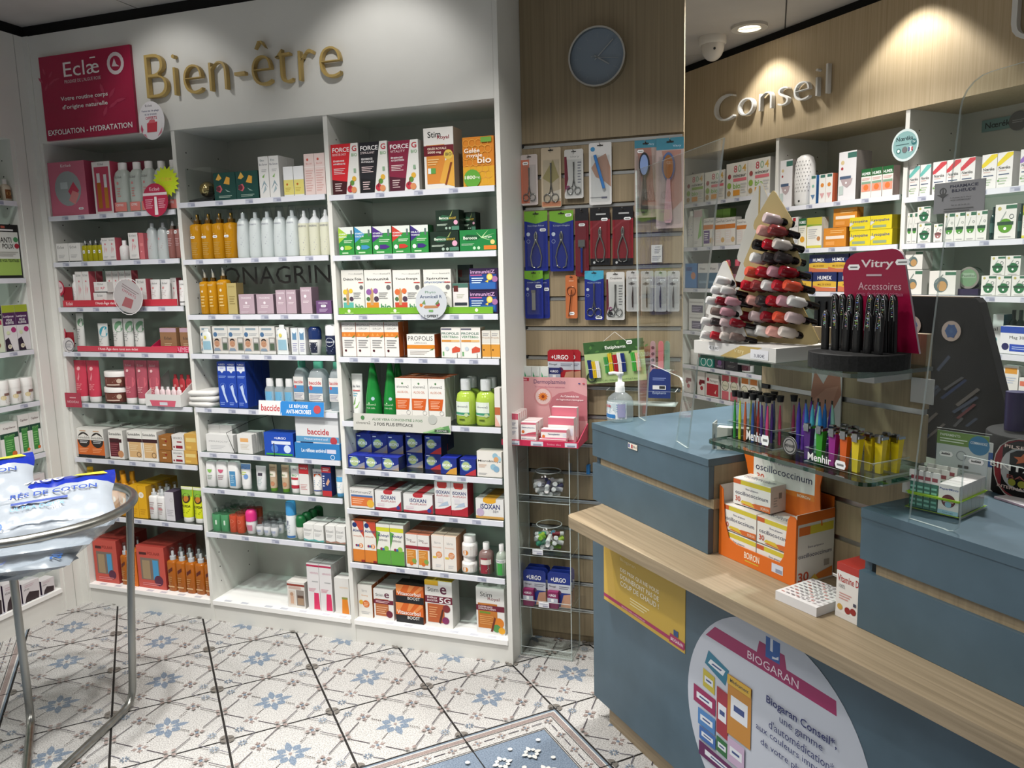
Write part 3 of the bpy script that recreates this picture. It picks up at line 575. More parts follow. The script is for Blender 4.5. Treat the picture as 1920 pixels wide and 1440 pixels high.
B('goldbx', 'cream_box', 'box', 'slim matte gold box', 'b0a06a', [('T', 'ONAGRINE', .15, .86, .65, .04, '7a6a3a'), ('L', .2, .3, .8, .6, 4, '8a7a4a')], '8a7a50')
B('lilacw', 'cream_box', 'box', 'wide dusty lilac cream box', 'b09aa4', [('T', 'ONAGRINE', .15, .76, .65, .1, 'e4dce0'), ('C', .47, .56, .07, 'e4dce0'), ('L', .25, .3, .7, .45, 2, 'e0d4d8'), ('L', .1, .05, .6, .15, 2, 'c8b8c0')], '7a6872')
B('lilact', 'cream_box', 'box', 'tall dusty lilac cream box', 'b09aa4', [('T', 'ONAGRINE', .1, .84, .75, .07, 'e4dce0'), ('C', .42, .66, .12, 'e4dce0'), ('L', .2, .4, .75, .5, 2, 'e0d4d8')], '7a6872')
B('purplebx', 'cream_box', 'box', 'small deep purple cream box', '6a4a74', [('T', 'ONAGRINE', .15, .76, .6, .12, 'd8ccdc'), ('S', .3, .5, .35, .18), ('L', .2, .1, .75, .4, 3, 'b8a4c0')], '4a3a52')
B('facebox', 'hair_dye_box', 'box', 'grey hair-care box with portrait of a man', 'cfcdc8', [('R', .15, .86, .8, .94, '8496a0'), ('C', .18, .7, .13, '46688c'), ('L', .36, .66, .9, .76, 2, '9aa0a4'), ('R', 0, .1, .55, .56, 'c4b4a8'), ('C', .26, .36, .18, 'b08468'), ('P', [(.1, .42), (.11, .5), (.2, .55), (.34, .55), (.42, .49), (.42, .41), (.38, .47), (.25, .49), (.14, .47)], '2e221c'), ('R', .18, .385, .22, .395, '2a1c16'), ('R', .3, .385, .34, .395, '2a1c16'), ('R', .21, .285, .31, .295, '8a4a40'), ('P', [(.02, .1), (.1, .2), (.4, .2), (.5, .1)], '7a8a9a'), ('R', .6, .12, 1, .6, '8a8884'), ('R', .66, .42, .94, .56, 'c4c2be'), ('R', .66, .14, .94, .38, '4a5a48')], 'b4b2ac', 'd4d2c8')
B('blueroll', 'roll_on_box', 'box', 'slim white box with blue roll-on print', 'd2d4d4', [('R', .2, .55, .8, .92, '5f86a6'), ('C', .5, .88, .3, 'd8e0e4'), ('L', .2, .1, .85, .45, 5, '88a')], 'bbb')
V('navyroll', 'roll_on', 'deodorant', 'white roll-on deodorant with big navy cap', 'roll', ['d8d8d6', '1d2f5c|g'], [('R', .2, .06, .85, .44, '23283c'), ('L', .25, .1, .8, .4, 4, 'aab')])
V('etiax', 'aerosol_can', 'can', 'navy aerosol can with white cap', 'can', ['1c2440|s', 'e0e0e0'], [('O', .5, .42, .32, .03, 'c8ccd8'), ('T', 'Etiaxil', .14, .4, .7, .07, 'e0e4ec'), ('L', .2, .1, .8, .28, 3, '8a94b0')])
V('etiaxk', 'aerosol_can', 'can', 'black aerosol can with black cap', 'can', ['241c1c|s', '1a1a1a'], [('L', .2, .1, .8, .3, 3, '8a6a60')])
B('urgobl', 'bandage_box', 'box', 'tall royal blue box with elbow drawing', '1b40a0', [('T', '+URGO', .15, .92, .7, .04, 'e8e8f0', 1), ('P', [(.08, .8), (.92, .8), (.92, .9), (.08, .9)], 'd8dce4'), ('P', [(.3, .8), (.7, .8), (.5, .75)], 'd8dce4'), ('T', 'NEW', .3, .84, .4, .03, '44c'), ('O', .5, .46, .3, .03, '6a8ad0'), ('P', [(.3, .46), (.6, .5), (.7, .3), (.95, .12), (.8, .1), (.5, .28)], 'b8c8e4'), ('L', .1, .64, .9, .7, 2, '88a4e0'), ('L', .1, .04, .6, .12, 2, '7a94d8')], '163080', '2b4ca8')
V('gelsm', 'gel_bottle', 'bottle', 'small clear hand gel bottle with pale cap', 'gelb', ['gelclear', 'dcdcdc'], [('R', .05, .12, .95, .56, '6aa8cc'), ('L', .15, .2, .85, .48, 4, '3f6a9c')])
V('baccide', 'gel_bottle', 'bottle', 'large clear hand gel bottle with green cap', 'jerry', ['gelclear', '57a48c'], [('R', .02, .2, .98, .68, 'd8d6d2'), ('T', 'baccide', .08, .54, .84, .07, 'b8383c', 1), ('R', .02, .36, .98, .5, '4f86b4'), ('C', .2, .47, .12, 'c05050'), ('L', .1, .22, .9, .34, 4, '99a')])
B('gauze', 'gauze_pack', 'packet', 'white gauze packet with faint grey print', 'd8d7d4', [('T', 'IMMUNOCTIF', .1, .55, .7, .1, '999'), ('L', .15, .15, .7, .4, 3, 'bbb')], 'c0bfbc')
B('sachet', 'compress_sachet', 'sachet', 'white paper sachet with small orange print', 'd9d8d4', [('R', .2, .6, .75, .8, 'd8a468'), ('L', .2, .2, .8, .5, 4, 'c4b8a8')], 'c4c2be')
B('urgowipe', 'wipes_pack', 'packet', 'royal blue glossy wipes pack', '1f49ac|s', [('T', '+URGO', .35, .72, .4, .1, 'e8ecf4', 1), ('R', .25, .5, .9, .64, 'd4dce8'), ('C', .35, .3, .12, '4f7cc8'), ('C', .78, .3, .12, 'c8d8ec'), ('R', .05, .02, .95, .1, '3c9a3c')], '18388a')
V('flatw', 'shower_gel', 'bottle', 'white flat bottle with green crescent', 'flat', ['dedddb'], [('P', [(.2, .7), (.8, .7), (.7, .6), (.5, .56), (.3, .6)], '84b858'), ('L', .2, .3, .8, .5, 3, '8a9a8a')])
V('flatp', 'shower_gel', 'bottle', 'white flat bottle with pink crescent', 'flat', ['dedddb'], [('P', [(.2, .7), (.8, .7), (.7, .6), (.5, .56), (.3, .6)], 'c85a78'), ('L', .2, .3, .8, .5, 3, 'a07a84')])
V('flatb', 'shower_gel', 'bottle', 'white flat bottle with blue label', 'flat', ['dedddb'], [('R', .2, .1, .85, .66, '4a88b4'), ('L', .3, .2, .75, .55, 5, 'a8cce0')])
V('tubesea', 'cream_tube', 'tube', 'white tube with blue mountain top', 'tube', ['d9d8d6', 'e4e2e0'], [('R', 0, .78, 1, .98, '6a94c8'), ('P', [(0, .78), (.25, .88), (.5, .8), (.75, .9), (1, .78)], '3f5a6a'), ('C', .6, .5, .2, '6a90c4'), ('L', .15, .55, .6, .7, 2, 'b8c85a')])
V('tubesil', 'cream_tube', 'tube', 'silvery white tube with vertical lettering', 'tube', ['cfd0d0|s', 'd8d8d8'], [('R', .3, .6, .7, .72, '3a3440'), ('L', .3, .2, .7, .55, 6, '9aa')])
V('tubebei', 'cream_tube', 'tube', 'beige tube with green cap and leaves', 'tube', ['b49e82', '5a8a2c'], [('R', .15, .55, .85, .75, 'd8d0c0'), ('T', 'BIO', .2, .6, .4, .06, '4a7a3a', 1), ('C', .55, .3, .24, 'b07a5a'), ('L', .2, .8, .8, .92, 2, '8a7458')])
V('tubewr', 'cream_tube', 'tube', 'white tube with red band and organic print', 'tube', ['e0deda', 'e4e2e0'], [('T', 'BIO', .25, .62, .45, .07, '5a9a5a', 1), ('R', .15, .5, .85, .58, 'b83a44'), ('R', 0, .18, 1, .3, 'a82a38'), ('T', 'Eto', .35, .84, .3, .06, '446')])
B('mavala', 'cream_box', 'box', 'white hand cream box with red top', 'd8d6d2', [('R', 0, .68, 1, 1, 'b02a30'), ('T', 'MAVALA', .12, .84, .76, .06, 'e8d8d0', 1), ('L', .1, .15, .8, .35, 4, 'c08a88')], 'b4b2ae')
V('tubeurgo', 'cream_tube', 'tube', 'white tube with orange flash and navy ring', 'tube', ['dbd9d5', 'e4e2e0'], [('T', '+URGO', .15, .84, .7, .06, '27376e', 1), ('P', [(.2, .7), (.85, .72), (.75, .82), (.2, .8)], 'c0562e'), ('L', .2, .3, .8, .6, 4, '9ab'), ('R', 0, .16, 1, .2, '3a4a8a')])
B('excilor', 'ointment_box', 'box', 'navy box with red ends and foot photo', '23346c', [('R', 0, .78, 1, .97, 'b02e34'), ('R', 0, 0, 1, .18, 'b02e34'), ('P', [(.4, .4), (.7, .6), (.85, .5), (.6, .35)], 'c89a80'), ('L', .1, .3, .3, .7, 5, 'd8d8e8'), ('L', .15, .82, .85, .93, 2, 'e8d0d0')], '1b2450')
V('tubeblue', 'cream_tube', 'tube', 'white tube with blue label and blue cap', 'tube', ['e0e0de', '4f94c0'], [('R', .1, .55, .8, .72, '4f9ac8'), ('L', .15, .25, .7, .5, 4, 'a8c4d4')])
V('stickg', 'deodorant', 'deodorant', 'green deodorant stick with clear dome', 'stick', ['4f9464', 'capclear'], [('R', .55, .3, .7, .5, 'c8d8c8')])
V('sticko', 'deodorant', 'deodorant', 'coral deodorant stick with clear dome', 'stick', ['c04c30', 'capclear'], [('O', .5, .5, .2, .03, 'd89a80'), ('L', .2, .2, .8, .35, 3, 'd88a70')])
V('rollp', 'roll_on', 'deodorant', 'white roll-on with magenta cap', 'roll', ['dcd8d8', 'cf2f78'], [('R', .3, .15, .8, .4, 'c87a90')])
V('rollw', 'roll_on', 'deodorant', 'small white roll-on with clear dome cap', 'roll', ['d8d8d8', 'capclear'], [('R', .2, .2, .8, .34, 'a8b0c4'), ('L', .3, .08, .7, .16, 2, '99b')])
V('spraybl', 'aerosol_can', 'can', 'white aerosol can with sky blue cap', 'can', ['d8dcdc', '3f8fc4'], [('T', 'SPIRIAL', .3, .5, .5, .05, '2a3a6a', 1, -1.57), ('R', 0, .02, 1, .08, '3f6fa4'), ('L', .15, .15, .6, .4, 5, '8a9ab0')])
V('rollg', 'roll_on', 'deodorant', 'white roll-on with dark green square cap', 'roll', ['d8d6ce', '0f5a2c'], [('L', .15, .2, .85, .4, 4, '9a9a8a')])
B('etibox', 'deodorant_box', 'box', 'small white deodorant box with teal edge', 'dcdbd7', [('T', 'Etiaxil', .1, .6, .7, .14, '666'), ('L', .1, .3, .75, .5, 3, 'aaa'), ('P', [(0, 0), (1, 0), (1, .12), (.5, .06), (0, .14)], '5fa8a4')], 'c4c3be')
B('etibox2', 'deodorant_box', 'box', 'small white deodorant box with brown edge', 'dcdbd7', [('T', 'Etiaxil', .1, .6, .7, .14, '666'), ('L', .1, .3, .75, .5, 3, 'aaa'), ('P', [(0, 0), (1, 0), (1, .12), (.5, .06), (0, .14)], 'a07a6a')], 'c4c3be')
B('slimbx', 'cream_box', 'box', 'white window box with figure and brown jar', 'd8d4ce', [('R', 0, .84, 1, .92, '8a3a2c'), ('R', .08, .72, .8, .82, 'c0a89c'), ('R', .08, .1, .45, .66, 'd0c4b8'), ('C', .25, .52, .1, 'b08a70'), ('P', [(.18, .15), (.35, .15), (.36, .46), (.16, .46)], 'c8a48c'), ('R', .52, .1, .96, .7, '8a8078'), ('R', .58, .14, .92, .4, 'a0846a'), ('R', .58, .4, .92, .5, '5a4034')], 'b8b4ae')
B('vein', 'cream_box', 'box', 'tall white box with magenta tube print', 'd9d6d6', [('R', 0, .93, 1, .97, 'b02a50'), ('T', 'veinotonic', .25, .78, .7, .05, 'c0889a'), ('P', [(.45, .03), (.95, .03), (.9, .38), (.52, .38)], 'cf2f5e'), ('L', .1, .4, .7, .48, 3, 'cf8a9a'), ('L', .4, .6, .9, .64, 1, 'aaa')], 'c4c0be', 'c8c2c2')
B('veino', 'cream_box', 'box', 'white box with orange tube print', 'd6d4d0', [('T', 'veinotonic', .35, .72, .6, .06, 'd8b890'), ('P', [(.45, .02), (.95, .02), (.86, .46), (.5, .46)], 'd9801e'), ('R', .48, .42, .88, .48, '8a8a40')], 'bcbab4')
# --- right bay
B('ginseng', 'supplement_box', 'box', 'white box with large orange disc', 'dcd9d2', [('T', 'léro', .3, .78, .35, .09, '999'), ('T', 'Ginseng', .25, .64, .45, .06, 'd8924a'), ('C', .22, .46, .15, 'd8a83a'), ('C', .56, .42, .24, 'cf6a2c'), ('L', .4, .34, .75, .48, 3, 'e8b890'), ('L', .2, .1, .8, .2, 2, 'bbb')], 'b86a3a', 'd2cec6')
B('stime', 'supplement_box', 'box', 'white box with maroon band and brown panel', 'dedcd8', [('T', 'Stim', .1, .76, .4, .1, '333'), ('T', 'e', .55, .73, .25, .16, '5a1838', 1), ('R', .08, .12, .75, .68, 'b0673a'), ('R', 0, .52, 1, .66, '6a1a30'), ('L', .1, .55, .8, .63, 2, 'e8c8c8'), ('L', .12, .18, .7, .45, 4, 'd8a480'), ('C', .78, .2, .17, '6a1a30')], 'c8c6c2', 'd4d2ce')
B('vitasc', 'supplement_box', 'box', 'orange and black sunburst vitamin box', 'cf6222', [('R', 0, 0, 1, .38, '16161a'), ('P', [(0, .5), (0, 1), (.3, 1), (.1, .5)], 'e08a4a'), ('P', [(.4, .6), (.5, 1), (.7, 1), (.5, .6)], 'e08a4a'), ('P', [(.6, .55), (.9, 1), (1, .9), (.7, .5)], 'e08a4a'), ('T', 'Vitascorbol', .04, .42, .85, .2, 'e8e4e0', 1), ('T', 'BOOST', .42, .2, .45, .16, 'd8d4d0', 1)], 'b0541c', '2a2420')
B('stim5g', 'supplement_box', 'box', 'tall white energy box with maroon band', 'dedcd8', [('T', 'Stim', .1, .76, .4, .09, '333'), ('T', 'e', .56, .72, .24, .16, '5a1838', 1), ('R', 0, .52, 1, .67, '6a1a30'), ('T', 'ENERGY', .08, .61, .38, .04, 'e8d8d8', 1), ('T', 'BOOSTER', .08, .55, .38, .04, 'e8d8d8', 1), ('T', '5G', .52, .53, .42, .12, 'e8e4e4', 1), ('R', .08, .1, .7, .5, 'b0582c'), ('C', .78, .42, .14, '7a2a30'), ('P', [(.48, .1), (.56, .08), (.68, .38), (.62, .4)], '4a2418'), ('C', .74, .16, .13, '7a2858'), ('L', .14, .2, .45, .45, 5, 'd89a6a'), ('R', 0, .9, .5, 1, 'd8a81e')], 'cfcdc8', 'c8a83a')
B('stimroy', 'supplement_box', 'box', 'white box with maroon band and orange fruit', 'dedcd8', [('T', 'Stim', .15, .8, .42, .1, '333'), ('T', 'Royal', .42, .71, .42, .09, '7a2030'), ('R', .06, .12, .75, .66, 'b8702c'), ('R', 0, .5, 1, .62, '6a1a30'), ('T', 'DEFENSES', .08, .565, .5, .035, 'e8d8d8', 1), ('T', 'IMMUNITAIRES', .08, .52, .62, .035, 'e8d8d8', 1), ('R', .12, .44, .5, .48, '6a8a2c'), ('L', .12, .2, .6, .4, 5, 'd89a5a'), ('C', .8, .26, .18, 'cf7a24'), ('C', .72, .14, .14, '4f8a4a'), ('C', .9, .1, .12, 'd89a1e'), ('P', [(.5, .06), (.58, .06), (.7, .36), (.64, .38)], '6a2c18')], 'cfcdc8', 'b8b6b0')
B('alvo', 'syrup_box', 'box', 'tall white-orange children syrup box', 'e0dcd4', [('R', 0, 0, 1, .3, 'cf7a2c'), ('P', [(.2, 1), (1, .6), (1, 1)], 'c24a34'), ('C', .25, .9, .2, '23346c'), ('T', 'Alvityl', .06, .71, .88, .09, '2a3a70', 1), ('T', 'VITALITÉ', .1, .61, .7, .045, 'c46a3a'), ('C', .72, .4, .18, 'd8843a'), ('T', '3', .64, .36, .14, .08, 'eee', 1), ('C', .35, .4, .1, '8a2a50'), ('C', .5, .4, .09, '2f6a9c'), ('R', .7, 0, 1, .05, '8a2020')], 'b06a44', 'b8603c')
B('alvg', 'syrup_box', 'box', 'tall white-green children syrup box', 'e0dfd6', [('R', 0, 0, 1, .36, '5a9c3c'), ('R', 0, .82, 1, .92, 'c9c82e'), ('P', [(0, .4), (0, .82), (.3, .78)], '5a9a4a'), ('T', 'Alvityl', .1, .67, .8, .08, '2a3a70', 1), ('T', 'DEFENSES', .12, .58, .7, .045, '555'), ('C', .72, .4, .18, '8ab84a'), ('C', .35, .38, .1, '8a2a50'), ('C', .5, .38, .09, '2f6a9c')], 'c8c6be', 'd4d2c8')
B('stimsm', 'supplement_box', 'box', 'slim white box with orange fruit panel', 'dcd9d4', [('T', 'Stim', .1, .8, .42, .07, '333'), ('T', 'Royal', .4, .74, .45, .06, '7a2030'), ('R', 0, .56, 1, .66, '8a1e2c'), ('R', .06, .1, .85, .54, 'c8822e'), ('C', .7, .2, .2, '7a9a4a'), ('C', .45, .12, .16, 'cf6a24'), ('L', .1, .3, .7, .5, 4, 'e0b070')], 'b0aaa2', 'b87058')
B('leroim', 'supplement_box', 'box', 'white box with peach badge and edges', 'e0dad2', [('T', 'léro', .25, .76, .5, .07, '9a9a9a'), ('T', 'Immunité', .1, .64, .7, .05, 'd8a084'), ('C', .6, .45, .26, 'd08a5a'), ('R', .08, .34, .4, .4, 'd8b84a'), ('L', .45, .38, .8, .5, 3, 'e8c8b0'), ('L', .3, .08, .75, .18, 2, 'ccc')], 'c88a64', 'd8c0ac')
V('pillw', 'pill_bottle', 'bottle', 'white pill bottle with orange-edged label', 'pill', ['e2e0dc', 'e8e6e2'], [('R', .02, .08, .98, .55, 'dedad4'), ('C', .4, .24, .17, 'c9803a'), ('L', .2, .38, .8, .5, 2, 'd8b090')])
V('gumr', 'vitamin_bottle', 'bottle', 'brown vitamin bottle with red and green label', 'bottle', ['7a6460|g', 'e4e2e0'], [('R', 0, .04, 1, .55, '8a2030'), ('P', [(0, .04), (1, .04), (1, .35), (.5, .15), (0, .2)], '3f7a34'), ('R', .3, .34, .95, .5, 'd8d0c8'), ('L', .2, .12, .8, .24, 3, 'c8d0b8')])
V('gumg', 'vitamin_bottle', 'bottle', 'clear vitamin bottle with bright green label', 'bottle', ['9aa498|g', 'e4e2e0'], [('R', 0, .04, 1, .44, '3f9a44'), ('R', 0, .44, 1, .55, 'd8dcd8'), ('T', 'IMMUNE', .15, .47, .7, .05, '667')])
B('stimmz', 'supplement_box', 'box', 'wide white box with orange panel', 'd8d6d2', [('T', 'StimmuniZ', .04, .74, .88, .14, '555'), ('R', .05, .1, .95, .58, 'd0703a'), ('R', .05, .56, .95, .66, '4a6a9a'), ('C', .85, .25, .15, 'd8a83a'), ('L', .1, .2, .6, .5, 3, 'e8b08a')], 'b8b6b2', 'a8a6a2')
B('isox', 'supplement_box', 'box', 'wide white box with red corner swoosh', 'd9d8d6', [('P', [(0, 0), (1, 0), (1, .5), (.82, .2), (.5, .1), (0, .12)], '9c2030'), ('P', [(.33, 1), (.67, 1), (.67, .88), (.6, .82), (.4, .82), (.33, .88)], 'b03038'), ('T', 'iSOXAN', .22, .56, .56, .2, '23306a', 1), ('T', 'ActiFLASH', .22, .42, .56, .1, 'b05058'), ('C', .88, .16, .07, '3a3a80'), ('R', .08, .2, .35, .34, 'd0c4c8')], 'b8b6b4', 'a8a6a4', None, [('R', .33, 0, .67, 1, '9c2a30')])
B('isoxt', 'supplement_box', 'box', 'tall white box with red base and cap', 'd9d8d6', [('P', [(0, 0), (1, 0), (1, .3), (.6, .2), (.2, .17), (0, .17)], 'a82430'), ('P', [(.17, .98), (.77, .98), (.77, .86), (.68, .8), (.26, .8), (.17, .86)], 'b83a34'), ('T', 'iSOXAN', .08, .63, .84, .1, '23306a', 1), ('T', 'ActiFLASH', .1, .55, .8, .06, 'b05058'), ('P', [(.2, .24), (.85, .3), (.8, .42), (.5, .36)], 'a8b8c8'), ('R', .2, .36, .5, .5, 'd0ccd0')], '9c2430', 'c8c6c4')
B('isox50', 'supplement_box', 'box', 'wide white box with golden tab and base', 'd9d8d4', [('R', 0, 0, 1, .12, 'c89a50'), ('P', [(.27, 1), (.73, 1), (.73, .84), (.6, .76), (.4, .76), (.27, .84)], 'd8a028'), ('T', 'iSOXAN', .17, .48, .7, .26, '23306a', 1), ('T', '50+', .62, .32, .2, .12, '445'), ('C', .16, .3, .14, 'b8a4bc')], 'b8b6b2', 'a8a6a0', None, [('R', .27, 0, .73, 1, 'b8862c')])
B('bion', 'supplement_box', 'box', 'navy blue vitamin cube with round emblem', '1d2c7c', [('P', [(0, .02), (.4, 0), (1, 0), (1, .5), (.75, .35), (.4, .2)], '8a8a98'), ('P', [(.6, 0), (1, 0), (1, .26)], 'a09080'), ('C', .38, .52, .3, '4a74a4'), ('C', .38, .52, .25, 'a8b884'), ('T', 'BION3', .12, .44, .6, .16, 'e8ecf4', 1), ('R', .08, .86, .3, .91, 'c8d0e8')], '141f58', '2432a0')
B('bionr', 'supplement_box', 'box', 'navy blue vitamin cube with red corner', '1d2c7c', [('P', [(.3, 0), (1, 0), (1, .4), (.7, .25)], 'b03038'), ('C', .38, .55, .3, '4a74a4'), ('C', .38, .55, .25, 'a8b884'), ('T', 'BION3', .12, .47, .6, .16, 'e8ecf4', 1), ('R', .08, .86, .3, .91, 'c8d0e8')], '161c4c', '1f2c8c')
B('biony', 'supplement_box', 'box', 'navy blue vitamin cube with amber corner', '1d2c7c', [('P', [(.3, 0), (1, 0), (1, .45), (.6, .3)], 'c8923a'), ('C', .38, .55, .3, '4a74a4'), ('C', .38, .55, .25, 'a8b884'), ('T', 'BION3', .12, .47, .6, .16, 'e8ecf4', 1)], '141f58', '2432a0')
B('microb', 'supplement_box', 'box', 'cream box with blue and orange hexagons', 'dcd8d0', [('T', 'Microbiosys', .04, .56, .92, .11, '333', 1), ('C', .74, .84, .11, '8fb4c4'), ('C', .86, .72, .12, '9fc0cc'), ('C', .78, .7, .1, 'cf9a6a'), ('C', .66, .4, .12, '8fb4c4'), ('C', .78, .32, .12, '7fa4bc'), ('L', .06, .36, .4, .5, 3, 'd8b8a0'), ('L', .06, .08, .4, .16, 2, 'aaa')], 'b8b4ac', 'c8c4ba')
V('aloetube', 'cream_tube', 'tube', 'white aloe tube with green leaves', 'tube', ['dcdcd8', 'e4e4e0'], [('T', 'Aloe Vera', .1, .7, .7, .06, '445'), ('P', [(.15, .3), (.45, .5), (.4, .34)], '6aa04a'), ('P', [(.35, .24), (.8, .4), (.6, .26)], '84b45a'), ('R', .2, .62, .8, .65, 'c06a6a'), ('L', .25, .5, .6, .6, 2, '7ab')])
V('aloegreen', 'aloe_gel_bottle', 'bottle', 'tall pointed emerald green aloe bottle', 'drop', ['1c7a34|g'], [('T', 'aloevera2', .2, .26, .6, .03, 'c8e0c0'), ('T', 'PUR GEL', .25, .2, .5, .025, 'c8e0c0'), ('C', .65, .38, .1, 'a8c0c8'), ('C', .42, .3, .04, 'c8e0c0')])
B('aloeoil', 'oil_box', 'box', 'white aloe oil box with orange panel', 'dedcd6', [('C', .45, .88, .06, '4a7a4a'), ('T', 'aloevera2', .1, .78, .75, .06, '555'), ('T', 'ALOE-OIL', .12, .66, .7, .05, 'c4704a'), ('P', [(0, .28), (.8, .28), (.9, .54), (0, .54)], 'c85a22'), ('L', .12, .32, .7, .5, 5, 'e8b090'), ('O', .78, .22, .13, .02, '999'), ('L', .3, .05, .8, .18, 3, 'bbb')], 'd0cec6', 'b8582c')
V('aloejuice', 'juice_bottle', 'bottle', 'lime green aloe drink bottle with white cap', 'liquid', ['limefluid', 'e6e6e4', 'capclear'], [('R', .02, .2, .75, .5, 'd4dcd0'), ('T', 'aloevera2', .18, .38, .5, .04, '667'), ('R', .02, .22, .75, .27, '3f8a6a'), ('C', .62, .22, .09, 'b8c89a'), ('R', .3, .1, .55, .13, '4a5a1a')])
B('foldedbx', 'leaflet_box', 'box', 'narrow white box with rust print', 'd4d0ca', [('R', 0, .3, 1, .5, 'b0603c'), ('P', [(0, 0), (1, 0), (0, .3)], 'd8a89a')], 'c8c4be')
B('propsir', 'syrup_box', 'box', 'tall white syrup box with orange honeycomb band', 'dedbd5', [('R', 0, .86, 1, 1, 'a9a7a4'), ('T', 'PROPOLIS', .03, .89, .94, .06, '444'), ('T', '-SIROP-', .14, .78, .74, .055, '8a8a8a'), ('R', 0, .57, 1, .71, 'd0792c'), ('P', [(.1, .6), (.2, .68), (.3, .6)], 'dc9a50'), ('P', [(.45, .6), (.55, .68), (.65, .6)], 'dc9a50'), ('P', [(.7, .54), (.95, .64), (.9, .56)], '5a7a3a'), ('L', .15, .24, .85, .5, 4, '8a8a8a'), ('C', .24, .17, .08, '4a1c24')], 'b05a24', 'c8c6c2')
B('propamp', 'supplement_box', 'box', 'wide white propolis box with honeycomb band', 'dedbd5', [('T', 'PROPOLIS', .04, .72, .9, .2, '333'), ('T', 'AMPOULES', .26, .58, .46, .08, '777'), ('R', 0, .37, 1, .54, 'd0822c'), ('P', [(.8, .3), (.97, .42), (.94, .32)], '5a7a3a'), ('L', .1, .1, .8, .3, 3, 'a09a94')], 'b4501f', 'c8c2b8')
B('propgb', 'supplement_box', 'box', 'white propolis box with green letters and red flower', 'dedad4', [('R', .02, .92, .55, .97, '556'), ('T', 'PROPOLIS', .04, .76, .88, .08, '3a6a5a', 1), ('T', 'VERTE&bio', .04, .65, .86, .08, '5a8a6a', 1), ('R', .03, .52, .52, .59, 'c88a44'), ('R', .52, .52, .95, .59, 'd8b078'), ('P', [(.55, .15), (.95, .2), (.98, .32), (.75, .38), (.55, .3)], 'c4503a'), ('R', .8, 0, .83, .15, '5a5a4a'), ('R', .06, .06, .14, .2, '6aa06a'), ('C', .3, .3, .1, 'b8c4cc')], 'b8a894', 'd0ccc4')
B('proppl', 'supplement_box', 'box', 'small cream and amber propolis box', 'd2cec4', [('R', 0, .05, 1, .5, 'd0923a'), ('T', 'Propolis', .06, .7, .85, .07, 'a0703a'), ('L', .1, .8, .8, .92, 2, '999'), ('C', .2, .3, .09, '4a3020'), ('R', 0, .5, 1, .54, 'e4dccc')], 'a8804a')
def phyto(k, name, desc, col, flower):
    B(k, 'supplement_box', 'box', desc, 'dedcd4', [('T', 'Phyto', .34, .89, .22, .03, '888'), ('T', 'Aromicell R', .58, .89, .38, .035, '555'), ('T', name[0], .1, .76, .8, .06, '333', 1)]+([('T', name[1], .04, .68, .88, .06, '4a6a9a', 1)] if len(name) > 1 else [])+[('R', .05, 0, .5, .26, col), ('P', [(.2, .2), (.3, .2), (.32, .52), (.25, .6), (.18, .52)], 'b8966a'), ('C', .15, .5, .1, flower), ('C', .4, .52, .09, flower), ('C', .12, .34, .07, '4a6a44'), ('C', .42, .34, .09, '4a3a4a'), ('C', .88, .6, .08, '666'), ('R', .76, .7, .98, .72, 'c0504a'), ('T', 'bio', .58, .1, .36, .13, '3f8a5a', 1), ('R', .5, 0, 1, .05, 'e0c498'), ('L', .52, .34, .85, .5, 4, '999')], 'c4c2ba', col)
phyto('phy1', ['Détox Foie'], 'white ampoule box with teal corner and lemon', '5fb0a4', 'd8b83a')
phyto('phy2', ['Immunité'], 'white ampoule box with orange corner', 'd0862c', '8a5a9a')
phyto('phy3', ['Tonus Energie'], 'white ampoule box with red corner and berries', 'c44a34', 'cf6a3a')
phyto('phy4', ['Spiruline', 'phycocyanine'], 'white ampoule box with blue second line', '3f7a8a', '9aa4a4')
B('spirsm', 'supplement_box', 'box', 'small white box with dark green header', 'd9d4d2', [('R', 0, .85, 1, 1, '4a7064'), ('R', .05, .72, .35, .92, '5a2824'), ('R', .1, .26, .92, .36, '333840'), ('L', .25, .5, .75, .66, 3, 'bba'), ('L', .3, .12, .9, .22, 2, 'bbb')], 'b4b0ac')
B('immz', 'supplement_box', 'box', 'dark violet and blue box with lemon slice', '2a1a3c', [('R', 0, .05, .95, .72, '1f4488'), ('R', 0, .05, .9, .35, '2f62a8'), ('T', 'immunitiZ', .04, .76, .86, .16, 'c8a0c8', 1), ('R', .04, .66, .45, .71, 'c05a8a'), ('C', .72, .6, .11, 'd8b83a'), ('C', .72, .6, .08, 'e8d880'), ('C', .9, .5, .1, 'a06a9a'), ('P', [(.55, .4), (.68, .48), (.66, .34)], 'd8c04a'), ('L', .08, .3, .5, .6, 3, 'c8d8e8')], '1c1228')
B('darkgrey', 'supplement_box', 'box', 'dark grey box with maroon square', '4a4c4c', [('R', .05, .75, .35, .95, '5a2824'), ('R', 0, .9, 1, 1, '3a4a46')], '3a3c3c')
def vitc(k, col, desc, t1):
    B(k, 'vitamin_box', 'box', desc, '2f8a40', [('R', 0, .75, 1, 1, 'd8dcd6'), ('P', [(0, .42), (.6, .72), (0, 1)], col), ('T', t1[0], .03, .72, .5, .06, 'e8ecec', 1), ('T', t1[1], .03, .62, .5, .06, 'e8ecec', 1), ('R', .8, .64, .9, .88, '5a6a6a'), ('L', .35, .42, .9, .54, 2, 'c8e0c0'), ('C', .2, .24, .11, 'e4e8e0'), ('P', [(.38, .18), (.7, .18), (.9, .25), (.7, .33), (.38, .33)], col), ('R', .2, .04, .6, .09, 'b8d8b0')], '1f5a30', 'c8d0c8')
vitc('vit1', '9cc03a', 'green effervescent box with lime triangle', ('VITAMINE C', 'PROPOLIS'))
vitc('vit2', '3f8ab8', 'green effervescent box with blue triangle', ('VITAMINE C', 'CALCIUM'))
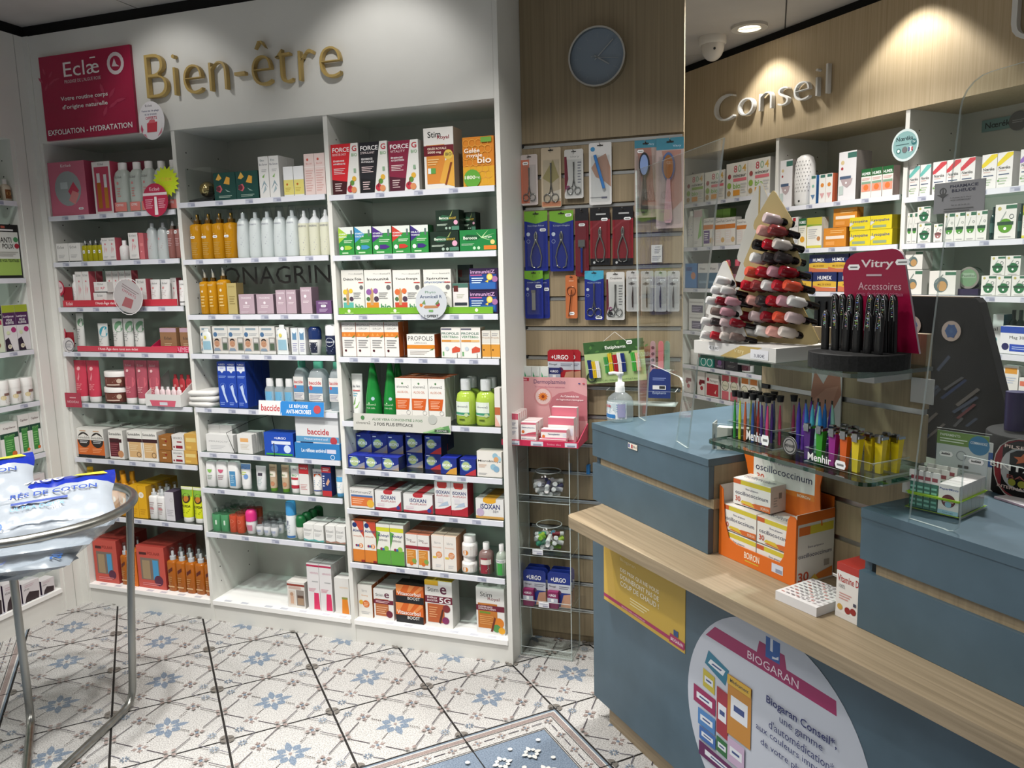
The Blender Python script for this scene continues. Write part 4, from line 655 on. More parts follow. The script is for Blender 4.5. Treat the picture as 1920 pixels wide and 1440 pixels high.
vitc('vit3', '4a2a7c', 'green effervescent box with purple triangle', ('VITAMINE C', 'GINSENG'))
vitc('vit4', 'c0392c', 'green effervescent box with red triangle', ('VITAMINE C', 'GUARANA'))
vitc('vit5', '3a2a74', 'green effervescent box with indigo triangle', ('MULTI', 'VITAMINES'))
B('berod', 'vitamin_box', 'box', 'black-green vitamin box with pink tablet', '15281c', [('P', [(.1, .62), (.3, .78), (.6, .7), (.68, .6), (.5, .5), (.25, .48)], '24563a'), ('T', 'Berocca', .15, .56, .4, .13, 'e0e8d8', 1), ('T', 'BOOST', .58, .56, .3, .1, 'c8a83a', 1), ('P', [(.6, .7), (.75, 1), (.66, .7)], '8a9a5a'), ('C', .86, .4, .09, 'd8a0b8'), ('R', .68, .04, 1, .22, '4a7a64'), ('C', .45, .13, .05, '9ab0a0'), ('C', .6, .13, .05, '9ab0a0'), ('L', .05, .25, .5, .36, 2, 'b8c8b8')], '0c1810')
B('berog', 'vitamin_box', 'box', 'wide bright green vitamin box with light burst', '1c7a3c', [('P', [(.05, .62), (.2, .78), (.5, .74), (.58, .62), (.45, .5), (.2, .48)], '15502c'), ('T', 'Berocca', .1, .55, .38, .14, 'e8f0e0', 1), ('T', 'Energie', .62, .58, .26, .12, 'd8e8d0', 1), ('P', [(.6, .65), (.8, 1), (.64, .66), (.95, .8), (.64, .62), (.9, .45), (.6, .6), (.45, .9)], 'b8d8a0'), ('C', .9, .4, .06, 'e0c87a'), ('R', .66, .04, 1, .24, 'd0782a'), ('C', .4, .13, .04, 'b8d8b8'), ('C', .52, .13, .04, 'b8d8b8'), ('L', .05, .26, .4, .36, 2, 'b8d8b8')], '124a24')
def forceg(k, col, dk, desc, sub, l2):
    B(k, 'supplement_box', 'box', desc, 'dcdbd6', [('P', [(0, 0), (.5, 0), (.74, 1), (0, 1)], col), ('P', [(0, 0), (.5, 0), (.56, .25), (0, .3)], dk), ('T', 'FORCE', .06, .84, .62, .09, 'f0ecec', 1), ('T', sub, .06, .77, .5, .045, 'e8d8d8'), ('T', 'G', .78, .84, .17, .11, 'b8303c', 1), ('T', 'BIO', .76, .74, .2, .06, '5a9a5a'), ('T', l2[0], .08, .65, .4, .04, 'f0ecec', 1), ('T', l2[1], .08, .59, .44, .04, 'f0ecec', 1), ('L', .08, .4, .5, .53, 4, 'e0c8c8'), ('L', .1, .06, .36, .24, 4, 'c8b0b0'), ('C', .82, .3, .08, 'd8a83a'), ('C', .74, .22, .08, '5a8a3a'), ('C', .66, .1, .11, 'b83040'), ('C', .8, .08, .1, 'd08a5a'), ('P', [(.6, .12), (.72, .26), (.66, .1)], '7a2030'), ('R', .82, .42, .9, .5, '8aa88a')], 'c8c4be', 'd8d6d0')
forceg('forr', 'c8232c', '3c1016', 'red and white ampoule box with fruit', 'BOOSTER SHOT', ('ÉNERGIE', 'IMMÉDIATE'))
forceg('fork', '1e1e24', '141418', 'black and white ampoule box with fruit', 'STIMULANT', ('PERFORMANCES', 'PHYSIQUES'))
forceg('form', '80203c', '4a1428', 'burgundy and white ampoule box with fruit', 'VITALITY', ('ÉNERGIE', 'AU QUOTIDIEN'))
B('stimgel', 'supplement_box', 'box', 'tall white royal jelly box with maroon band', 'dedbd6', [('T', 'Stim', .14, .84, .44, .1, '333', 1), ('T', 'Royal', .46, .79, .4, .08, '8a2030', 1), ('R', .08, .08, .7, .72, 'cf8434'), ('P', [(.5, .1), (1, .02), (1, .55), (.7, .45)], 'd8a040'), ('R', 0, .54, 1, .71, '6a1824'), ('T', 'GELÉE ROYALE', .12, .64, .64, .045, 'ecdcc8', 1), ('T', '2000 mg', .12, .57, .46, .05, 'ecdcc8', 1), ('C', .82, .55, .15, 'd8b850'), ('T', 'BIO', .73, .53, .2, .05, '333', 1), ('P', [(.68, .06), (.74, .05), (.95, .42), (.88, .42)], '7a3a18'), ('R', .12, .25, .28, .34, 'e0e4e0'), ('R', .22, .25, .38, .34, '5a9a4a'), ('L', .12, .38, .5, .5, 3, 'e8c080')], '9a8a78', 'dedbd6')
B('gelee', 'supplement_box', 'box', 'orange honeycomb-patterned royal jelly box', 'c87a1c', [('R', 0, .0, 1, .4, 'd09a24')]+[('O', .12+.2*i+(.1 if j % 2 else 0), .1+.13*j, .11, .012, 'dca040') for j in range(7) for i in range(5) if .12+.2*i+(.1 if j % 2 else 0) < .9]+[('T', 'Gelée', .06, .68, .5, .09, 'ece0d0', 1), ('T', 'royale', .14, .57, .5, .09, 'ece0d0', 1), ('T', 'bio', .48, .46, .44, .13, 'ece0d0', 1), ('C', .3, .16, .27, '5a9a34'), ('T', '1800', .06, .15, .34, .07, 'ece8d8', 1), ('T', 'mg', .42, .15, .12, .04, 'ece8d8'), ('R', .6, .88, .94, .98, '6a9a3a')], 'a8641c')

# --- counsel wall
def m804(k, desc, col):
    B(k, 'supplement_box', 'box', desc, 'd6d3cc', [('T', '8', .36, .72, .16, .2, 'b8505a', 1), ('T', '0', .56, .72, .16, .2, '8aa88a', 1), ('T', '4', .76, .72, .18, .2, 'c8a050', 1), ('T', 'minceur', .34, .58, .6, .09, '333', 1), ('R', .34, .46, .96, .55, col), ('T', 'bio', .34, .26, .34, .15, '7aa848', 1), ('R', .34, .06, .66, .22, 'd0903a'), ('C', .15, .36, .1, '8aa848'), ('C', .16, .62, .08, '9a4a4a'), ('C', .14, .14, .09, 'a88a5a'), ('L', .7, .1, .96, .42, 4, 'bbb')], 'a8a6a0')
m804('m804a', 'white slimming box with sorrel green print', '8aa84a'); m804('m804b', 'white slimming box with pink band', 'd0707a')
V('tubesm', 'cream_tube', 'tube', 'small white tube on upper shelf', 'tubeup', ['dcdad6', 'e4e2e0'], [('L', .2, .3, .8, .7, 5, 'aab')])
B('greenbx', 'supplement_box', 'box', 'white box with light green curve', 'd4d2ce', [('P', [(.5, .2), (.95, .3), (.95, .9), (.7, .6)], '8ab86a'), ('R', 0, .8, 1, .97, 'd0b8bc'), ('L', .1, .08, .5, .16, 2, 'aaa')], 'aab8a0')
B('limebx', 'supplement_box', 'box', 'plain lime green box', '8ab45a', [('L', .2, .3, .8, .6, 3, 'a8cc80')], '6a9440')
def calor(k, desc, c2, c1='c87a3a'):
    B(k, 'supplement_box', 'box', desc, 'dcd9d4', [('T', 'CalorieTrack', .04, .84, .9, .09, '444'), ('R', 0, .6, 1, .76, c1), ('R', .05, .1, .6, .56, c2), ('C', .78, .2, .18, 'c8a878'), ('L', .1, .2, .5, .5, 4, 'ddd')], 'b8b4ae')
calor('calp', 'white box with orange band and violet panel', '5a3a7c'); calor('calw', 'white box with orange band and cherry print', 'd8d0cc')
B('aroma', 'diffuser_box', 'box', 'tall white aroma diffuser box with drop', 'd6d4d6', [('R', .5, .86, 1, .97, '3f6a60'), ('C', .22, .78, .1, 'c8b48a'), ('C', .2, .66, .07, 'a03a40'), ('R', .08, .44, .72, .5, '4a5a74'), ('P', [(.12, .44), (.82, .44), (.72, .32), (.5, .26), (.25, .32)], 'a8989a'), ('C', .45, .36, .05, 'eee'), ('R', .04, .12, .3, .3, 'b0bcb8')], '7a7470', 'd4d2d0')
B('slimbl', 'oil_box', 'box', 'slim white oil box with blue side', 'd8d6d2', [('R', .2, .88, .9, .98, '3f6a60'), ('C', .5, .62, .2, '7aa89a'), ('P', [(.15, .32), (.85, .32), (.5, .14)], '5a7a9a')], '2f6aa8')
B('slimrd', 'oil_box', 'box', 'slim white oil box with coral side', 'd8d6d2', [('R', .2, .88, .9, .98, '3f6a60'), ('C', .5, .62, .25, 'c8803a'), ('P', [(.15, .34), (.85, .34), (.5, .14)], 'c89a9a')], 'd06a4a')
B('humer', 'nasal_spray_box', 'box', 'white spray box with dark green top and coral disc', 'd9d6d0', [('R', 0, .74, 1, 1, '1f5a30'), ('T', 'HUMER', .08, .78, .84, .1, 'e8ece8', 1), ('R', .05, .48, .95, .56, '7a9a84'), ('R', .05, .22, .95, .48, 'd8907a'), ('C', .5, .36, .25, 'd0703a'), ('L', .1, .6, .9, .7, 2, 'd0a09a')], 'c0a8a4')
B('slimgrey', 'inhaler_box', 'box', 'slim pale box with red tip', 'd0ceca', [('R', .15, .86, .6, .97, 'a82830'), ('T', 'RHINOMER', .05, .68, .85, .05, '555'), ('P', [(.2, .1), (.9, .2), (.9, .5)], 'a8aab0')], 'aaa')
B('humexy', 'cough_box', 'box', 'white syrup box with green corner and honey', 'd8d4c4', [('R', 0, .76, 1, 1, '1f5a34'), ('T', 'HUMEX', .1, .82, .8, .1, 'eee', 1), ('C', .5, .3, .3, 'd0962a'), ('L', .1, .5, .8, .7, 3, 'a0a09a')], 'c8b868')
B('humexw', 'cough_box', 'box', 'white box with yellow-green top band', 'd9d6cc', [('R', 0, .72, 1, 1, 'b8b03a'), ('P', [(0, .7), (.5, .74), (1, .72), (1, .76), (0, .78)], '7a9a3a'), ('L', .1, .3, .7, .64, 5, 'aaa'), ('C', .8, .3, .12, 'b07a4a'), ('R', 0, 0, 1, .08, 'c8c04a')], 'd0ccc0')
B('orangeb', 'lozenge_box', 'box', 'orange lozenge box with white label', 'c8802a', [('R', .1, .42, .92, .58, 'e0d0c0'), ('L', .3, .7, .9, .9, 2, 'e0b070'), ('R', .1, .1, .5, .3, 'd8944a')], 'a8681c')
B('lyso', 'lozenge_box', 'box', 'yellow lozenge box with blue lettering', 'd2c026', [('T', 'Lysopaïne', .06, .52, .82, .26, '23387c', 1), ('P', [(0, .3), (.2, .5), (.12, .6), (0, .6)], 'c8c8c8'), ('R', .12, .12, .75, .3, '8a9a7a')], 'b0a01e', 'd8c838')
B('humexb', 'cold_remedy_box', 'box', 'navy-topped box with yellow and red wave', 'd0ccc4', [('R', 0, .5, 1, 1, '1c2858'), ('T', 'HUMEX', .2, .6, .6, .2, 'e8e8ec', 1), ('P', [(0, .5), (.5, .56), (1, .5), (1, .22), (0, .22)], 'd0a83a'), ('T', 'MAL DE GORGE', .22, .3, .56, .1, '5a2a1a', 1), ('P', [(0, 0), (1, 0), (1, .18), (.4, .2), (0, .3)], 'c06a4a')], '161f44', '1c2858')
def noer(k, desc, col):
    B(k, 'supplement_box', 'box', desc, 'dad8d6', [('P', [(0, .72), (.62, .98), (1, .98), (1, .9), (.2, .64), (0, .62)], col), ('T', 'Nœréka', .1, .52, .75, .09, '333', 1), ('R', .12, .36, .8, .39, '4a5a74'), ('L', .12, .46, .6, .51, 1, 'c9a8a0'), ('L', .12, .08, .7, .3, 3, 'a8b8a0'), ('C', .12, .2, .07, '6a9a5a')], 'c0bebc')
noer('noert', 'white supplement box with teal ribbon', '6ab4ac'); noer('noerr', 'white supplement box with red ribbon', 'c0464e'); noer('noery', 'white supplement box with yellow ribbon', 'd8c43a'); noer('noerp', 'white supplement box with violet ribbon', '8a6ab0')
def gout(k, desc, c='4a8a3a', d='2f4a3a'):
    B(k, 'essential_oil_box', 'box', desc, 'd6d5d0', [('R', .5, .86, 1, .97, '3f6a54'), ('C', .2, .88, .09, 'b0a868'), ('C', .5, .38, .34, c), ('R', .12, .4, .88, .5, d), ('C', .5, .3, .07, 'eee'), ('O', .78, .64, .11, .025, '4a5a5a'), ('P', [(.24, .52), (.5, .8), (.53, .8), (.3, .52)], '9aa4a0'), ('L', .2, .04, .8, .1, 1, 'aaa')], 'a8b0a8')
gout('gotg', 'white oil box with green drop, tall'); gout('gotd', 'small square white oil box with dark green drop', '2f6a4a'); gout('gotr', 'small rose-tinted oil box with brown drop', '9a6a6a', '6a4a4a'); gout('gotbig', 'large white oil box with big green drop', '5a9034')
gout('gotbl', 'small white oil box with blue dot', '2f6a44')
B('photobx', 'incense_box', 'box', 'white box with round photo of wooden sticks', 'd4d2cc', [('R', .6, .82, 1, .95, '3f6a54'), ('C', .45, .42, .27, '5a6a6a'), ('C', .5, .36, .18, 'b08a5a'), ('P', [(.2, .5), (.5, .85), (.54, .83), (.28, .5)], '7a8480')], 'c0beb8')
V('darkbot', 'oil_bottle', 'bottle', 'slim dark green oil bottle', 'bottle', ['1f3a38|g', '2a3a38'], [('R', 0, .2, 1, .5, '3a5a54')])
B('tealbx', 'supplement_box', 'box', 'white box with teal curve behind the board', 'd4d4d4', [('C', .2, .3, .3, '4a9a9a'), ('T', 'al', .1, .55, .4, .1, '333')], '2f6474')
B('mag300', 'magnesium_box', 'box', 'white and blue magnesium box', 'd9d9dc', [('R', 0, .76, 1, 1, '2c4aa0'), ('T', 'Mag 300+', .3, .52, .65, .14, '444'), ('C', .18, .26, .12, '2c2c5a'), ('R', .32, .1, 1, .36, '2c4aa8'), ('L', .4, .16, .9, .3, 2, 'a8b8e0')], 'b8b8bc')
B('setux', 'syrup_box', 'box', 'tall white syrup box with orange top', 'd8d6d2', [('R', .1, .82, .9, .95, 'd0923a'), ('T', 'sétux', .1, .36, .8, .1, '3a4a7a'), ('R', .2, .06, .8, .2, 'd0803a'), ('L', .15, .6, .85, .76, 3, 'b8c0d0')], 'c0beba')
B('homeo', 'syrup_box', 'box', 'white syrup box with coral top', 'd8d6d2', [('R', .05, .76, .95, .9, 'd0705a'), ('T', 'Homéo', .06, .42, .8, .14, '3a4a7a'), ('C', .5, .06, .4, 'd08a4a')], 'c0beba')
B('bluebx', 'patch_box', 'box', 'blue patch box with orange photo', '3a78b4', [('C', .7, .5, .2, 'b87a5a'), ('R', .1, .7, .6, .85, '2a4a8a')], '2a5a94')
B('greyblue', 'water_flosser_box', 'box', 'white-topped box with blue grey panel', 'd0d0d0', [('R', 0, 0, 1, .62, '5a7488'), ('T', 'Water', .15, .74, .6, .1, '445'), ('R', .1, .2, .9, .3, '7a94a8')], 'a8aab0')
V('pinkbot', 'vitamin_bottle', 'bottle', 'bottle with pink shiny cap', 'bottle', ['4a3434|g', 'c85a6a|s'], [('R', 0, .1, 1, .5, '8a5a6a')])
B('nicot', 'nicotine_box', 'box', 'white box with violet panel and stripes', 'd4d3d2', [('T', 'nicotoxin', .05, .74, .88, .12, '444'), ('R', .2, .12, .95, .6, '4a4464'), ('L', .25, .2, .85, .5, 3, 'a8a0b8')], 'b4b2b4')
B('tealpack', 'pantyliner_box', 'box', 'teal box with white arc', '2f8478', [('O', .3, .3, .2, .04, 'd8e4e0'), ('O', .75, .3, .2, .04, 'd8e4e0'), ('L', .15, .75, .85, .9, 2, '7ab8ac')], '246a60')
B('purpk', 'towel_pack', 'packet', 'dark purple pack with white top', '3a3440', [('R', 0, .78, 1, 1, 'ccc8cc'), ('C', .5, .45, .2, '6a4a7a'), ('L', .2, .1, .8, .25, 2, '9a8aa0')], '2a2430')
B('darkpk', 'towel_pack', 'packet', 'charcoal pack with grey lettering', '2c2a30', [('T', 'mI', .4, .6, .25, .18, '9a9aa0'), ('L', .2, .2, .8, .4, 2, '666')], '1c1a20')
V('jarpl', 'jar', 'jar', 'white jar with dark maroon label', 'jar', ['d8d6d6', 'dcdcdc'], [('R', 0, .1, 1, .58, '4a2430'), ('L', .2, .2, .8, .45, 3, 'a88a90')])
V('jarwh', 'jar', 'jar', 'small plain white pot', 'jar', ['d6d4d0', 'dcdad6'], [('L', .2, .2, .8, .45, 3, 'aaa')])
B('fecti', 'supplement_box', 'box', 'white and red circulation box', 'd4d0cc', [('R', .1, .05, 1, .58, 'a82430'), ('T', 'Fertigyn', .35, .64, .6, .12, '444'), ('C', .2, .75, .1, '9a2a3a'), ('P', [(.7, .2), (.85, .35), (.8, .15)], 'd8c0b0')], 'b4b0ac')
B('fecti2', 'supplement_box', 'box', 'white box with cherry red fruit print', 'd4d0cc', [('C', .4, .5, .2, '8a2430'), ('C', .6, .3, .2, '9a3038'), ('R', .3, .5, 1, .65, '6a1a24')], 'b4b0ac')
B('biored', 'supplement_box', 'box', 'slim coral and white organic box', 'd0ccc4', [('R', .1, .75, .9, 1, 'b8505a'), ('R', .1, 0, .9, .35, 'c0606a'), ('C', .5, .58, .42, 'c8c4b0'), ('O', .5, .58, .42, .05, '5a5a4a'), ('T', 'bio', .25, .54, .5, .08, '5a6a4a')], 'c0bcb4')
B('bioor', 'supplement_box', 'box', 'slim orange and white organic box', 'd6d2ca', [('R', .1, .78, .9, 1, 'c87a3a'), ('C', .5, .52, .42, 'd0ccb8'), ('O', .5, .52, .42, .05, '6a6a4a'), ('T', 'bio', .25, .48, .5, .08, '5a6a4a')], 'c8c4bc')
# --- left wall
V('argan', 'oil_bottle', 'bottle', 'small cream bottle with brown label and white cap', 'bottle', ['c8bca8', 'd8d4d0'], [('R', .2, .1, .8, .52, '7a4a24'), ('C', .5, .34, .2, 'b08a4a')])
B('antipoux', 'lice_treatment_pack', 'packet', 'black and lime lice treatment pack', '1c1c1c', [('R', .04, .05, .96, .86, 'd4d6d0'), ('R', .04, .05, .96, .36, '9ab858'), ('T', 'ANTI', .28, .66, .42, .1, '222', 1), ('T', 'POUX', .34, .55, .42, .09, '222', 1), ('C', .86, .72, .09, '4a8a5a'), ('C', .88, .6, .09, 'a02a3a'), ('R', .02, .88, .8, .91, 'e0e0e0'), ('R', .35, .93, .5, .97, 'b05a4a'), ('T', 'DE VOS TEXTILES', .12, .3, .78, .05, '3a4a2a', 1), ('L', .1, .4, .9, .5, 3, 'a8a8a0')], '111')
B('lentip', 'lice_treatment_box', 'box', 'purple and white lice lotion box with lime top', 'd2cfd0', [('R', 0, .84, 1, 1, '9aa82e'), ('R', 0, .56, 1, .84, '4a2450'), ('T', 'Lentipoux', .08, .72, .8, .06, 'e0d8e0', 1), ('T', 'POUX', .28, .65, .45, .05, 'eee', 1), ('T', '& LENTES', .18, .59, .64, .05, 'eee', 1), ('C', .75, .46, .2, 'a0306a'), ('P', [(0, 0), (.6, 0), (.3, .3), (0, .25)], '2a2030'), ('C', .32, .1, .16, 'd8d0b8'), ('T', '15', .24, .08, .16, .05, '333', 1), ('C', .3, .4, .14, 'c8d0a8')], 'b8b0b4')
B('kitbx', 'lice_treatment_box', 'box', 'pale green box with black top at left edge', 'c8d0b8', [('R', 0, .66, 1, 1, '1c1c20'), ('T', 'it', .6, .74, .35, .1, 'eee', 1), ('R', .2, .55, .95, .64, 'a02a4a'), ('C', .6, .14, .16, '8a6a54')], 'a8b098')
V('pilljar', 'supplement_jar', 'jar', 'white capsule jar with brown print', 'jar', ['dcdad6', 'e0deda'], [('C', .3, .32, .18, 'c8b890'), ('R', .35, .4, .95, .5, '7a5a54'), ('L', .4, .12, .9, .3, 3, 'a8a29a')])
B('capil', 'hair_treatment_box', 'box', 'white hair treatment box with green panel', 'd9d8d4', [('T', 'Capileov', .2, .82, .7, .07, '5a3a3a', 1), ('R', 0, .58, 1, .72, '1c4434'), ('R', .2, .1, .75, .62, '3f8440'), ('C', .7, .14, .14, 'c8682e'), ('L', .28, .2, .68, .55, 6, '7ab86a'), ('T', 'ANTI-CHUTE', .2, .62, .6, .05, '8ac878', 1)], 'c4c2bc')
B('elcbx', 'hair_dye_box', 'box', 'white hair colour box with dark swatch', 'cfcacc', [('P', [(.1, 0), (.9, 0), (.95, .35), (.4, .5), (.2, .3)], '33262a'), ('T', 'elcea', .1, .62, .3, .1, '444'), ('L', .15, .75, .7, .9, 2, 'c0a8b0')], '3a2a44')

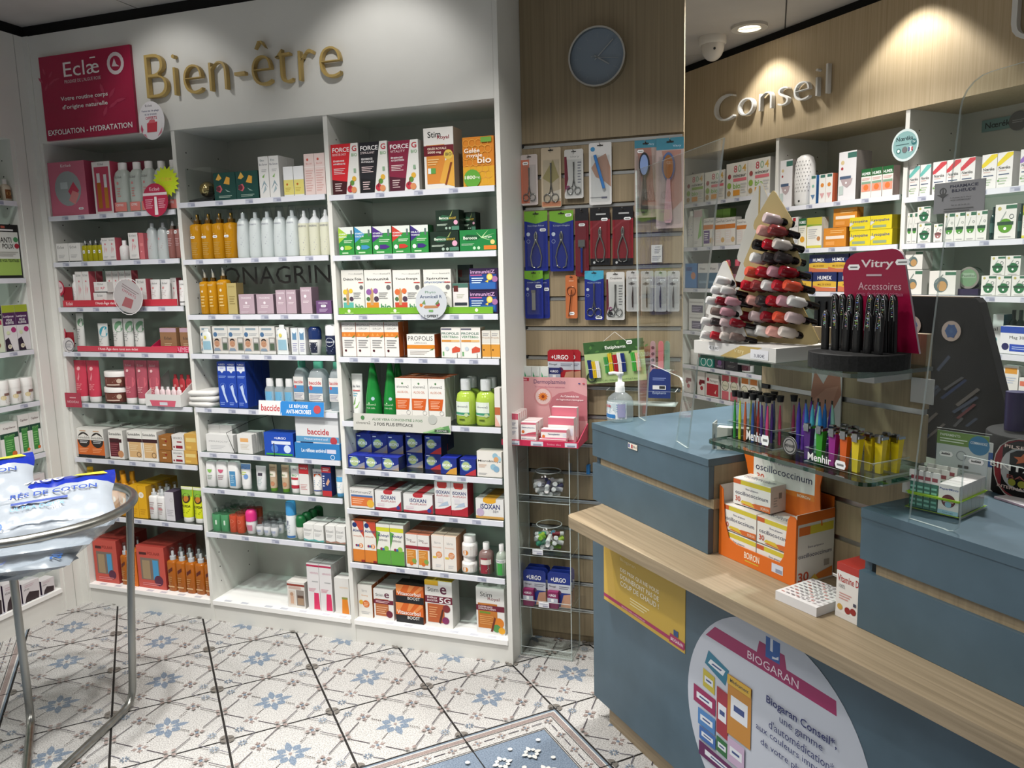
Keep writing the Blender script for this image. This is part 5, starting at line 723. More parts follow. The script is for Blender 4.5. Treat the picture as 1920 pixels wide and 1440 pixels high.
# ------------------------------------------------------------------ goods on the shelves: wall, kind, from, to, set-back, shelf height, height
GOODS = [
('W', 'giftpink', 0.014, 0.214, 0.012, 1.73, 0.22, {'dep': 0.07}),
('W', 'giftset', 0.251, 0.347, 0.012, 1.73, 0.208, {'dep': 0.05}),
('W', 'lotion', 0.35, 0.422, 0.012, 1.73, 0.2, {'dep': 0.055}),
('W', 'lotion', 0.428, 0.55, 0.012, 1.73, 0.198, {'n': 2, 'dep': 0.055, 'ex': 'in coral sleeve'}),
('W', 'lotion', 0.556, 0.672, 0.012, 1.73, 0.194, {'n': 2, 'dep': 0.055, 'ex': 'behind yellow starburst'}),
('W', 'ecl2', 0.014, 0.147, 0.012, 1.538, 0.078, {'n': 2}),
('W', 'oilvial', 0.15, 0.263, 0.012, 1.538, 0.092, {'n': 4, 'dep': 0.026}),
('W', 'ecl_t', 0.263, 0.337, 0.012, 1.538, 0.093, {'n': 2, 'dep': 0.035}),
('W', 'dropper', 0.346, 0.388, 0.012, 1.538, 0.08, {'dep': 0.035}),
('W', 'ecl_t', 0.407, 0.457, 0.012, 1.538, 0.108, {'ex': 'beside coral box', 'dep': 0.04}),
('W', 'ecl_p', 0.459, 0.485, 0.012, 1.538, 0.106, {'dep': 0.04}),
('W', 'clear_l', 0.467, 0.579, 0.03, 1.538, 0.162, {'n': 2, 'dep': 0.05}),
('W', 'rose_b', 0.599, 0.672, 0.012, 1.538, 0.162, {'n': 2, 'dep': 0.05}),
('W', 'dropper', 0.062, 0.089, 0.02, 1.347, 0.137, {'ex': 'in red tray', 'dep': 0.025}),
('W', 'ecl_t', 0.092, 0.169, 0.02, 1.347, 0.149, {'n': 2, 'ex': 'in red tray', 'dep': 0.035, 'rows': 2}),
('W', 'ecl_flat', 0.184, 0.256, 0.02, 1.347, 0.058, {'dep': 0.06}),
('W', 'ecl_flat', 0.191, 0.264, 0.02, 1.406, 0.044, {'ex': 'on top of another', 'dep': 0.06}),
('W', 'ecl_t', 0.228, 0.369, 0.05, 1.347, 0.148, {'n': 4, 'ex': 'beside oval sign', 'dep': 0.035}),
('W', 'ecl_s', 0.405, 0.459, 0.03, 1.347, 0.112, {'dep': 0.04}),
('W', 'tubew', 0.471, 0.573, 0.02, 1.347, 0.108, {'n': 2, 'dep': 0.045}),
('W', 'ecl_s', 0.556, 0.588, 0.06, 1.347, 0.113, {'ex': 'behind end tube', 'dep': 0.03}),
('W', 'tubew', 0.635, 0.672, -0.001, 1.347, 0.102, {'ex': 'at end of red strip', 'dep': 0.045}),
('W', 'tubegreen', 0.042, 0.085, 0.03, 1.155, 0.162, {'dep': 0.035, 'ex': 'tallest on its shelf'}),
('W', 'tubeteal', 0.156, 0.213, 0.03, 1.155, 0.118, {'dep': 0.04}),
('W', 'tubegreen', 0.239, 0.411, 0.03, 1.155, 0.138, {'n': 3, 'dep': 0.04}),
('W', 'kraft', 0.508, 0.593, 0.03, 1.167, 0.088, {'dep': 0.03, 'ex': 'in pink tray, left'}),
('W', 'kraft', 0.61, 0.672, 0.03, 1.167, 0.088, {'dep': 0.03, 'ex': 'in pink tray, right'}),
('W', 'tubered', 0.014, 0.158, 0.012, 0.932, 0.181, {'n': 2, 'dep': 0.05}),
('W', 'jarbrown', 0.167, 0.282, 0.012, 0.932, 0.067, {'dep': 0.085, 'ex': 'at bottom of stack'}),
('W', 'jarbrown', 0.176, 0.29, 0.012, 1.0, 0.068, {'dep': 0.085, 'ex': 'on top of stack'}),
('W', 'tuberose', 0.291, 0.484, 0.012, 0.932, 0.185, {'n': 3, 'dep': 0.05}),
('W', 'sunA', 0.014, 0.168, 0.012, 0.685, 0.128, {'n': 2, 'rows': 3, 'dep': 0.05}),
('W', 'sunB', 0.195, 0.275, 0.012, 0.685, 0.127, {'rows': 3, 'dep': 0.05}),
('W', 'sunC', 0.298, 0.459, 0.012, 0.685, 0.129, {'n': 2, 'rows': 3, 'dep': 0.05}),
('W', 'brownbx', 0.462, 0.527, 0.012, 0.685, 0.053, {'dep': 0.05, 'ex': 'below another'}),
('W', 'brownbx', 0.468, 0.533, 0.012, 0.739, 0.061, {'dep': 0.05, 'ex': 'on top'}),
('W', 'oenob', 0.53, 0.594, 0.012, 0.685, 0.054, {'dep': 0.05, 'ex': 'below another'}),
('W', 'oenob', 0.536, 0.6, 0.012, 0.741, 0.066, {'dep': 0.05, 'ex': 'on top'}),
('W', 'yelbx', 0.596, 0.662, 0.012, 0.685, 0.058, {'dep': 0.08, 'ex': 'below another'}),
('W', 'yelbx', 0.603, 0.668, 0.012, 0.744, 0.07, {'dep': 0.08, 'ex': 'on top'}),
('W', 'tubeyel', 0.014, 0.083, 0.012, 0.426, 0.206, {'dep': 0.04}),
('W', 'botorange', 0.098, 0.261, 0.012, 0.426, 0.185, {'n': 3, 'rows': 2, 'dep': 0.045}),
('W', 'yelbox', 0.279, 0.372, 0.012, 0.426, 0.144, {'n': 2, 'rows': 4, 'dep': 0.045}),
('W', 'sprayw', 0.375, 0.467, 0.012, 0.426, 0.144, {'n': 2, 'rows': 3, 'dep': 0.035}),
('W', 'darkside', 0.47, 0.519, 0.012, 0.426, 0.128, {'dep': 0.06}),
('W', 'tubekiwi', 0.541, 0.666, 0.012, 0.426, 0.152, {'n': 2, 'dep': 0.045}),
('W', 'tubekiwi', 0.623, 0.657, 0.07, 0.426, 0.126, {'dep': 0.035, 'ex': 'set behind the pair'}),
('W', 'coralgift', 0.017, 0.154, 0.03, 0.095, 0.201, {'dep': 0.09, 'ex': 'behind steel leg', 'rows': 2}),
('W', 'amberoil', 0.163, 0.206, 0.03, 0.095, 0.192, {'dep': 0.035, 'ex': 'with white cap beside orange box', 'rows': 3}),
('W', 'orangebx', 0.206, 0.263, 0.03, 0.095, 0.162, {'dep': 0.05}),
('W', 'coralgift', 0.266, 0.42, 0.03, 0.095, 0.195, {'dep': 0.1, 'rows': 2}),
('W', 'amberoil', 0.423, 0.672, 0.03, 0.095, 0.193, {'n': 5, 'rows': 2, 'dep': 0.045}),
('W', 'floral', 0.852, 1.057, 0.012, 1.753, 0.104, {'n': 2, 'dep': 0.08}),
('W', 'bioserum', 1.062, 1.152, 0.012, 1.753, 0.152, {'n': 2, 'rows': 2, 'dep': 0.05}),
('W', 'biooil_y', 1.169, 1.257, 0.012, 1.753, 0.108, {'n': 2, 'dep': 0.04}),
('W', 'biooil_p', 1.262, 1.351, 0.012, 1.753, 0.148, {'n': 2, 'dep': 0.05}),
('W', 'amberbig', 0.709, 0.924, 0.012, 1.531, 0.192, {'n': 4, 'dep': 0.06}),
('W', 'frosted', 0.927, 1.206, 0.012, 1.531, 0.192, {'n': 5, 'dep': 0.055}),
('W', 'foamp', 1.208, 1.35, 0.012, 1.531, 0.177, {'n': 3, 'dep': 0.05}),
('W', 'amberspray', 0.734, 0.817, 0.012, 1.312, 0.181, {'n': 2, 'dep': 0.045}),
('W', 'amberspray', 0.82, 0.871, 0.012, 1.312, 0.189, {'dep': 0.045, 'ex': 'beside gold box'}),
('W', 'goldbx', 0.874, 0.919, 0.012, 1.312, 0.122, {'dep': 0.045}),
('W', 'lilacw', 0.927, 1.0, 0.012, 1.312, 0.077, {'dep': 0.05, 'ex': 'next to gold box'}),
('W', 'lilacw', 1.01, 1.088, 0.012, 1.312, 0.076, {'dep': 0.05, 'ex': 'next to taller lilac box'}),
('W', 'lilact', 1.1, 1.192, 0.012, 1.312, 0.091, {'n': 2, 'dep': 0.04}),
('W', 'lilact', 1.211, 1.261, 0.012, 1.312, 0.1, {'dep': 0.05, 'ex': 'beside purple box'}),
('W', 'purplebx', 1.277, 1.345, 0.012, 1.312, 0.048, {'dep': 0.06}),
('W', 'facebox', 0.728, 0.781, 0.012, 1.154, 0.109, {'dep': 0.05, 'ex': 'at left end, partly hidden'}),
('W', 'facebox', 0.789, 1.085, 0.012, 1.154, 0.109, {'n': 4, 'rows': 2, 'dep': 0.06}),
('W', 'facebox', 1.088, 1.149, 0.012, 1.154, 0.105, {'dep': 0.06, 'ex': 'at right end of row'}),
('W', 'blueroll', 1.156, 1.221, 0.012, 1.154, 0.103, {'n': 2, 'dep': 0.03}),
('W', 'navyroll', 1.223, 1.278, 0.012, 1.154, 0.107, {'dep': 0.045}),
('W', 'etiax', 1.299, 1.353, 0.012, 1.154, 0.115, {'dep': 0.045}),
('W', 'etiaxk', 1.321, 1.347, 0.06, 1.154, 0.108, {'dep': 0.04}),
('W', 'urgobl', 0.79, 0.928, 0.02, 0.933, 0.186, {'n': 3, 'rows': 3, 'dep': 0.05}),
('W', 'gelsm', 0.99, 1.128, 0.04, 0.933, 0.118, {'n': 3, 'dep': 0.032}),
('W', 'baccide', 1.13, 1.187, 0.04, 0.933, 0.191, {'dep': 0.06, 'ex': 'behind the strip, first'}),
('W', 'baccide', 1.209, 1.286, 0.02, 0.933, 0.191, {'dep': 0.06, 'ex': 'in the middle of three'}),
('W', 'baccide', 1.303, 1.356, 0.02, 0.933, 0.191, {'dep': 0.06, 'ex': 'rightmost of three'}),
('W', 'gauze', 0.714, 0.85, 0.012, 0.745, 0.073, {'n': 1, 'dep': 0.03}),
('W', 'gauze', 0.694, 0.817, 0.05, 0.745, 0.105, {'n': 2, 'rows': 2, 'dep': 0.05, 'ex': 'stacked behind'}),
('W', 'sachet', 0.868, 0.941, 0.012, 0.745, 0.079, {'rows': 6, 'dep': 0.012}),
('W', 'urgowipe', 0.999, 1.137, 0.012, 0.745, 0.093, {'rows': 2, 'dep': 0.03}),
('W', 'flatw', 0.694, 0.742, 0.012, 0.592, 0.108, {'dep': 0.04}),
('W', 'flatp', 0.745, 0.801, 0.012, 0.592, 0.111, {'dep': 0.04}),
('W', 'flatb', 0.804, 0.857, 0.012, 0.592, 0.112, {'dep': 0.04}),
('W', 'tubesea', 0.86, 0.912, 0.012, 0.592, 0.106, {'dep': 0.04}),
('W', 'tubesil', 0.933, 0.984, 0.012, 0.592, 0.1, {'dep': 0.04}),
('W', 'tubebei', 1.0, 1.038, 0.012, 0.592, 0.11, {'dep': 0.035}),
('W', 'tubebei', 1.058, 1.096, 0.012, 0.592, 0.111, {'dep': 0.035, 'ex': 'beside red-banded tube'}),
('W', 'tubewr', 1.098, 1.146, 0.012, 0.592, 0.109, {'dep': 0.04}),
('W', 'mavala', 1.151, 1.197, 0.012, 0.592, 0.123, {'dep': 0.04}),
('W', 'tubeurgo', 1.202, 1.251, 0.012, 0.592, 0.103, {'dep': 0.04}),
('W', 'excilor', 1.256, 1.299, 0.012, 0.592, 0.123, {'dep': 0.035}),
('W', 'tubeblue', 1.309, 1.35, 0.012, 0.592, 0.109, {'dep': 0.035}),
('W', 'stickg', 0.702, 0.786, 0.012, 0.4, 0.098, {'n': 2, 'rows': 4, 'dep': 0.035}),
('W', 'sticko', 0.789, 0.863, 0.012, 0.4, 0.099, {'n': 2, 'rows': 4, 'dep': 0.035}),
('W', 'rollp', 0.866, 0.916, 0.012, 0.4, 0.1, {'dep': 0.045}),
('W', 'rollw', 0.919, 1.027, 0.012, 0.4, 0.072, {'n': 3, 'rows': 3, 'dep': 0.035}),
('W', 'spraybl', 1.066, 1.111, 0.012, 0.4, 0.151, {'dep': 0.04}),
('W', 'rollg', 1.111, 1.154, 0.012, 0.4, 0.095, {'rows': 4, 'dep': 0.04}),
('W', 'etibox', 1.156, 1.25, 0.012, 0.4, 0.069, {'n': 2, 'rows': 2, 'dep': 0.05}),
('W', 'etibox2', 1.258, 1.347, 0.012, 0.4, 0.071, {'n': 2, 'rows': 2, 'dep': 0.05}),
('W', 'slimbx', 1.045, 1.13, 0.03, 0.095, 0.112, {'dep': 0.06}),
('W', 'vein', 1.145, 1.261, 0.03, 0.095, 0.202, {'n': 2, 'rows': 2, 'dep': 0.055}),
('W', 'veino', 1.271, 1.339, 0.03, 0.095, 0.152, {'dep': 0.06}),
('W', 'ginseng', 1.378, 1.443, 0.03, 0.095, 0.137, {'rows': 4, 'dep': 0.05}),
('W', 'stime', 1.448, 1.536, 0.03, 0.095, 0.126, {'rows': 3, 'dep': 0.05}),
('W', 'vitasc', 1.545, 1.665, 0.03, 0.095, 0.082, {'dep': 0.06, 'ex': 'at the bottom'}),
('W', 'vitasc', 1.549, 1.669, 0.03, 0.178, 0.074, {'dep': 0.06, 'ex': 'on top'}),
('W', 'stim5g', 1.674, 1.789, 0.03, 0.095, 0.188, {'dep': 0.07}),
('W', 'stimroy', 1.886, 2.0, 0.03, 0.095, 0.184, {'dep': 0.06, 'ex': 'at lower right end'}),
('W', 'alvo', 1.378, 1.483, 0.012, 0.336, 0.166, {'n': 2, 'dep': 0.06}),
('W', 'alvg', 1.485, 1.603, 0.012, 0.336, 0.162, {'n': 2, 'dep': 0.06}),
('W', 'stimsm', 1.61, 1.711, 0.012, 0.336, 0.132, {'n': 2, 'rows': 3, 'dep': 0.05}),
('W', 'leroim', 1.718, 1.821, 0.012, 0.336, 0.136, {'n': 2, 'rows': 2, 'dep': 0.05}),
('W', 'pillw', 1.832, 1.892, 0.012, 0.336, 0.059, {'dep': 0.06, 'ex': 'below another'}),
('W', 'pillw', 1.834, 1.894, 0.012, 0.396, 0.08, {'dep': 0.06, 'ex': 'stacked on top'}),
('W', 'gumr', 1.901, 1.958, 0.012, 0.336, 0.117, {'dep': 0.06}),
('W', 'gumg', 1.971, 2.013, 0.012, 0.336, 0.117, {'dep': 0.05}),
('W', 'stimmz', 1.378, 1.484, 0.012, 0.556, 0.079, {'rows': 2, 'dep': 0.07}),
('W', 'isox', 1.488, 1.6, 0.012, 0.556, 0.076, {'rows': 2, 'dep': 0.07, 'ex': 'next to orange panel box'}),
('W', 'isox', 1.609, 1.732, 0.012, 0.556, 0.072, {'rows': 2, 'dep': 0.07, 'ex': 'next to tall boxes'}),
('W', 'isoxt', 1.74, 1.874, 0.012, 0.556, 0.129, {'n': 2, 'dep': 0.06}),
('W', 'isox50', 1.904, 2.014, 0.012, 0.556, 0.075, {'rows': 2, 'dep': 0.07}),
('W', 'bion', 1.378, 1.597, 0.012, 0.715, 0.05, {'n': 3, 'dep': 0.06}),
('W', 'bion', 1.378, 1.583, 0.08, 0.715, 0.042, {'n': 3, 'dep': 0.06, 'ex': 'at back below'}),
('W', 'bion', 1.378, 1.585, 0.08, 0.758, 0.078, {'n': 3, 'dep': 0.06, 'ex': 'at back on top'}),
('W', 'bion', 1.6, 1.67, 0.07, 0.715, 0.059, {'dep': 0.06, 'ex': 'below, between front gaps'}),
('W', 'bion', 1.6, 1.67, 0.07, 0.775, 0.07, {'dep': 0.06, 'ex': 'on top, between front gaps'}),
('W', 'bionr', 1.683, 1.752, 0.06, 0.715, 0.06, {'dep': 0.06, 'ex': 'below, beside amber one'}),
('W', 'bionr', 1.686, 1.754, 0.06, 0.776, 0.069, {'rows': 2, 'dep': 0.06, 'ex': 'on top'}),
('W', 'biony', 1.769, 1.835, 0.012, 0.715, 0.061, {'dep': 0.06}),
('W', 'bionr', 1.846, 1.911, 0.012, 0.715, 0.062, {'dep': 0.06, 'ex': 'at front right'}),
('W', 'microb', 1.915, 2.012, 0.012, 0.715, 0.094, {'dep': 0.05}),
('W', 'aloetube', 1.389, 1.438, 0.03, 0.903, 0.175, {'dep': 0.045}),
('W', 'aloegreen', 1.443, 1.514, 0.03, 0.903, 0.217, {'dep': 0.06, 'ex': 'on the left'}),
('W', 'aloegreen', 1.518, 1.583, 0.035, 0.903, 0.217, {'dep': 0.06, 'ex': 'behind orange boxes', 'rows': 2}),
('W', 'aloeoil', 1.589, 1.792, 0.025, 0.903, 0.166, {'n': 3, 'rows': 3, 'dep': 0.045}),
('W', 'aloejuice', 1.828, 1.984, 0.015, 0.903, 0.17, {'n': 2, 'rows': 2, 'dep': 0.06}),
('W', 'foldedbx', 1.988, 2.01, 0.015, 0.903, 0.139, {'dep': 0.05}),
('W', 'propsir', 1.383, 1.621, 0.012, 1.15, 0.129, {'n': 4, 'rows': 2, 'dep': 0.04}),
('W', 'propamp', 1.653, 1.765, 0.012, 1.15, 0.084, {'dep': 0.06}),
('W', 'propgb', 1.79, 1.944, 0.012, 1.15, 0.109, {'n': 2, 'dep': 0.05}),
('W', 'proppl', 1.948, 2.016, 0.012, 1.15, 0.098, {'n': 2, 'dep': 0.045}),
('W', 'phy1', 1.382, 1.478, 0.03, 1.309, 0.164, {'dep': 0.05}),
('W', 'phy2', 1.485, 1.598, 0.02, 1.309, 0.162, {'dep': 0.05}),
('W', 'phy3', 1.603, 1.715, 0.02, 1.309, 0.159, {'dep': 0.05}),
('W', 'phy4', 1.726, 1.835, 0.02, 1.309, 0.158, {'dep': 0.05}),
('W', 'darkgrey', 1.827, 1.878, 0.1, 1.309, 0.172, {'dep': 0.03}),
('W', 'spirsm', 1.839, 1.899, 0.02, 1.309, 0.107, {'dep': 0.045}),
('W', 'immz', 1.901, 2.01, 0.02, 1.309, 0.08, {'dep': 0.05, 'ex': 'at the bottom'}),
('W', 'immz', 1.904, 2.012, 0.02, 1.39, 0.077, {'dep': 0.05, 'ex': 'on top'}),
('W', 'vit1', 1.391, 1.456, 0.012, 1.528, 0.101, {'dep': 0.05}),
('W', 'vit2', 1.458, 1.529, 0.012, 1.528, 0.101, {'dep': 0.05}),
('W', 'vit3', 1.531, 1.61, 0.012, 1.528, 0.099, {'dep': 0.05}),
('W', 'vit4', 1.612, 1.684, 0.012, 1.528, 0.098, {'dep': 0.05}),
('W', 'vit5', 1.686, 1.756, 0.012, 1.528, 0.097, {'dep': 0.05}),
('W', 'berod', 1.762, 1.873, 0.012, 1.528, 0.071, {'dep': 0.05}),
('W', 'berog', 1.875, 2.013, 0.012, 1.528, 0.072, {'dep': 0.05}),
('W', 'berod', 1.786, 1.876, 0.012, 1.6, 0.072, {'dep': 0.05, 'ex': 'stacked on top'}),
('W', 'berod', 1.864, 1.914, 0.075, 1.601, 0.065, {'dep': 0.05, 'ex': 'half hidden behind'}),
('W', 'forr', 1.378, 1.491, 0.012, 1.747, 0.179, {'dep': 0.05}),
('W', 'fork', 1.493, 1.608, 0.012, 1.747, 0.178, {'dep': 0.05}),
('W', 'form', 1.612, 1.73, 0.012, 1.747, 0.174, {'dep': 0.05}),
('W', 'stimgel', 1.751, 1.865, 0.012, 1.747, 0.207, {'dep': 0.08}),
('W', 'gelee', 1.897, 2.013, 0.012, 1.747, 0.165, {'dep': 0.05}),
('K', 'm804a', -0.053, 0.091, 0.012, 1.787, 0.149, {'dep': 0.05}),
('K', 'm804b', 0.099, 0.248, 0.012, 1.787, 0.147, {'dep': 0.05, 'ex': 'behind clear screen'}),
('K', 'm804b', 0.26, 0.555, 0.012, 1.787, 0.168, {'n': 2, 'dep': 0.05}),
('K', 'tubesm', -0.052, 0.009, 0.012, 1.558, 0.191, {'dep': 0.03}),
('K', 'greenbx', 0.014, 0.082, 0.012, 1.558, 0.194, {'dep': 0.04}),
('K', 'calp', 0.091, 0.174, 0.012, 1.558, 0.144, {'dep': 0.04}),
('K', 'calw', 0.182, 0.33, 0.012, 1.558, 0.138, {'n': 2, 'dep': 0.04}),
('K', 'limebx', 0.115, 0.228, 0.07, 1.558, 0.188, {'n': 2, 'dep': 0.04}),
('K', 'calw', 0.338, 0.553, 0.012, 1.558, 0.122, {'n': 3, 'dep': 0.04, 'ex': 'behind paper tree'}),
('K', 'bluebx', -0.053, 0.043, 0.012, 1.341, 0.131, {'dep': 0.04}),
('K', 'greyblue', 0.052, 0.211, 0.012, 1.341, 0.129, {'n': 2, 'dep': 0.05}),
('K', 'pinkbot', 0.223, 0.355, 0.012, 1.341, 0.144, {'n': 2, 'dep': 0.05}),
('K', 'bluebx', 0.381, 0.56, 0.012, 1.341, 0.107, {'n': 2, 'dep': 0.05, 'ex': 'behind paper tree'}),
('K', 'nicot', -0.019, 0.103, 0.012, 1.112, 0.087, {'dep': 0.05, 'ex': 'at the bottom'}),
('K', 'nicot', -0.02, 0.102, 0.012, 1.2, 0.082, {'dep': 0.05, 'ex': 'on top'}),
('K', 'nicot', 0.116, 0.232, 0.012, 1.112, 0.092, {'dep': 0.05, 'ex': 'behind small tree, bottom'}),
('K', 'nicot', 0.114, 0.23, 0.012, 1.205, 0.079, {'dep': 0.05, 'ex': 'behind small tree, top'}),
('K', 'jarwh', -0.021, 0.05, 0.012, 0.925, 0.081, {'dep': 0.06}),
('K', 'tealpack', 0.072, 0.183, 0.012, 0.925, 0.082, {'dep': 0.05}),
('K', 'purpk', 0.195, 0.268, 0.012, 0.925, 0.068, {'dep': 0.04}),
('K', 'darkpk', 0.272, 0.366, 0.012, 0.925, 0.065, {'dep': 0.04}),
('K', 'jarpl', 0.374, 0.438, 0.012, 0.925, 0.075, {'dep': 0.06}),
('K', 'fecti2', -0.053, 0.009, 0.012, 0.767, 0.124, {'dep': 0.04, 'ex': 'behind clear screen'}),
('K', 'fecti2', 0.058, 0.118, 0.012, 0.767, 0.127, {'dep': 0.04, 'ex': 'beside red box'}),
('K', 'fecti', 0.123, 0.227, 0.012, 0.767, 0.122, {'dep': 0.04}),
('K', 'biored', 0.244, 0.374, 0.012, 0.767, 0.128, {'n': 2, 'dep': 0.04}),
('K', 'bioor', 0.389, 0.508, 0.012, 0.767, 0.128, {'n': 2, 'dep': 0.04}),
('K', 'aroma', 0.616, 0.691, 0.012, 1.715, 0.209, {'dep': 0.09}),
('K', 'slimbl', 0.792, 0.828, 0.012, 1.715, 0.123, {'dep': 0.03}),
('K', 'slimrd', 0.843, 0.917, 0.012, 1.715, 0.121, {'n': 2, 'dep': 0.03}),
('K', 'aroma', 0.945, 1.034, 0.012, 1.715, 0.199, {'dep': 0.09, 'ex': 'next to green-topped sprays'}),
('K', 'humer', 1.06, 1.208, 0.012, 1.715, 0.116, {'n': 3, 'dep': 0.04}),
('K', 'slimgrey', 0.616, 0.733, 0.012, 1.524, 0.142, {'n': 3, 'dep': 0.04}),
('K', 'humexy', 0.736, 0.782, 0.012, 1.524, 0.132, {'dep': 0.04}),
('K', 'humexw', 0.785, 0.868, 0.012, 1.524, 0.132, {'dep': 0.04}),
('K', 'orangeb', 0.877, 0.995, 0.012, 1.524, 0.081, {'dep': 0.04, 'ex': 'at the bottom'}),
('K', 'orangeb', 0.92, 1.04, 0.02, 1.607, 0.078, {'dep': 0.04, 'ex': 'on top'}),
('K', 'lyso', 1.014, 1.216, 0.012, 1.524, 0.062, {'n': 2, 'dep': 0.05, 'ex': 'bottom layer'}),
('K', 'lyso', 1.011, 1.213, 0.012, 1.587, 0.054, {'n': 2, 'dep': 0.05, 'ex': 'top layer'}),
('K', 'humexb', 0.683, 0.82, 0.012, 1.334, 0.086, {'dep': 0.05, 'ex': 'behind the tree'}),
('K', 'humexb', 0.826, 0.954, 0.012, 1.334, 0.084, {'dep': 0.05, 'ex': 'in front'}),
('K', 'humexb', 0.962, 1.081, 0.012, 1.334, 0.083, {'dep': 0.05, 'ex': 'front, behind magenta card'}),
('K', 'humexb', 1.092, 1.207, 0.012, 1.334, 0.082, {'dep': 0.05, 'ex': 'front, right end'}),
('K', 'humexb', 0.8, 1.012, 0.014, 1.417, 0.077, {'n': 2, 'dep': 0.05, 'ex': 'stacked'}),
('K', 'humexb', 1.017, 1.211, 0.014, 1.417, 0.077, {'n': 2, 'dep': 0.05, 'ex': 'stacked at right'}),
('K', 'noert', 1.278, 1.368, 0.012, 1.7, 0.115, {'n': 2, 'dep': 0.05}),
('K', 'noerr', 1.375, 1.538, 0.012, 1.7, 0.118, {'n': 3, 'dep': 0.05}),
('K', 'noery', 1.561, 1.669, 0.012, 1.7, 0.118, {'n': 2, 'dep': 0.05}),
('K', 'noerp', 1.692, 1.742, 0.012, 1.7, 0.118, {'dep': 0.05}),
('K', 'gotg', 1.278, 1.323, 0.012, 1.524, 0.116, {'n': 2, 'dep': 0.04, 'ex': 'left pair'}),
('K', 'gotd', 1.326, 1.381, 0.012, 1.524, 0.074, {'dep': 0.04, 'ex': 'at the bottom'}),
('K', 'gotd', 1.321, 1.376, 0.012, 1.6, 0.059, {'dep': 0.04, 'ex': 'on top'}),
('K', 'gotr', 1.392, 1.428, 0.012, 1.524, 0.067, {'dep': 0.04}),
('K', 'gotg', 1.432, 1.594, 0.012, 1.524, 0.104, {'n': 4, 'dep': 0.04}),
('K', 'darkbot', 1.598, 1.615, 0.012, 1.524, 0.113, {'dep': 0.025}),
('K', 'gotbig', 1.619, 1.693, 0.012, 1.524, 0.118, {'dep': 0.05}),
('K', 'darkbot', 1.695, 1.709, 0.012, 1.524, 0.116, {'dep': 0.025, 'ex': 'beside large box'}),
('K', 'humexw', 1.713, 1.758, 0.012, 1.524, 0.109, {'dep': 0.05, 'ex': 'at picture edge'}),
('K', 'photobx', 1.279, 1.355, 0.012, 1.328, 0.094, {'dep': 0.06, 'ex': 'bottom left'}),
('K', 'photobx', 1.279, 1.354, 0.012, 1.424, 0.07, {'dep': 0.06, 'ex': 'on top'}),
('K', 'photobx', 1.384, 1.49, 0.012, 1.328, 0.089, {'dep': 0.06, 'ex': 'behind clear screen'}),
('K', 'gotbl', 1.586, 1.744, 0.012, 1.328, 0.07, {'n': 3, 'dep': 0.05, 'ex': 'bottom row'}),
('K', 'gotbl', 1.614, 1.718, 0.012, 1.399, 0.067, {'n': 2, 'dep': 0.05, 'ex': 'upper row'}),
('K', 'tealbx', 1.601, 1.64, 0.07, 1.128, 0.131, {'dep': 0.05}),
('K', 'darkbot', 1.643, 1.693, 0.08, 1.128, 0.147, {'n': 2, 'dep': 0.04, 'ex': 'with teal sheen'}),
('K', 'mag300', 1.666, 1.772, 0.012, 1.128, 0.095, {'dep': 0.05}),
('K', 'setux', 1.685, 1.738, 0.012, 0.929, 0.158, {'dep': 0.05}),
('K', 'homeo', 1.74, 1.8, 0.012, 0.929, 0.12, {'dep': 0.05}),
('L', 'argan', -0.152, -0.11, 0.012, 1.787, 0.087, {'dep': 0.04}),
('L', 'argan', -0.202, -0.159, 0.012, 1.787, 0.094, {'dep': 0.04, 'ex': 'cut by picture edge'}),
('L', 'antipoux', -0.229, -0.11, 0.012, 1.475, 0.216, {'dep': 0.03}),
('L', 'kitbx', -0.298, -0.227, 0.012, 1.177, 0.201, {'dep': 0.05}),
('L', 'lentip', -0.225, -0.11, 0.012, 1.177, 0.188, {'n': 2, 'dep': 0.05}),
('L', 'pilljar', -0.272, -0.11, 0.012, 0.957, 0.102, {'n': 3, 'dep': 0.055}),
('L', 'capil', -0.296, -0.215, 0.012, 0.733, 0.153, {'dep': 0.05, 'ex': 'at front left'}),
('L', 'capil', -0.212, -0.11, 0.012, 0.733, 0.176, {'n': 2, 'dep': 0.05, 'rows': 2}),
('L', 'capil', -0.293, -0.195, 0.012, 0.5, 0.13, {'dep': 0.05, 'ex': 'lower, behind steel basket'}),
('L', 'elcbx', -0.192, -0.118, 0.012, 0.5, 0.141, {'dep': 0.05, 'ex': 'behind steel basket'}),
('L', 'elcbx', -0.435, -0.371, 0.012, 0.112, 0.162, {'dep': 0.05, 'ex': 'at picture edge'}),
('L', 'elcbx', -0.366, -0.289, 0.012, 0.112, 0.113, {'dep': 0.05, 'ex': 'with tall lettering'}),
('L', 'elcbx', -0.284, -0.201, 0.012, 0.112, 0.085, {'dep': 0.05, 'ex': 'middle of lowest row'}),
('L', 'elcbx', -0.193, -0.129, 0.012, 0.112, 0.062, {'dep': 0.05, 'ex': 'nearest the corner'})]
for fr, k, u0, u1, d, z, h, o in GOODS:
    row(fr, k, u0, u1, d, z, h, **o)

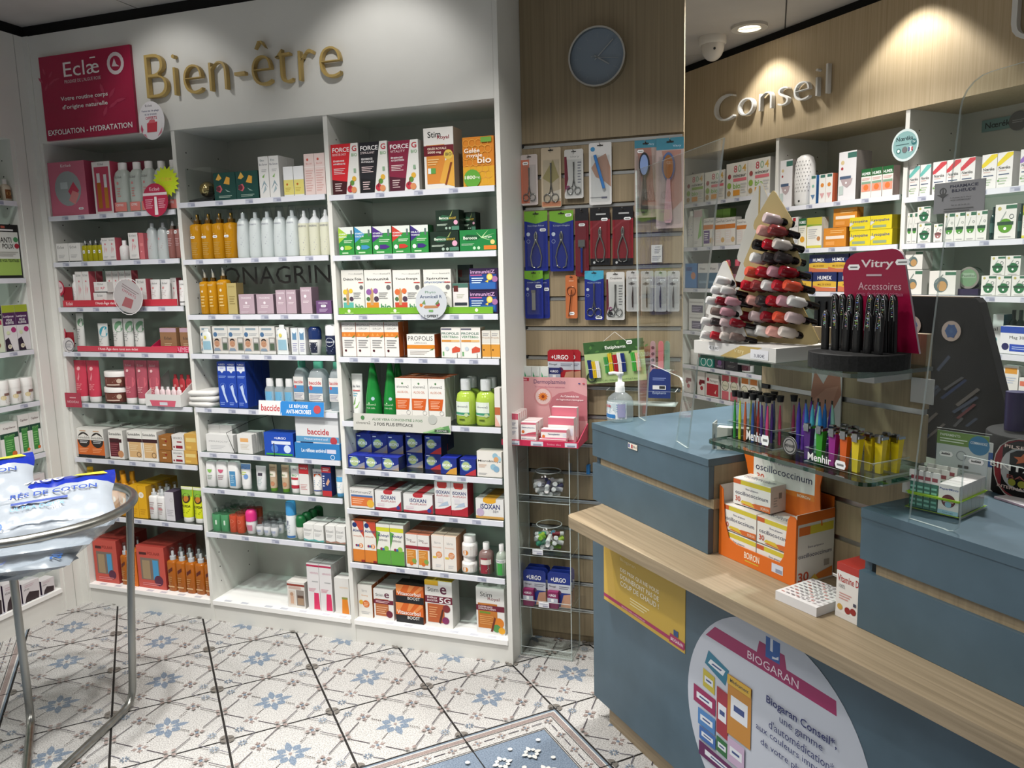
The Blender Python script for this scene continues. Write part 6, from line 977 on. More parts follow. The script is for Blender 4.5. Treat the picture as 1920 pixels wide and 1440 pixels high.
# ------------------------------------------------------------------ strips, trays and small signs on the shelves
def strip(name, fr, u0, u1, z0, z1, d, ops, base, label, cat='sign', th=.003, tilt=0):
    mb = MB(); mb.box(0, u1-u0, 0, th, 0, z1-z0, base); paint(mb, ops, flat(0, 0, u1-u0, z1-z0), (u1-u0)/(z1-z0))
    o = mb.obj(name, None, at(fr, u0, d, z0), FR[fr][2]); o.rotation_euler[0] = tilt; tag(o, label, cat); return o
def tray(name, fr, u0, u1, d0, d1, z, hf, hb, base, ops, label, cat='tray', side=None):
    # open cardboard tray with sloping sides
    root = empty(name, at(fr, u0, d0, z), FR[fr][2]); tag(root, label, cat); W = u1-u0; D = d1-d0; t = .002
    mb = MB(); mb.box(0, W, 0, D, 0, t, base); mb.obj('tray_floor', root)
    mb = MB(); mb.box(0, W, -t, 0, 0, hf, base); paint(mb, ops, flat(0, 0, W, hf, -t), W/hf); mb.obj('front_lip', root)
    for x in (0, W-t):
        mb = MB(); s = side or base; P_ = [(x, 0, t), (x, D, t), (x, D, hb), (x, 0, hf)]; mb.add(P_+[(a+t, b, c) for a, b, c in P_], [(0, 3, 2, 1), (4, 5, 6, 7), (0, 1, 5, 4), (1, 2, 6, 5), (2, 3, 7, 6), (3, 0, 4, 7)], s); mb.obj('side_wall', root)
    return root
z3 = 1.347; z4 = 1.155
strip('shelf_strip', 'W', 0.026, 0.632, z3+.0005, z3+.028, .006, [('T', 'Eclaé', .03, .25, .06, .5, 'ecd8d8'), ('T', "l'Anti-Âge dans tout son éclat", .3, .2, .36, .6, 'f0d8d8', 1)], 'be3644', 'red shelf strip under white boxes with pale lettering')
strip('shelf_strip', 'W', 0.08, 0.612, z4+.0005, z4+.024, .006, [('T', "l'Anti-Âge dans tout son éclat", .22, .2, .4, .62, 'f0d8d8', 1)], 'c04050', 'red shelf strip under white and green tubes')
for fo in (disc_sign('shelf_flag', 'W', 0.006, 1.427, .034, .01, [('C', .5, .55, .41, 'd8b8bc'), ('T', 'Eclaé', .2, .46, .6, .18, '444')], 'b02c44', 'round red-rimmed flag on the shelf of white boxes', .9),
    disc_sign('shelf_flag', 'W', -0.012, 1.233, .034, .01, [('C', .5, .55, .41, 'd8b8bc'), ('T', 'Eclaé', .2, .46, .6, .18, '444')], 'b02c44', 'round red-rimmed flag on the shelf of green tubes', .9)):
    mb = MB(); mb.box(.02, .07, .003, .005, -.06, .005, '8c1424'); mb.obj('card_arm', fo)
disc_sign('shelf_flag', 'W', 0.042, 1.184, .032, -.004, [('O', .6, .45, .38, .05, '3a3a40'), ('L', .3, .3, .8, .6, 4, '8a8a90')], 'c6c2c2', 'round white flag with dark ring on shelf corner', .95)
disc_sign('shelf_talker', 'W', 0.42, 1.389, .066, -.03, [('P', [(.4, .12), (.72, .2), (.7, .5), (.42, .44)], '9a5a5e'), ('L', .2, .66, .8, .8, 2, '8a7a7c'), ('T', 'OFFERTS', .25, .56, .5, .08, 'a04a5a'), ('O', .5, .5, .5, .02, 'd8d4d4')], 'paper_translucent', 'oval translucent offer talker over the red strip', 1.15, rot=.5)
strip('shelf_card', 'W', -0.0, 0.088, .912, .975, -.012, [('L', .3, .6, .7, .75, 1, 'd8b0b4'), ('T', 'NOUVEAU', .14, .3, .72, .16, 'e0c0c4')], 'a83a4c', 'small red card at left end below coral tubes')
tray('pouch_tray', 'W', 0.477, 0.69, .012, .1, z4+.0004, .026, .07, 'c02850', [('T', 'AIMER', .6, .1, .35, .8, 'd8a0b0')], 'pink cardboard tray with two kraft pouches')
tr = tray('sample_tray', 'W', 0.444, 0.627, -.012, .13, .9325, .05, .135, 'd0cfcc', [('P', [(.18, 0), (.82, 0), (.86, .5), (.12, .5)], 'c85a6e'), ('R', .4, .1, .62, .35, 'c8c8d0')], 'white sloping cardboard tray with small red sachets', side='dcdbd8')
V('minitube', 'sample_tube', 'tube', 'small pale pink sample tube in white tray', 'tubeup', ['d8c4c6', 'd8d4d4'], [('R', .1, .3, .9, .5, 'c88a94')])
row('W', 'minitube', 0.468, 0.612, .004, .9355, .075, n=5, dep=.018)
V('redsachet', 'sample_sachet', 'sachet', 'red sachet standing in the white tray', 'tubeup', ['b0343c', 'b0343c'], [('C', .5, .6, .2, 'd88a88')])
row('W', 'redsachet', 0.516, 0.654, .06, .9355, .12, n=4, dep=.015)
# pink display header behind the top shelf bottles
mb = MB(); mb.box(0, .175, 0, .004, 0, .22, 'a43a54'); paint(mb, [('T', 'Eclaé', .3, .7, .36, .1, '2a1a20'), ('P', [(0, 1), (.22, 1), (.02, .66)], '7a1c30')], flat(0, 0, .175, .22), .8); tag(mb.obj('display_card', None, (0.246, .14, 1.7305)), 'rose display card standing behind the pale lotion bottles', 'sign')
# clear cover with a golden ball on a black stand
x0, x1 = 0.724, 0.847
root = empty('display_case', (x0, .01, 1.7535)); tag(root, 'clear acrylic case holding a gold sphere on black slope', 'case')
mb = MB(); w1 = x1-x0
for b in ((0, .002, 0, .2), (w1-.002, w1, 0, .2), (0, w1, 0, .002), (0, w1, .198, .2)): mb.box(b[0], b[1], b[2], b[3], 0, .13, 'acrylic')
mb.obj('cover', root)
mb = MB(); mb.add([(.004, .004, 0), (w1-.004, .004, 0), (w1-.004, .15, 0), (.004, .15, 0), (.004, .004, .008), (w1-.004, .004, .008), (w1-.004, .15, .04), (.004, .15, .04)], [(3, 2, 1, 0), (4, 5, 6, 7), (0, 1, 5, 4), (1, 2, 6, 5), (2, 3, 7, 6), (3, 0, 4, 7)], '16181c|s'); mb.obj('stand', root)
mb = MB(); mb.ball((w1*.5, .045, .05), .031, 'c8b078|c', 20, 14); mb.obj('sphere', root)
# blue gel strip, aloe strip, green strip
strip('shelf_strip', 'W', 1.004, 1.301, .916, .973, -.016, [('R', .36, 0, 1, 1, '2f7fc4'), ('P', [(.34, 0), (.42, 1), (.36, 1), (.34, .9)], '2f7fc4'), ('T', 'baccide', .04, .28, .29, .45, 'b83a40', 1), ('T', 'LE RÉFLEXE', .48, .56, .28, .28, 'f0f0f0', 1), ('T', 'ANTI-MICROBES', .43, .16, .38, .28, 'f0f0f0', 1), ('C', .9, .5, .055, 'b84a50')], 'dedcda', 'white and blue strip in front of clear gel bottles', tilt=-.12)
strip('shelf_strip', 'W', 1.425, 1.826, .872, .936, -.012, [('T', 'ALOE VERA CONCENTRÉ 2 FOIS', .2, .62, .52, .18, '5a7a5a', 1), ('T', '2 FOIS PLUS EFFICACE', .22, .32, .4, .18, '333', 1), ('T', 'aloevera2', .03, .38, .15, .16, '6a6a64'), ('P', [(.72, .02), (.98, .5), (1, .1), (.84, 0)], '5a8a54'), ('P', [(.72, .0), (.9, .4), (.94, .34), (.76, 0)], '8ab07a'), ('R', .84, .08, .98, .24, '3a4a3a'), ('T', 'ZUCCARI', .86, .11, .1, .1, 'ccc'), ('C', .1, .75, .02, '4a7a4a'), ('C', .82, .8, .045, 'a8aaa4')], 'bdbcb4', 'grey aloe strip with leaf print in front of green bottles', tilt=-.08)
strip('shelf_strip', 'W', 1.379, 1.995, 1.3095, 1.333, .008, [('C', .07, .5, .01, 'e0e8c8'), ('C', .38, .5, .01, 'e0e8c8'), ('C', .9, .5, .01, 'e0e8c8'), ('R', .04, .1, .1, .2, 'c8e0a0'), ('R', .35, .1, .41, .2, 'c8e0a0')], '6ea52e', 'long green strip along the ampoule box shelf')
# antibacterial masks carton and soft packs
r = tray('mask_carton', 'W', 1.152, 1.353, .0, .16, .7455, .062, .105, '2f78b4', [('T', 'Le réflexe antiviral', .15, .42, .55, .24, 'e8ecf0', 1), ('R', .72, .4, .92, .65, 'ccd'), ('O', .84, .16, .05, .012, 'c8d8e8')], 'blue carton of white mask pouches beside wipes')
B('maskp', 'mask_pouch', 'pouch', 'white mask pouch with red lettering in blue carton', 'd2d3d4', [('R', 0, .72, 1, 1, 'c2c4c6'), ('T', 'baccide', .28, .5, .5, .13, 'b02c34', 1), ('R', 0, .34, 1, .46, '5a94bc'), ('T', 'Masque antiviral actif', .2, .37, .55, .06, 'dde'), ('C', .88, .38, .08, 'b04048'), ('R', .1, .22, .4, .34, '2a3a5a'), ('R', 0, 0, 1, .2, '9ab8cc')], 'bcc0c4')
row('W', 'maskp', 1.156, 1.349, .003, .748, .185, rows=5, dep=.022)
for i in range(3):
    mb = MB(); mb.loft([(0, .058, .05), (.006, .066, .058), (.016, .066, .058), (.022, .056, .048)], 'd6d4d0', seg=20, p=5)
    tag(mb.obj('paper_packet', None, (0.71+.006*(i % 2), .05, .9335+i*.0225), .12*i-.1), ['crumpled white paper packet lowest in stack beside blue boxes', 'crumpled white paper packet in the middle of the stack', 'crumpled white paper packet on top of the stack'][i], 'packet')
# wire divider on the gauze shelf and starting sachets
mb = MB(); xa = 0.862; mb.tube([(xa, .002, .7465), (xa-.035, .002, .83), (xa+.0, .12, .86), (xa+.0, .26, .86), (xa, .28, .7465)], .0015, '333', 6); tag(mb.obj('wire_divider'), 'thin dark wire divider beside the white gauze packets', 'divider')
strip('shelf_card', 'W', 1.054, 1.056, .745, .8, -.004, [], '2a2a2a', 'thin black shelf divider peg beside the blue wipes')
V('sampbag', 'sample_bag', 'bag', 'small white sample bag leaning on hair boxes', 'tubeup', ['d4d8d6', 'd4d8d6'], [('R', .1, .15, .9, .5, '8fb4c4'), ('C', .4, .65, .15, 'd8c860')])
row('W', 'sampbag', 0.741, 0.791, -.003, 1.1545, .1, dep=.014, ex='at left')
row('W', 'sampbag', 1.098, 1.149, -.003, 1.1545, .115, dep=.014, ex='at right')

# ------------------------------------------------------------------ clock
root = empty('wall_clock', (2.328, .2395, 2.181)); tag(root, 'round wall clock with grey dial and steel rim', 'clock')
R_ = .1
def ring_y(mb, r0, r1, y0, y1, mat, n=48):
    v = []; 
    for r, y in ((r0, y0), (r1, y0), (r1, y1), (r0, y1)): v += [(r*math.cos(2*PI*i/n), y, r*math.sin(2*PI*i/n)) for i in range(n)]
    mb.add(v, [((k % 4)*n+i, (k % 4)*n+(i+1) % n, ((k+1) % 4)*n+(i+1) % n, ((k+1) % 4)*n+i) for k in range(4) for i in range(n)], mat, False)
mb = MB(); ring_y(mb, R_-.006, R_, -.035, 0, 'c0c0bc|c'); mb.obj('rim', root)
mb = MB(); n = 48; mb.prism([((R_-.006)*math.cos(2*PI*i/n), (R_-.006)*math.sin(2*PI*i/n)) for i in range(n)], -.018, -.002, '7c8894')
for i in range(12):
    a = PI/6*i; mb.add([(math.sin(a)*r+q*math.cos(a), -.0183, math.cos(a)*r-q*math.sin(a)) for r, q in ((.066, -.0008), (.066, .0008), (.083, .0008), (.083, -.0008))], [(0, 1, 2, 3)], '8a949c')
mb.obj('dial', root)
for nm, a, l0, l1, wd in (('hour_hand', math.radians(122), -.012, .05, .0022), ('minute_hand', math.radians(46), -.012, .078, .0018), ('second_hand', math.radians(98), -.022, .075, .0008)):
    mb = MB(); mb.prism([(math.sin(a)*r+q*math.cos(a), math.cos(a)*r-q*math.sin(a)) for r, q in ((l0, -wd), (l0, wd), (l1, wd), (l1, -wd))], -.022, -.021, 'aab0b4|x'); mb.obj(nm, root)
# ------------------------------------------------------------------ packs on hooks
def hang(name, px, label, cat, base, ops, extra=None, d=.222, th=.004, rnd=.004, film=True):
    x0, x1, z0, z1 = px; W = x1-x0; H = z1-z0; mb = MB(); q = rnd
    o = [(q, 0), (W-q, 0), (W, q), (W, H-q), (W-q, H), (q, H), (0, H-q), (0, q)]
    mb.prism(o, 0, .0015, base); paint(mb, ops, flat(0, 0, W, H), W/H)
    cx = W/2; paint(mb, [('P', [(cx/W-.13, .945), (cx/W+.13, .945), (cx/W+.13, .962), (cx/W+.04, .962), (cx/W, .978), (cx/W-.04, .962), (cx/W-.13, .962)], '2a2622')], flat(0, 0, W, H), W/H, k0=12)
    ob = mb.obj(name, None, (x0, d, z0)); tag(ob, label, cat, 'packs hanging on the slat wall')
    if film:
        f = MB(); m = .08*W; yb = H*.06; yt = H*.8; P0 = [(m, -.0006, yb), (W-m, -.0006, yb), (W-m, -.0006, yt), (m, -.0006, yt)]; P1 = [(m*2, -.010, yb+.006), (W-2*m, -.010, yb+.006), (W-2*m, -.010, yt-.006), (m*2, -.010, yt-.006)]
        f.add(P0+P1, [(4, 5, 6, 7), (0, 1, 5, 4), (1, 2, 6, 5), (2, 3, 7, 6), (3, 0, 4, 7)], 'film'); f.obj('blister', ob)
    h = MB(); h.tube([(cx, WC-d+.002, H-.002), (cx, -.012, H-.008), (cx, -.014, H-.002)], .0014, 'b0b0ac|c', 6); h.obj('hook', ob)
    if extra: extra(ob, W, H)
    return ob
def scissors(ob, W, H, b0=.45, sc=1.0, col='9a9a98|c'):
    m = MB(); cx = W*.5; r = W*.17*sc
    for s in (-1, 1):
        m.tube([(cx+s*W*.02, -.004, H*.74), (cx-s*W*.005, -.0045-.001*s, H*.42), (cx+s*W*.06, -.004, H*.26)], .0022*sc, col, 6)
        m.tube([(cx+s*W*.2+r*math.cos(2*PI*i/14), -.004, H*.16+r*1.15*math.sin(2*PI*i/14)) for i in range(14)], .0017, col, 6, True)
        m.tube([(cx+s*W*.06, -.004, H*.26), (cx+s*W*.12, -.004, H*.22)], .0018, col, 6)
    m.obj('scissors', ob)
def nipper(ob, W, H, col='b8b8b4|c'):
    m = MB(); cx = W*.5
    for s in (-1, 1):
        m.tube([(cx+s*W*.01, -.004, H*.66), (cx+s*W*.05, -.004, H*.6), (cx+s*W*.03, -.004, H*.5), (cx+s*W*.16, -.004, H*.38), (cx+s*W*.24, -.004, H*.24), (cx+s*W*.18, -.004, H*.08), (cx+s*W*.05, -.004, H*.06)], .0028, col, 7, False, [.5, 1.3, 1.3, 1, 1, 1, .7])
    m.ball((cx, -.004, H*.52), .005, col, 10, 6); m.obj('nippers', ob)
def clipper_(ob, W, H):
    m = MB(); m.box(W*.4, W*.6, -.006, -.002, H*.18, H*.58, 'b8b8b4|c'); m.box(W*.38, W*.62, -.008, -.002, H*.54, H*.6, '9a9a98|c'); m.obj('nail_clipper', ob)
def wand(c, x0, z0, x1, z1, r):
    def f(ob, W, H):
        m = MB(); m.tube([(W*x0, -.008, H*z0), (W*(x0+x1)/2, -.008, H*(z0+z1)/2), (W*x1, -.008, H*z1)], r, c, 10); m.obj('tool', ob)
    return f
def tweez(ob, W, H):
    m = MB(); m.tube([(W*.5, -.004, H*.1), (W*.48, -.004, H*.35), (W*.5, -.004, H*.62)], .0024, '6a5a5a|c', 6, False, [.9, 1.2, .3]); m.obj('tweezers', ob)
def paddle(c1, c2, ch):
    def f(ob, W, H):
        m = MB(); cx = W*.45
        m.prism([(cx+W*.24*math.cos(2*PI*i/24)*(1 if math.sin(2*PI*i/24) > 0 else .8+.2*math.cos(2*PI*i/24)**2), H*.68+H*.16*math.sin(2*PI*i/24)) for i in range(24)], -.008, -.003, c2); m.obj('brush_head', ob)
        m = MB(); m.prism([(cx+W*.18*math.cos(2*PI*i/24), H*.68+H*.13*math.sin(2*PI*i/24)) for i in range(24)], -.011, -.008, c1); m.obj('brush_pad', ob)
        m = MB(); m.prism([(cx-W*.06, H*.55), (cx+W*.06, H*.55), (cx+W*.16, H*.1), (cx+W*.1, H*.06), (cx-W*.1, H*.06), (cx-W*.16, H*.1)], -.009, -.003, ch); m.obj('handle', ob)
    return f
lat = 'c8c2ba'
def nail_head(ob, W, H):
    m = MB(); m.box(W*.25, W*.75, -.008, -.002, H*.44, H*.54, 'b8b8b4|c'); m.box(W*.4, W*.6, -.007, -.002, H*.38, H*.44, '9a9a98|c'); m.obj('blade', ob)
def loop_(ob, W, H):
    m = MB(); m.tube([(W*.5+W*.36*math.cos(2*PI*i/16), -.003, H*.64+W*.36*math.sin(2*PI*i/16)) for i in range(16)], .0014, 'c08468|c', 6, True); m.obj('loop', ob)
def HP(a, b): return (a[0], b[0], b[1], a[1])
hang('scissors_pack', HP((2.041, 1.872), (2.104, 1.692)), 'orange and white scissors pack at left end of top row', 'packet', 'c4b8b4', [('R', 0, .04, .5, .9, 'c8735a'), ('S', .1, .8, .35, .06)], scissors)
hang('scissors_pack', HP((2.118, 1.891), (2.192, 1.68)), 'beige scissors pack with blurred leaf photo', 'packet', 'b8a890', [('P', [(.05, .5), (.6, .8), (.9, .5), (.5, .4)], '968a5a'), ('R', .02, .02, .98, .1, 'b87a5a'), ('P', [(.4, .25), (.98, .3), (.98, .15), (.5, .12)], 'cfc4b4')], scissors)
hang('scissors_pack', HP((2.205, 1.879), (2.274, 1.708)), 'white scissors pack with maroon edge and purple flower', 'packet', 'c4c2be', [('P', [(0, .1), (.2, .4), (.12, .86), (0, .86)], '6a2030'), ('T', 'vitry', .3, .82, .5, .05, '8a8a88'), ('C', .18, .22, .12, '8a4a6a'), ('L', .7, .3, .9, .76, 8, '7a7a84')], lambda o, W, H: scissors(o, W, H, sc=.9))
hang('roll_on_pack', HP((2.295, 1.895), (2.376, 1.681)), 'white pack with bright blue pen over a hand', 'packet', 'd4d2d0', [('C', .17, .9, .1, '3f86b4'), ('P', [(.1, .6), (.4, .76), (.75, .82), (.95, .6), (.98, .28), (.6, .4), (.3, .45)], 'b08a78'), ('L', .05, .1, .6, .14, 1, '999'), ('R', .55, .1, .8, .13, '667')], wand('3a74b4|s', .28, .8, .68, .26, .0055))
hang('brush_pack', HP((2.457, 1.892), (2.534, 1.629)), 'foot file pack with oval blue rasp over feet', 'packet', 'a8948c', [('R', 0, .9, 1, 1, '3f8296'), ('P', [(.1, .9), (.75, .9), (.85, .4), (.95, .2), (.6, .2), (.3, .5)], 'a07468'), ('S', .12, .84, .3, .04), ('R', .05, .04, .2, .28, '777'), ('T', 'Vitry', .6, .925, .28, .03, 'cde')], paddle('7f96c4', '23262c', '3a3634'))
hang('brush_pack', HP((2.533, 1.893), (2.626, 1.589)), 'pink-handled foot brush pack at right end', 'packet', 'b4a09c', [('R', 0, .87, 1, 1, '3f8296'), ('P', [(.2, .86), (.9, .86), (.95, .3), (.6, .2), (.4, .5)], 'a87c70'), ('S', .3, .12, .3, .04), ('T', 'Vitry', .6, .89, .3, .03, 'cde')], paddle('8a5a2c', '4f6490', 'c49aa0'), d=.218)
def nb(top, txt): return [('R', 0, .84, 1, 1, top), ('P', [(0, .84), (.5, .79), (1, .84)], top), ('T', txt, .15, .74, .7, .03, 'c8d0e4'), ('C', .16, .62, .08, 'c8d0e0'), ('O', .16, .5, .08, .015, 'a8b4d0')]
hang('nipper_pack', HP((2.05, 1.67), (2.138, 1.452)), 'blue and green nail nipper pack, left of the two', 'packet', '15257c', nb('6a9c2c', 'Pince à Ongles Pédicure')+[('S', .66, .66, .28, .05)], nipper)
hang('nipper_pack', HP((2.146, 1.667), (2.235, 1.45)), 'blue and green nail nipper pack, right of the two', 'packet', '15257c', nb('6a9c2c', 'Coupe-Ongles')+[('S', .66, .9, .28, .05)], nipper)
hang('razor_pack', HP((2.242, 1.672), (2.291, 1.429)), 'slim dark red corn plane pack with black top', 'packet', '6a1422', [('R', 0, .82, 1, 1, '16161a'), ('S', .25, .74, .5, .04)], lambda o, W, H: (wand('1f2c6a|s', .5, .06, .5, .42, .004)(o, W, H), nail_head(o, W, H)))
def dkred(): return [('R', 0, .78, 1, 1, '121216'), ('P', [(0, .64), (.5, .78), (1, .8), (1, .76), (.5, .74), (0, .6)], '8a2a34'), ('S', .55, .77, .35, .05), ('R', 0, 0, 1, .12, '121216'), ('C', .2, .05, .06, 'c8c8c8'), ('L', .3, .86, .8, .92, 1, 'aaa')]
hang('nipper_pack', HP((2.297, 1.671), (2.369, 1.468)), 'red and black nipper pack, left of the two', 'packet', '7c1420', dkred(), nipper)
hang('nipper_pack', HP((2.378, 1.671), (2.452, 1.466)), 'red and black nipper pack, right of the two', 'packet', '7c1420', dkred(), nipper)
strip('price_label', 'W', 2.514, 2.552, 1.473, 1.534, .233, [('T', 'VITRY', .35, .84, .5, .06, '333', 1), ('L', .3, .5, .85, .8, 3, '777'), ('L', .1, .1, .9, .4, 3, '999')], 'd2d0cc', 'small white paper label on the slat wall')
hang('clipper_pack', HP((2.046, 1.454), (2.117, 1.277)), 'blue and green nail clipper pack in front', 'packet', '15257c', nb('6a9c2c', 'Coupe Ongles')+[('S', .58, .64, .36, .07)], clipper_)
hang('clipper_pack', HP((2.069, 1.452), (2.138, 1.277)), 'blue and green nail clipper pack partly hidden behind', 'packet', '15257c', nb('5a8a28', 'Coupe Ongles')+[('S', .7, .58, .28, .07)], None, d=.234)
hang('tweezer_pack', HP((2.203, 1.435), (2.247, 1.277)), 'slim orange blackhead tool pack', 'packet', 'b8683c', [('S', .3, .08, .45, .07), ('L', .3, .84, .7, .9, 1, 'd8a080')], lambda o, W, H: (wand('8a5a44|c', .3, .05, .55, .66, .0018)(o, W, H), loop_(o, W, H)), film=False)
hang('scissors_pack', HP((2.275, 1.449), (2.345, 1.271)), 'blue scissors pack with cyan top', 'packet', '15257c', nb('3f98b4', 'Ciseaux à Ongles')+[('S', .55, .02, .38, .06)], scissors)
hang('scissors_pack', HP((2.355, 1.443), (2.421, 1.271)), 'white scissors pack with black bowl and pink flower', 'packet', 'c6c4c0', [('P', [(0, .1), (.14, .3), (.1, .85), (0, .85)], '5a2030'), ('C', .2, .12, .16, '2a2a2e'), ('C', .22, .23, .12, '8a4470'), ('T', 'Coquette', .2, .84, .65, .05, '5a5450'), ('L', .68, .3, .9, .74, 8, '777')], scissors)
for i, (xa, xb) in enumerate((((2.427, 1.446), (2.474, 1.301)), ((2.478, 1.444), (2.524, 1.301)), ((2.527, 1.443), (2.57, 1.3)), ((2.572, 1.442), (2.615, 1.3)))):
    hang('tweezer_pack', HP(xa, xb), ['grey tweezer pack with an eye, leftmost of four', 'grey tweezer pack with an eye, second from left', 'grey tweezer pack with an eye, third from left', 'grey tweezer pack with an eye, rightmost of four'][i], 'packet', 'b4b2b0', [('T', 'Cosmétics', .15, .8, .7, .05, '4a4848'), ('P', [(.15, .68), (.4, .73), (.7, .68), (.4, .64)], '6a6462'), ('C', .42, .685, .06, '2a2a2a'), ('S', .45, .75, .45, .05), ('R', .55, .2, .95, .6, 'a4a2a0')], tweez)
# threads card, emery boards, plaster packs
p = [(2.265, 1.183), (2.493, 1.206), (2.505, 1.058), (2.286, 1.037)]
root = empty('thread_card', (p[3][0], .2, p[3][1])); tag(root, 'green leafy card strung with coloured thread skeins', 'card')
ang = math.atan2(p[2][1]-p[3][1], p[2][0]-p[3][0]); Wd = math.hypot(p[2][0]-p[3][0], p[2][1]-p[3][1]); Hd = .152
root.rotation_euler[1] = -ang
mb = MB(); mb.box(0, Wd, 0, .002, 0, Hd, 'a3b87c'); paint(mb, [('R', 0, .72, 1, 1, '35582e')]+[leaf(.04+.075*i, .74+.2*((i*7 % 5)/5), .5+i, 0, .09, .022, '4f7a3c' if i % 2 else '284a26') for i in range(14)]+[('T', 'Estipharm', .36, .78, .34, .1, 'e8ece0', 1), ('S', .72, .88, .1, .09), ('T', 'UN FEU, CURE-OREILLES SIMPLE ET NATUREL', .12, .03, .74, .045, '3f5a34')], flat(0, 0, Wd, Hd), Wd/Hd); mb.obj('card', root)
for i, (f, c, l) in enumerate(((.09, '1c2c6a', .44), (.155, 'c8a81e', .4), (.22, 'd4d2cc', .4), (.37, '3f8a44', .38), (.44, 'c8a81e', .46), (.52, 'a01c28', .42), (.59, 'd4d2cc', .46), (.65, '1c2c6a', .44), (.82, '3f9a3a', .44), (.89, 'd0a88a', .42))):
    mb = MB(); xx = f*Wd; z0 = Hd*(.14 if i < 3 else .24); z1 = z0+Hd*l
    for q in (-.0035, .0035): mb.tube([(xx+q, -.006, z0), (xx+q, -.007, (z0+z1)/2), (xx+q-.003, -.006, z1)], .0042, c, 8)
    mb.tube([(xx-.008, -.0105, (z0+z1)/2), (xx+.008, -.0105, (z0+z1)/2)], .0008, 'ddd', 5); mb.obj('thread_skein', root)
mb = MB(); mb.tube([(Wd*.35, -.001, Hd), (Wd*.55, -.001, Hd+.03), (Wd*.72, -.001, Hd-.006)], .0008, 'd8d8d4', 5); mb.obj('string', root)
mb = MB(); mb.tube([(Wd*.09+.016*math.cos(2*PI*i/18), -.005, Hd*.16+.016*math.sin(2*PI*i/18)) for i in range(18)], .0025, '2a3a24', 6, True); mb.obj('ring_hanger', root)
x0, z0 = 2.511, 0.994
root = empty('emery_board_holder', (x0, .19, z0)); tag(root, 'dark blue pouch of nail files hanging on the slat wall', 'pouch')
mb = MB(); mb.prism([(0, 0), (.078, 0), (.078, .085), (.062, .105), (.016, .105), (0, .085)], 0, .004, '26346c'); paint(mb, [('L', .2, .6, .8, .72, 2, '7a88b8'), ('R', .2, .3, .8, .44, 'd0d0d0'), ('R', .5, .32, .76, .42, '333'), ('T', 'Estipharm', .2, .12, .6, .1, 'b8c4e0')], flat(0, 0, .078, .105), .75); mb.obj('pouch', root)
tag(root, 'dark blue card pouch hanging on the slat wall', 'pouch')
for i, (c, xx) in enumerate((('a8848c', .012), ('c86a72', .04), ('6f8a78', .062))):
    mb = MB(); mb.loft([(0, .0095, .001), (.19, .0095, .001), (.198, .006, .001), (.2, .003, .0008)], c, seg=12)
    if i == 0: paint(mb, [('C', .5, .55+.11*q, .3, '4a3a44') for q in range(4)], flat(-.0095, 0, .019, .2, -.0012), .095)
    tag(mb.obj('nail_file', None, (x0+xx+.003, .1975, z0+.004)), ['mauve nail file with dark rosettes in the blue pouch', 'coral pink nail file in the blue pouch', 'pale green nail file in the blue pouch'][i], 'nail file', 'nail files in the blue pouch')
def urgo_pack(x0, z0, w1, h1, d, cols, label, name='plaster_pack', cd=.02):
    mb = MB(); mb.prism([(0, 0), (w1, 0), (w1, h1-.008), (w1-.008, h1), (.008, h1), (0, h1-.008)], 0, .003, cols[0])
    paint(mb, [('P', [(0, .42), (1, .42), (1, .66), (0, .66)], 'b8bcc4'), ('T', 'Filmogel', .06, .54, .3, .07, '333', 1), ('L', .5, .52, .95, .62, 2, '667'), ('C', .5, .42, .1, cols[1]), ('P', [(.55, 0), (1, 0), (1, .4), (.7, .36)], 'b88a70'), ('T', '+URGO', .14, .72, .66, .13, 'ecebea', 1)], flat(0, 0, w1, h1), w1/h1)
    ob = mb.obj(name, None, (x0, d, z0)); tag(ob, label, 'packet')
    b = MB(); b.box(.004, w1*.5, -cd, -.001, 0, h1*.48, cols[2]); paint(b, [('T', '+URGO', .12, .72, .7, .14, 'e8e8ec', 1), ('R', 0, .36, 1, .62, 'a8acb8'), ('R', .35, .4, .6, .58, 'ddd')], flat(.004, 0, w1*.5-.004, h1*.48, -cd), .9); b.obj('carton', ob)
    return ob
for i in range(2):
    urgo_pack(2.129+.025*i, 1.03, .1, .13, .2265+.006*i, ('9c1c26', '5a2440', '23275c'), ['red plaster pack hanging in front above rose display', 'red plaster pack half hidden behind the first'][i], cd=.005)
B('greenarrow', 'ointment_box', 'box', 'small white box with green arrow behind rose card', 'cfd4cf', [('P', [(.15, .4), (.15, .8), (.4, .6)], '3f9a6a'), ('L', .45, .5, .9, .7, 1, '8ab8a0')])
row('W', 'greenarrow', 2.035, 2.135, .212, 1.0, .096, n=3, dep=.022)
strip('acrylic_ledge', 'W', 2.02, 2.25, .995, .999, .205, [], 'acrylic', 'clear acrylic ledge behind the rose display card', 'shelf', th=.034)
# clear pen box on the slat wall
bx0, bx1, bz0, bz1 = 2.366, 2.612, .972, 1.024
root = empty('acrylic_box', (bx0, .15, bz0)); tag(root, 'empty clear acrylic box fixed to the slat wall', 'box')
for nm, b in (('front_wall', (0, bx1-bx0, 0, .003, 0, bz1-bz0)), ('back_wall', (0, bx1-bx0, .085, .088, 0, bz1-bz0+.01)), ('box_floor', (0, bx1-bx0, .003, .085, 0, .003)), ('side_wall', (0, .003, .003, .085, .003, bz1-bz0)), ('side_wall', (bx1-bx0-.003, bx1-bx0, .003, .085, .003, bz1-bz0))):
    mb = MB(); mb.box(*b, 'acrylic', 'acryl_edge'); mb.obj(nm, root)

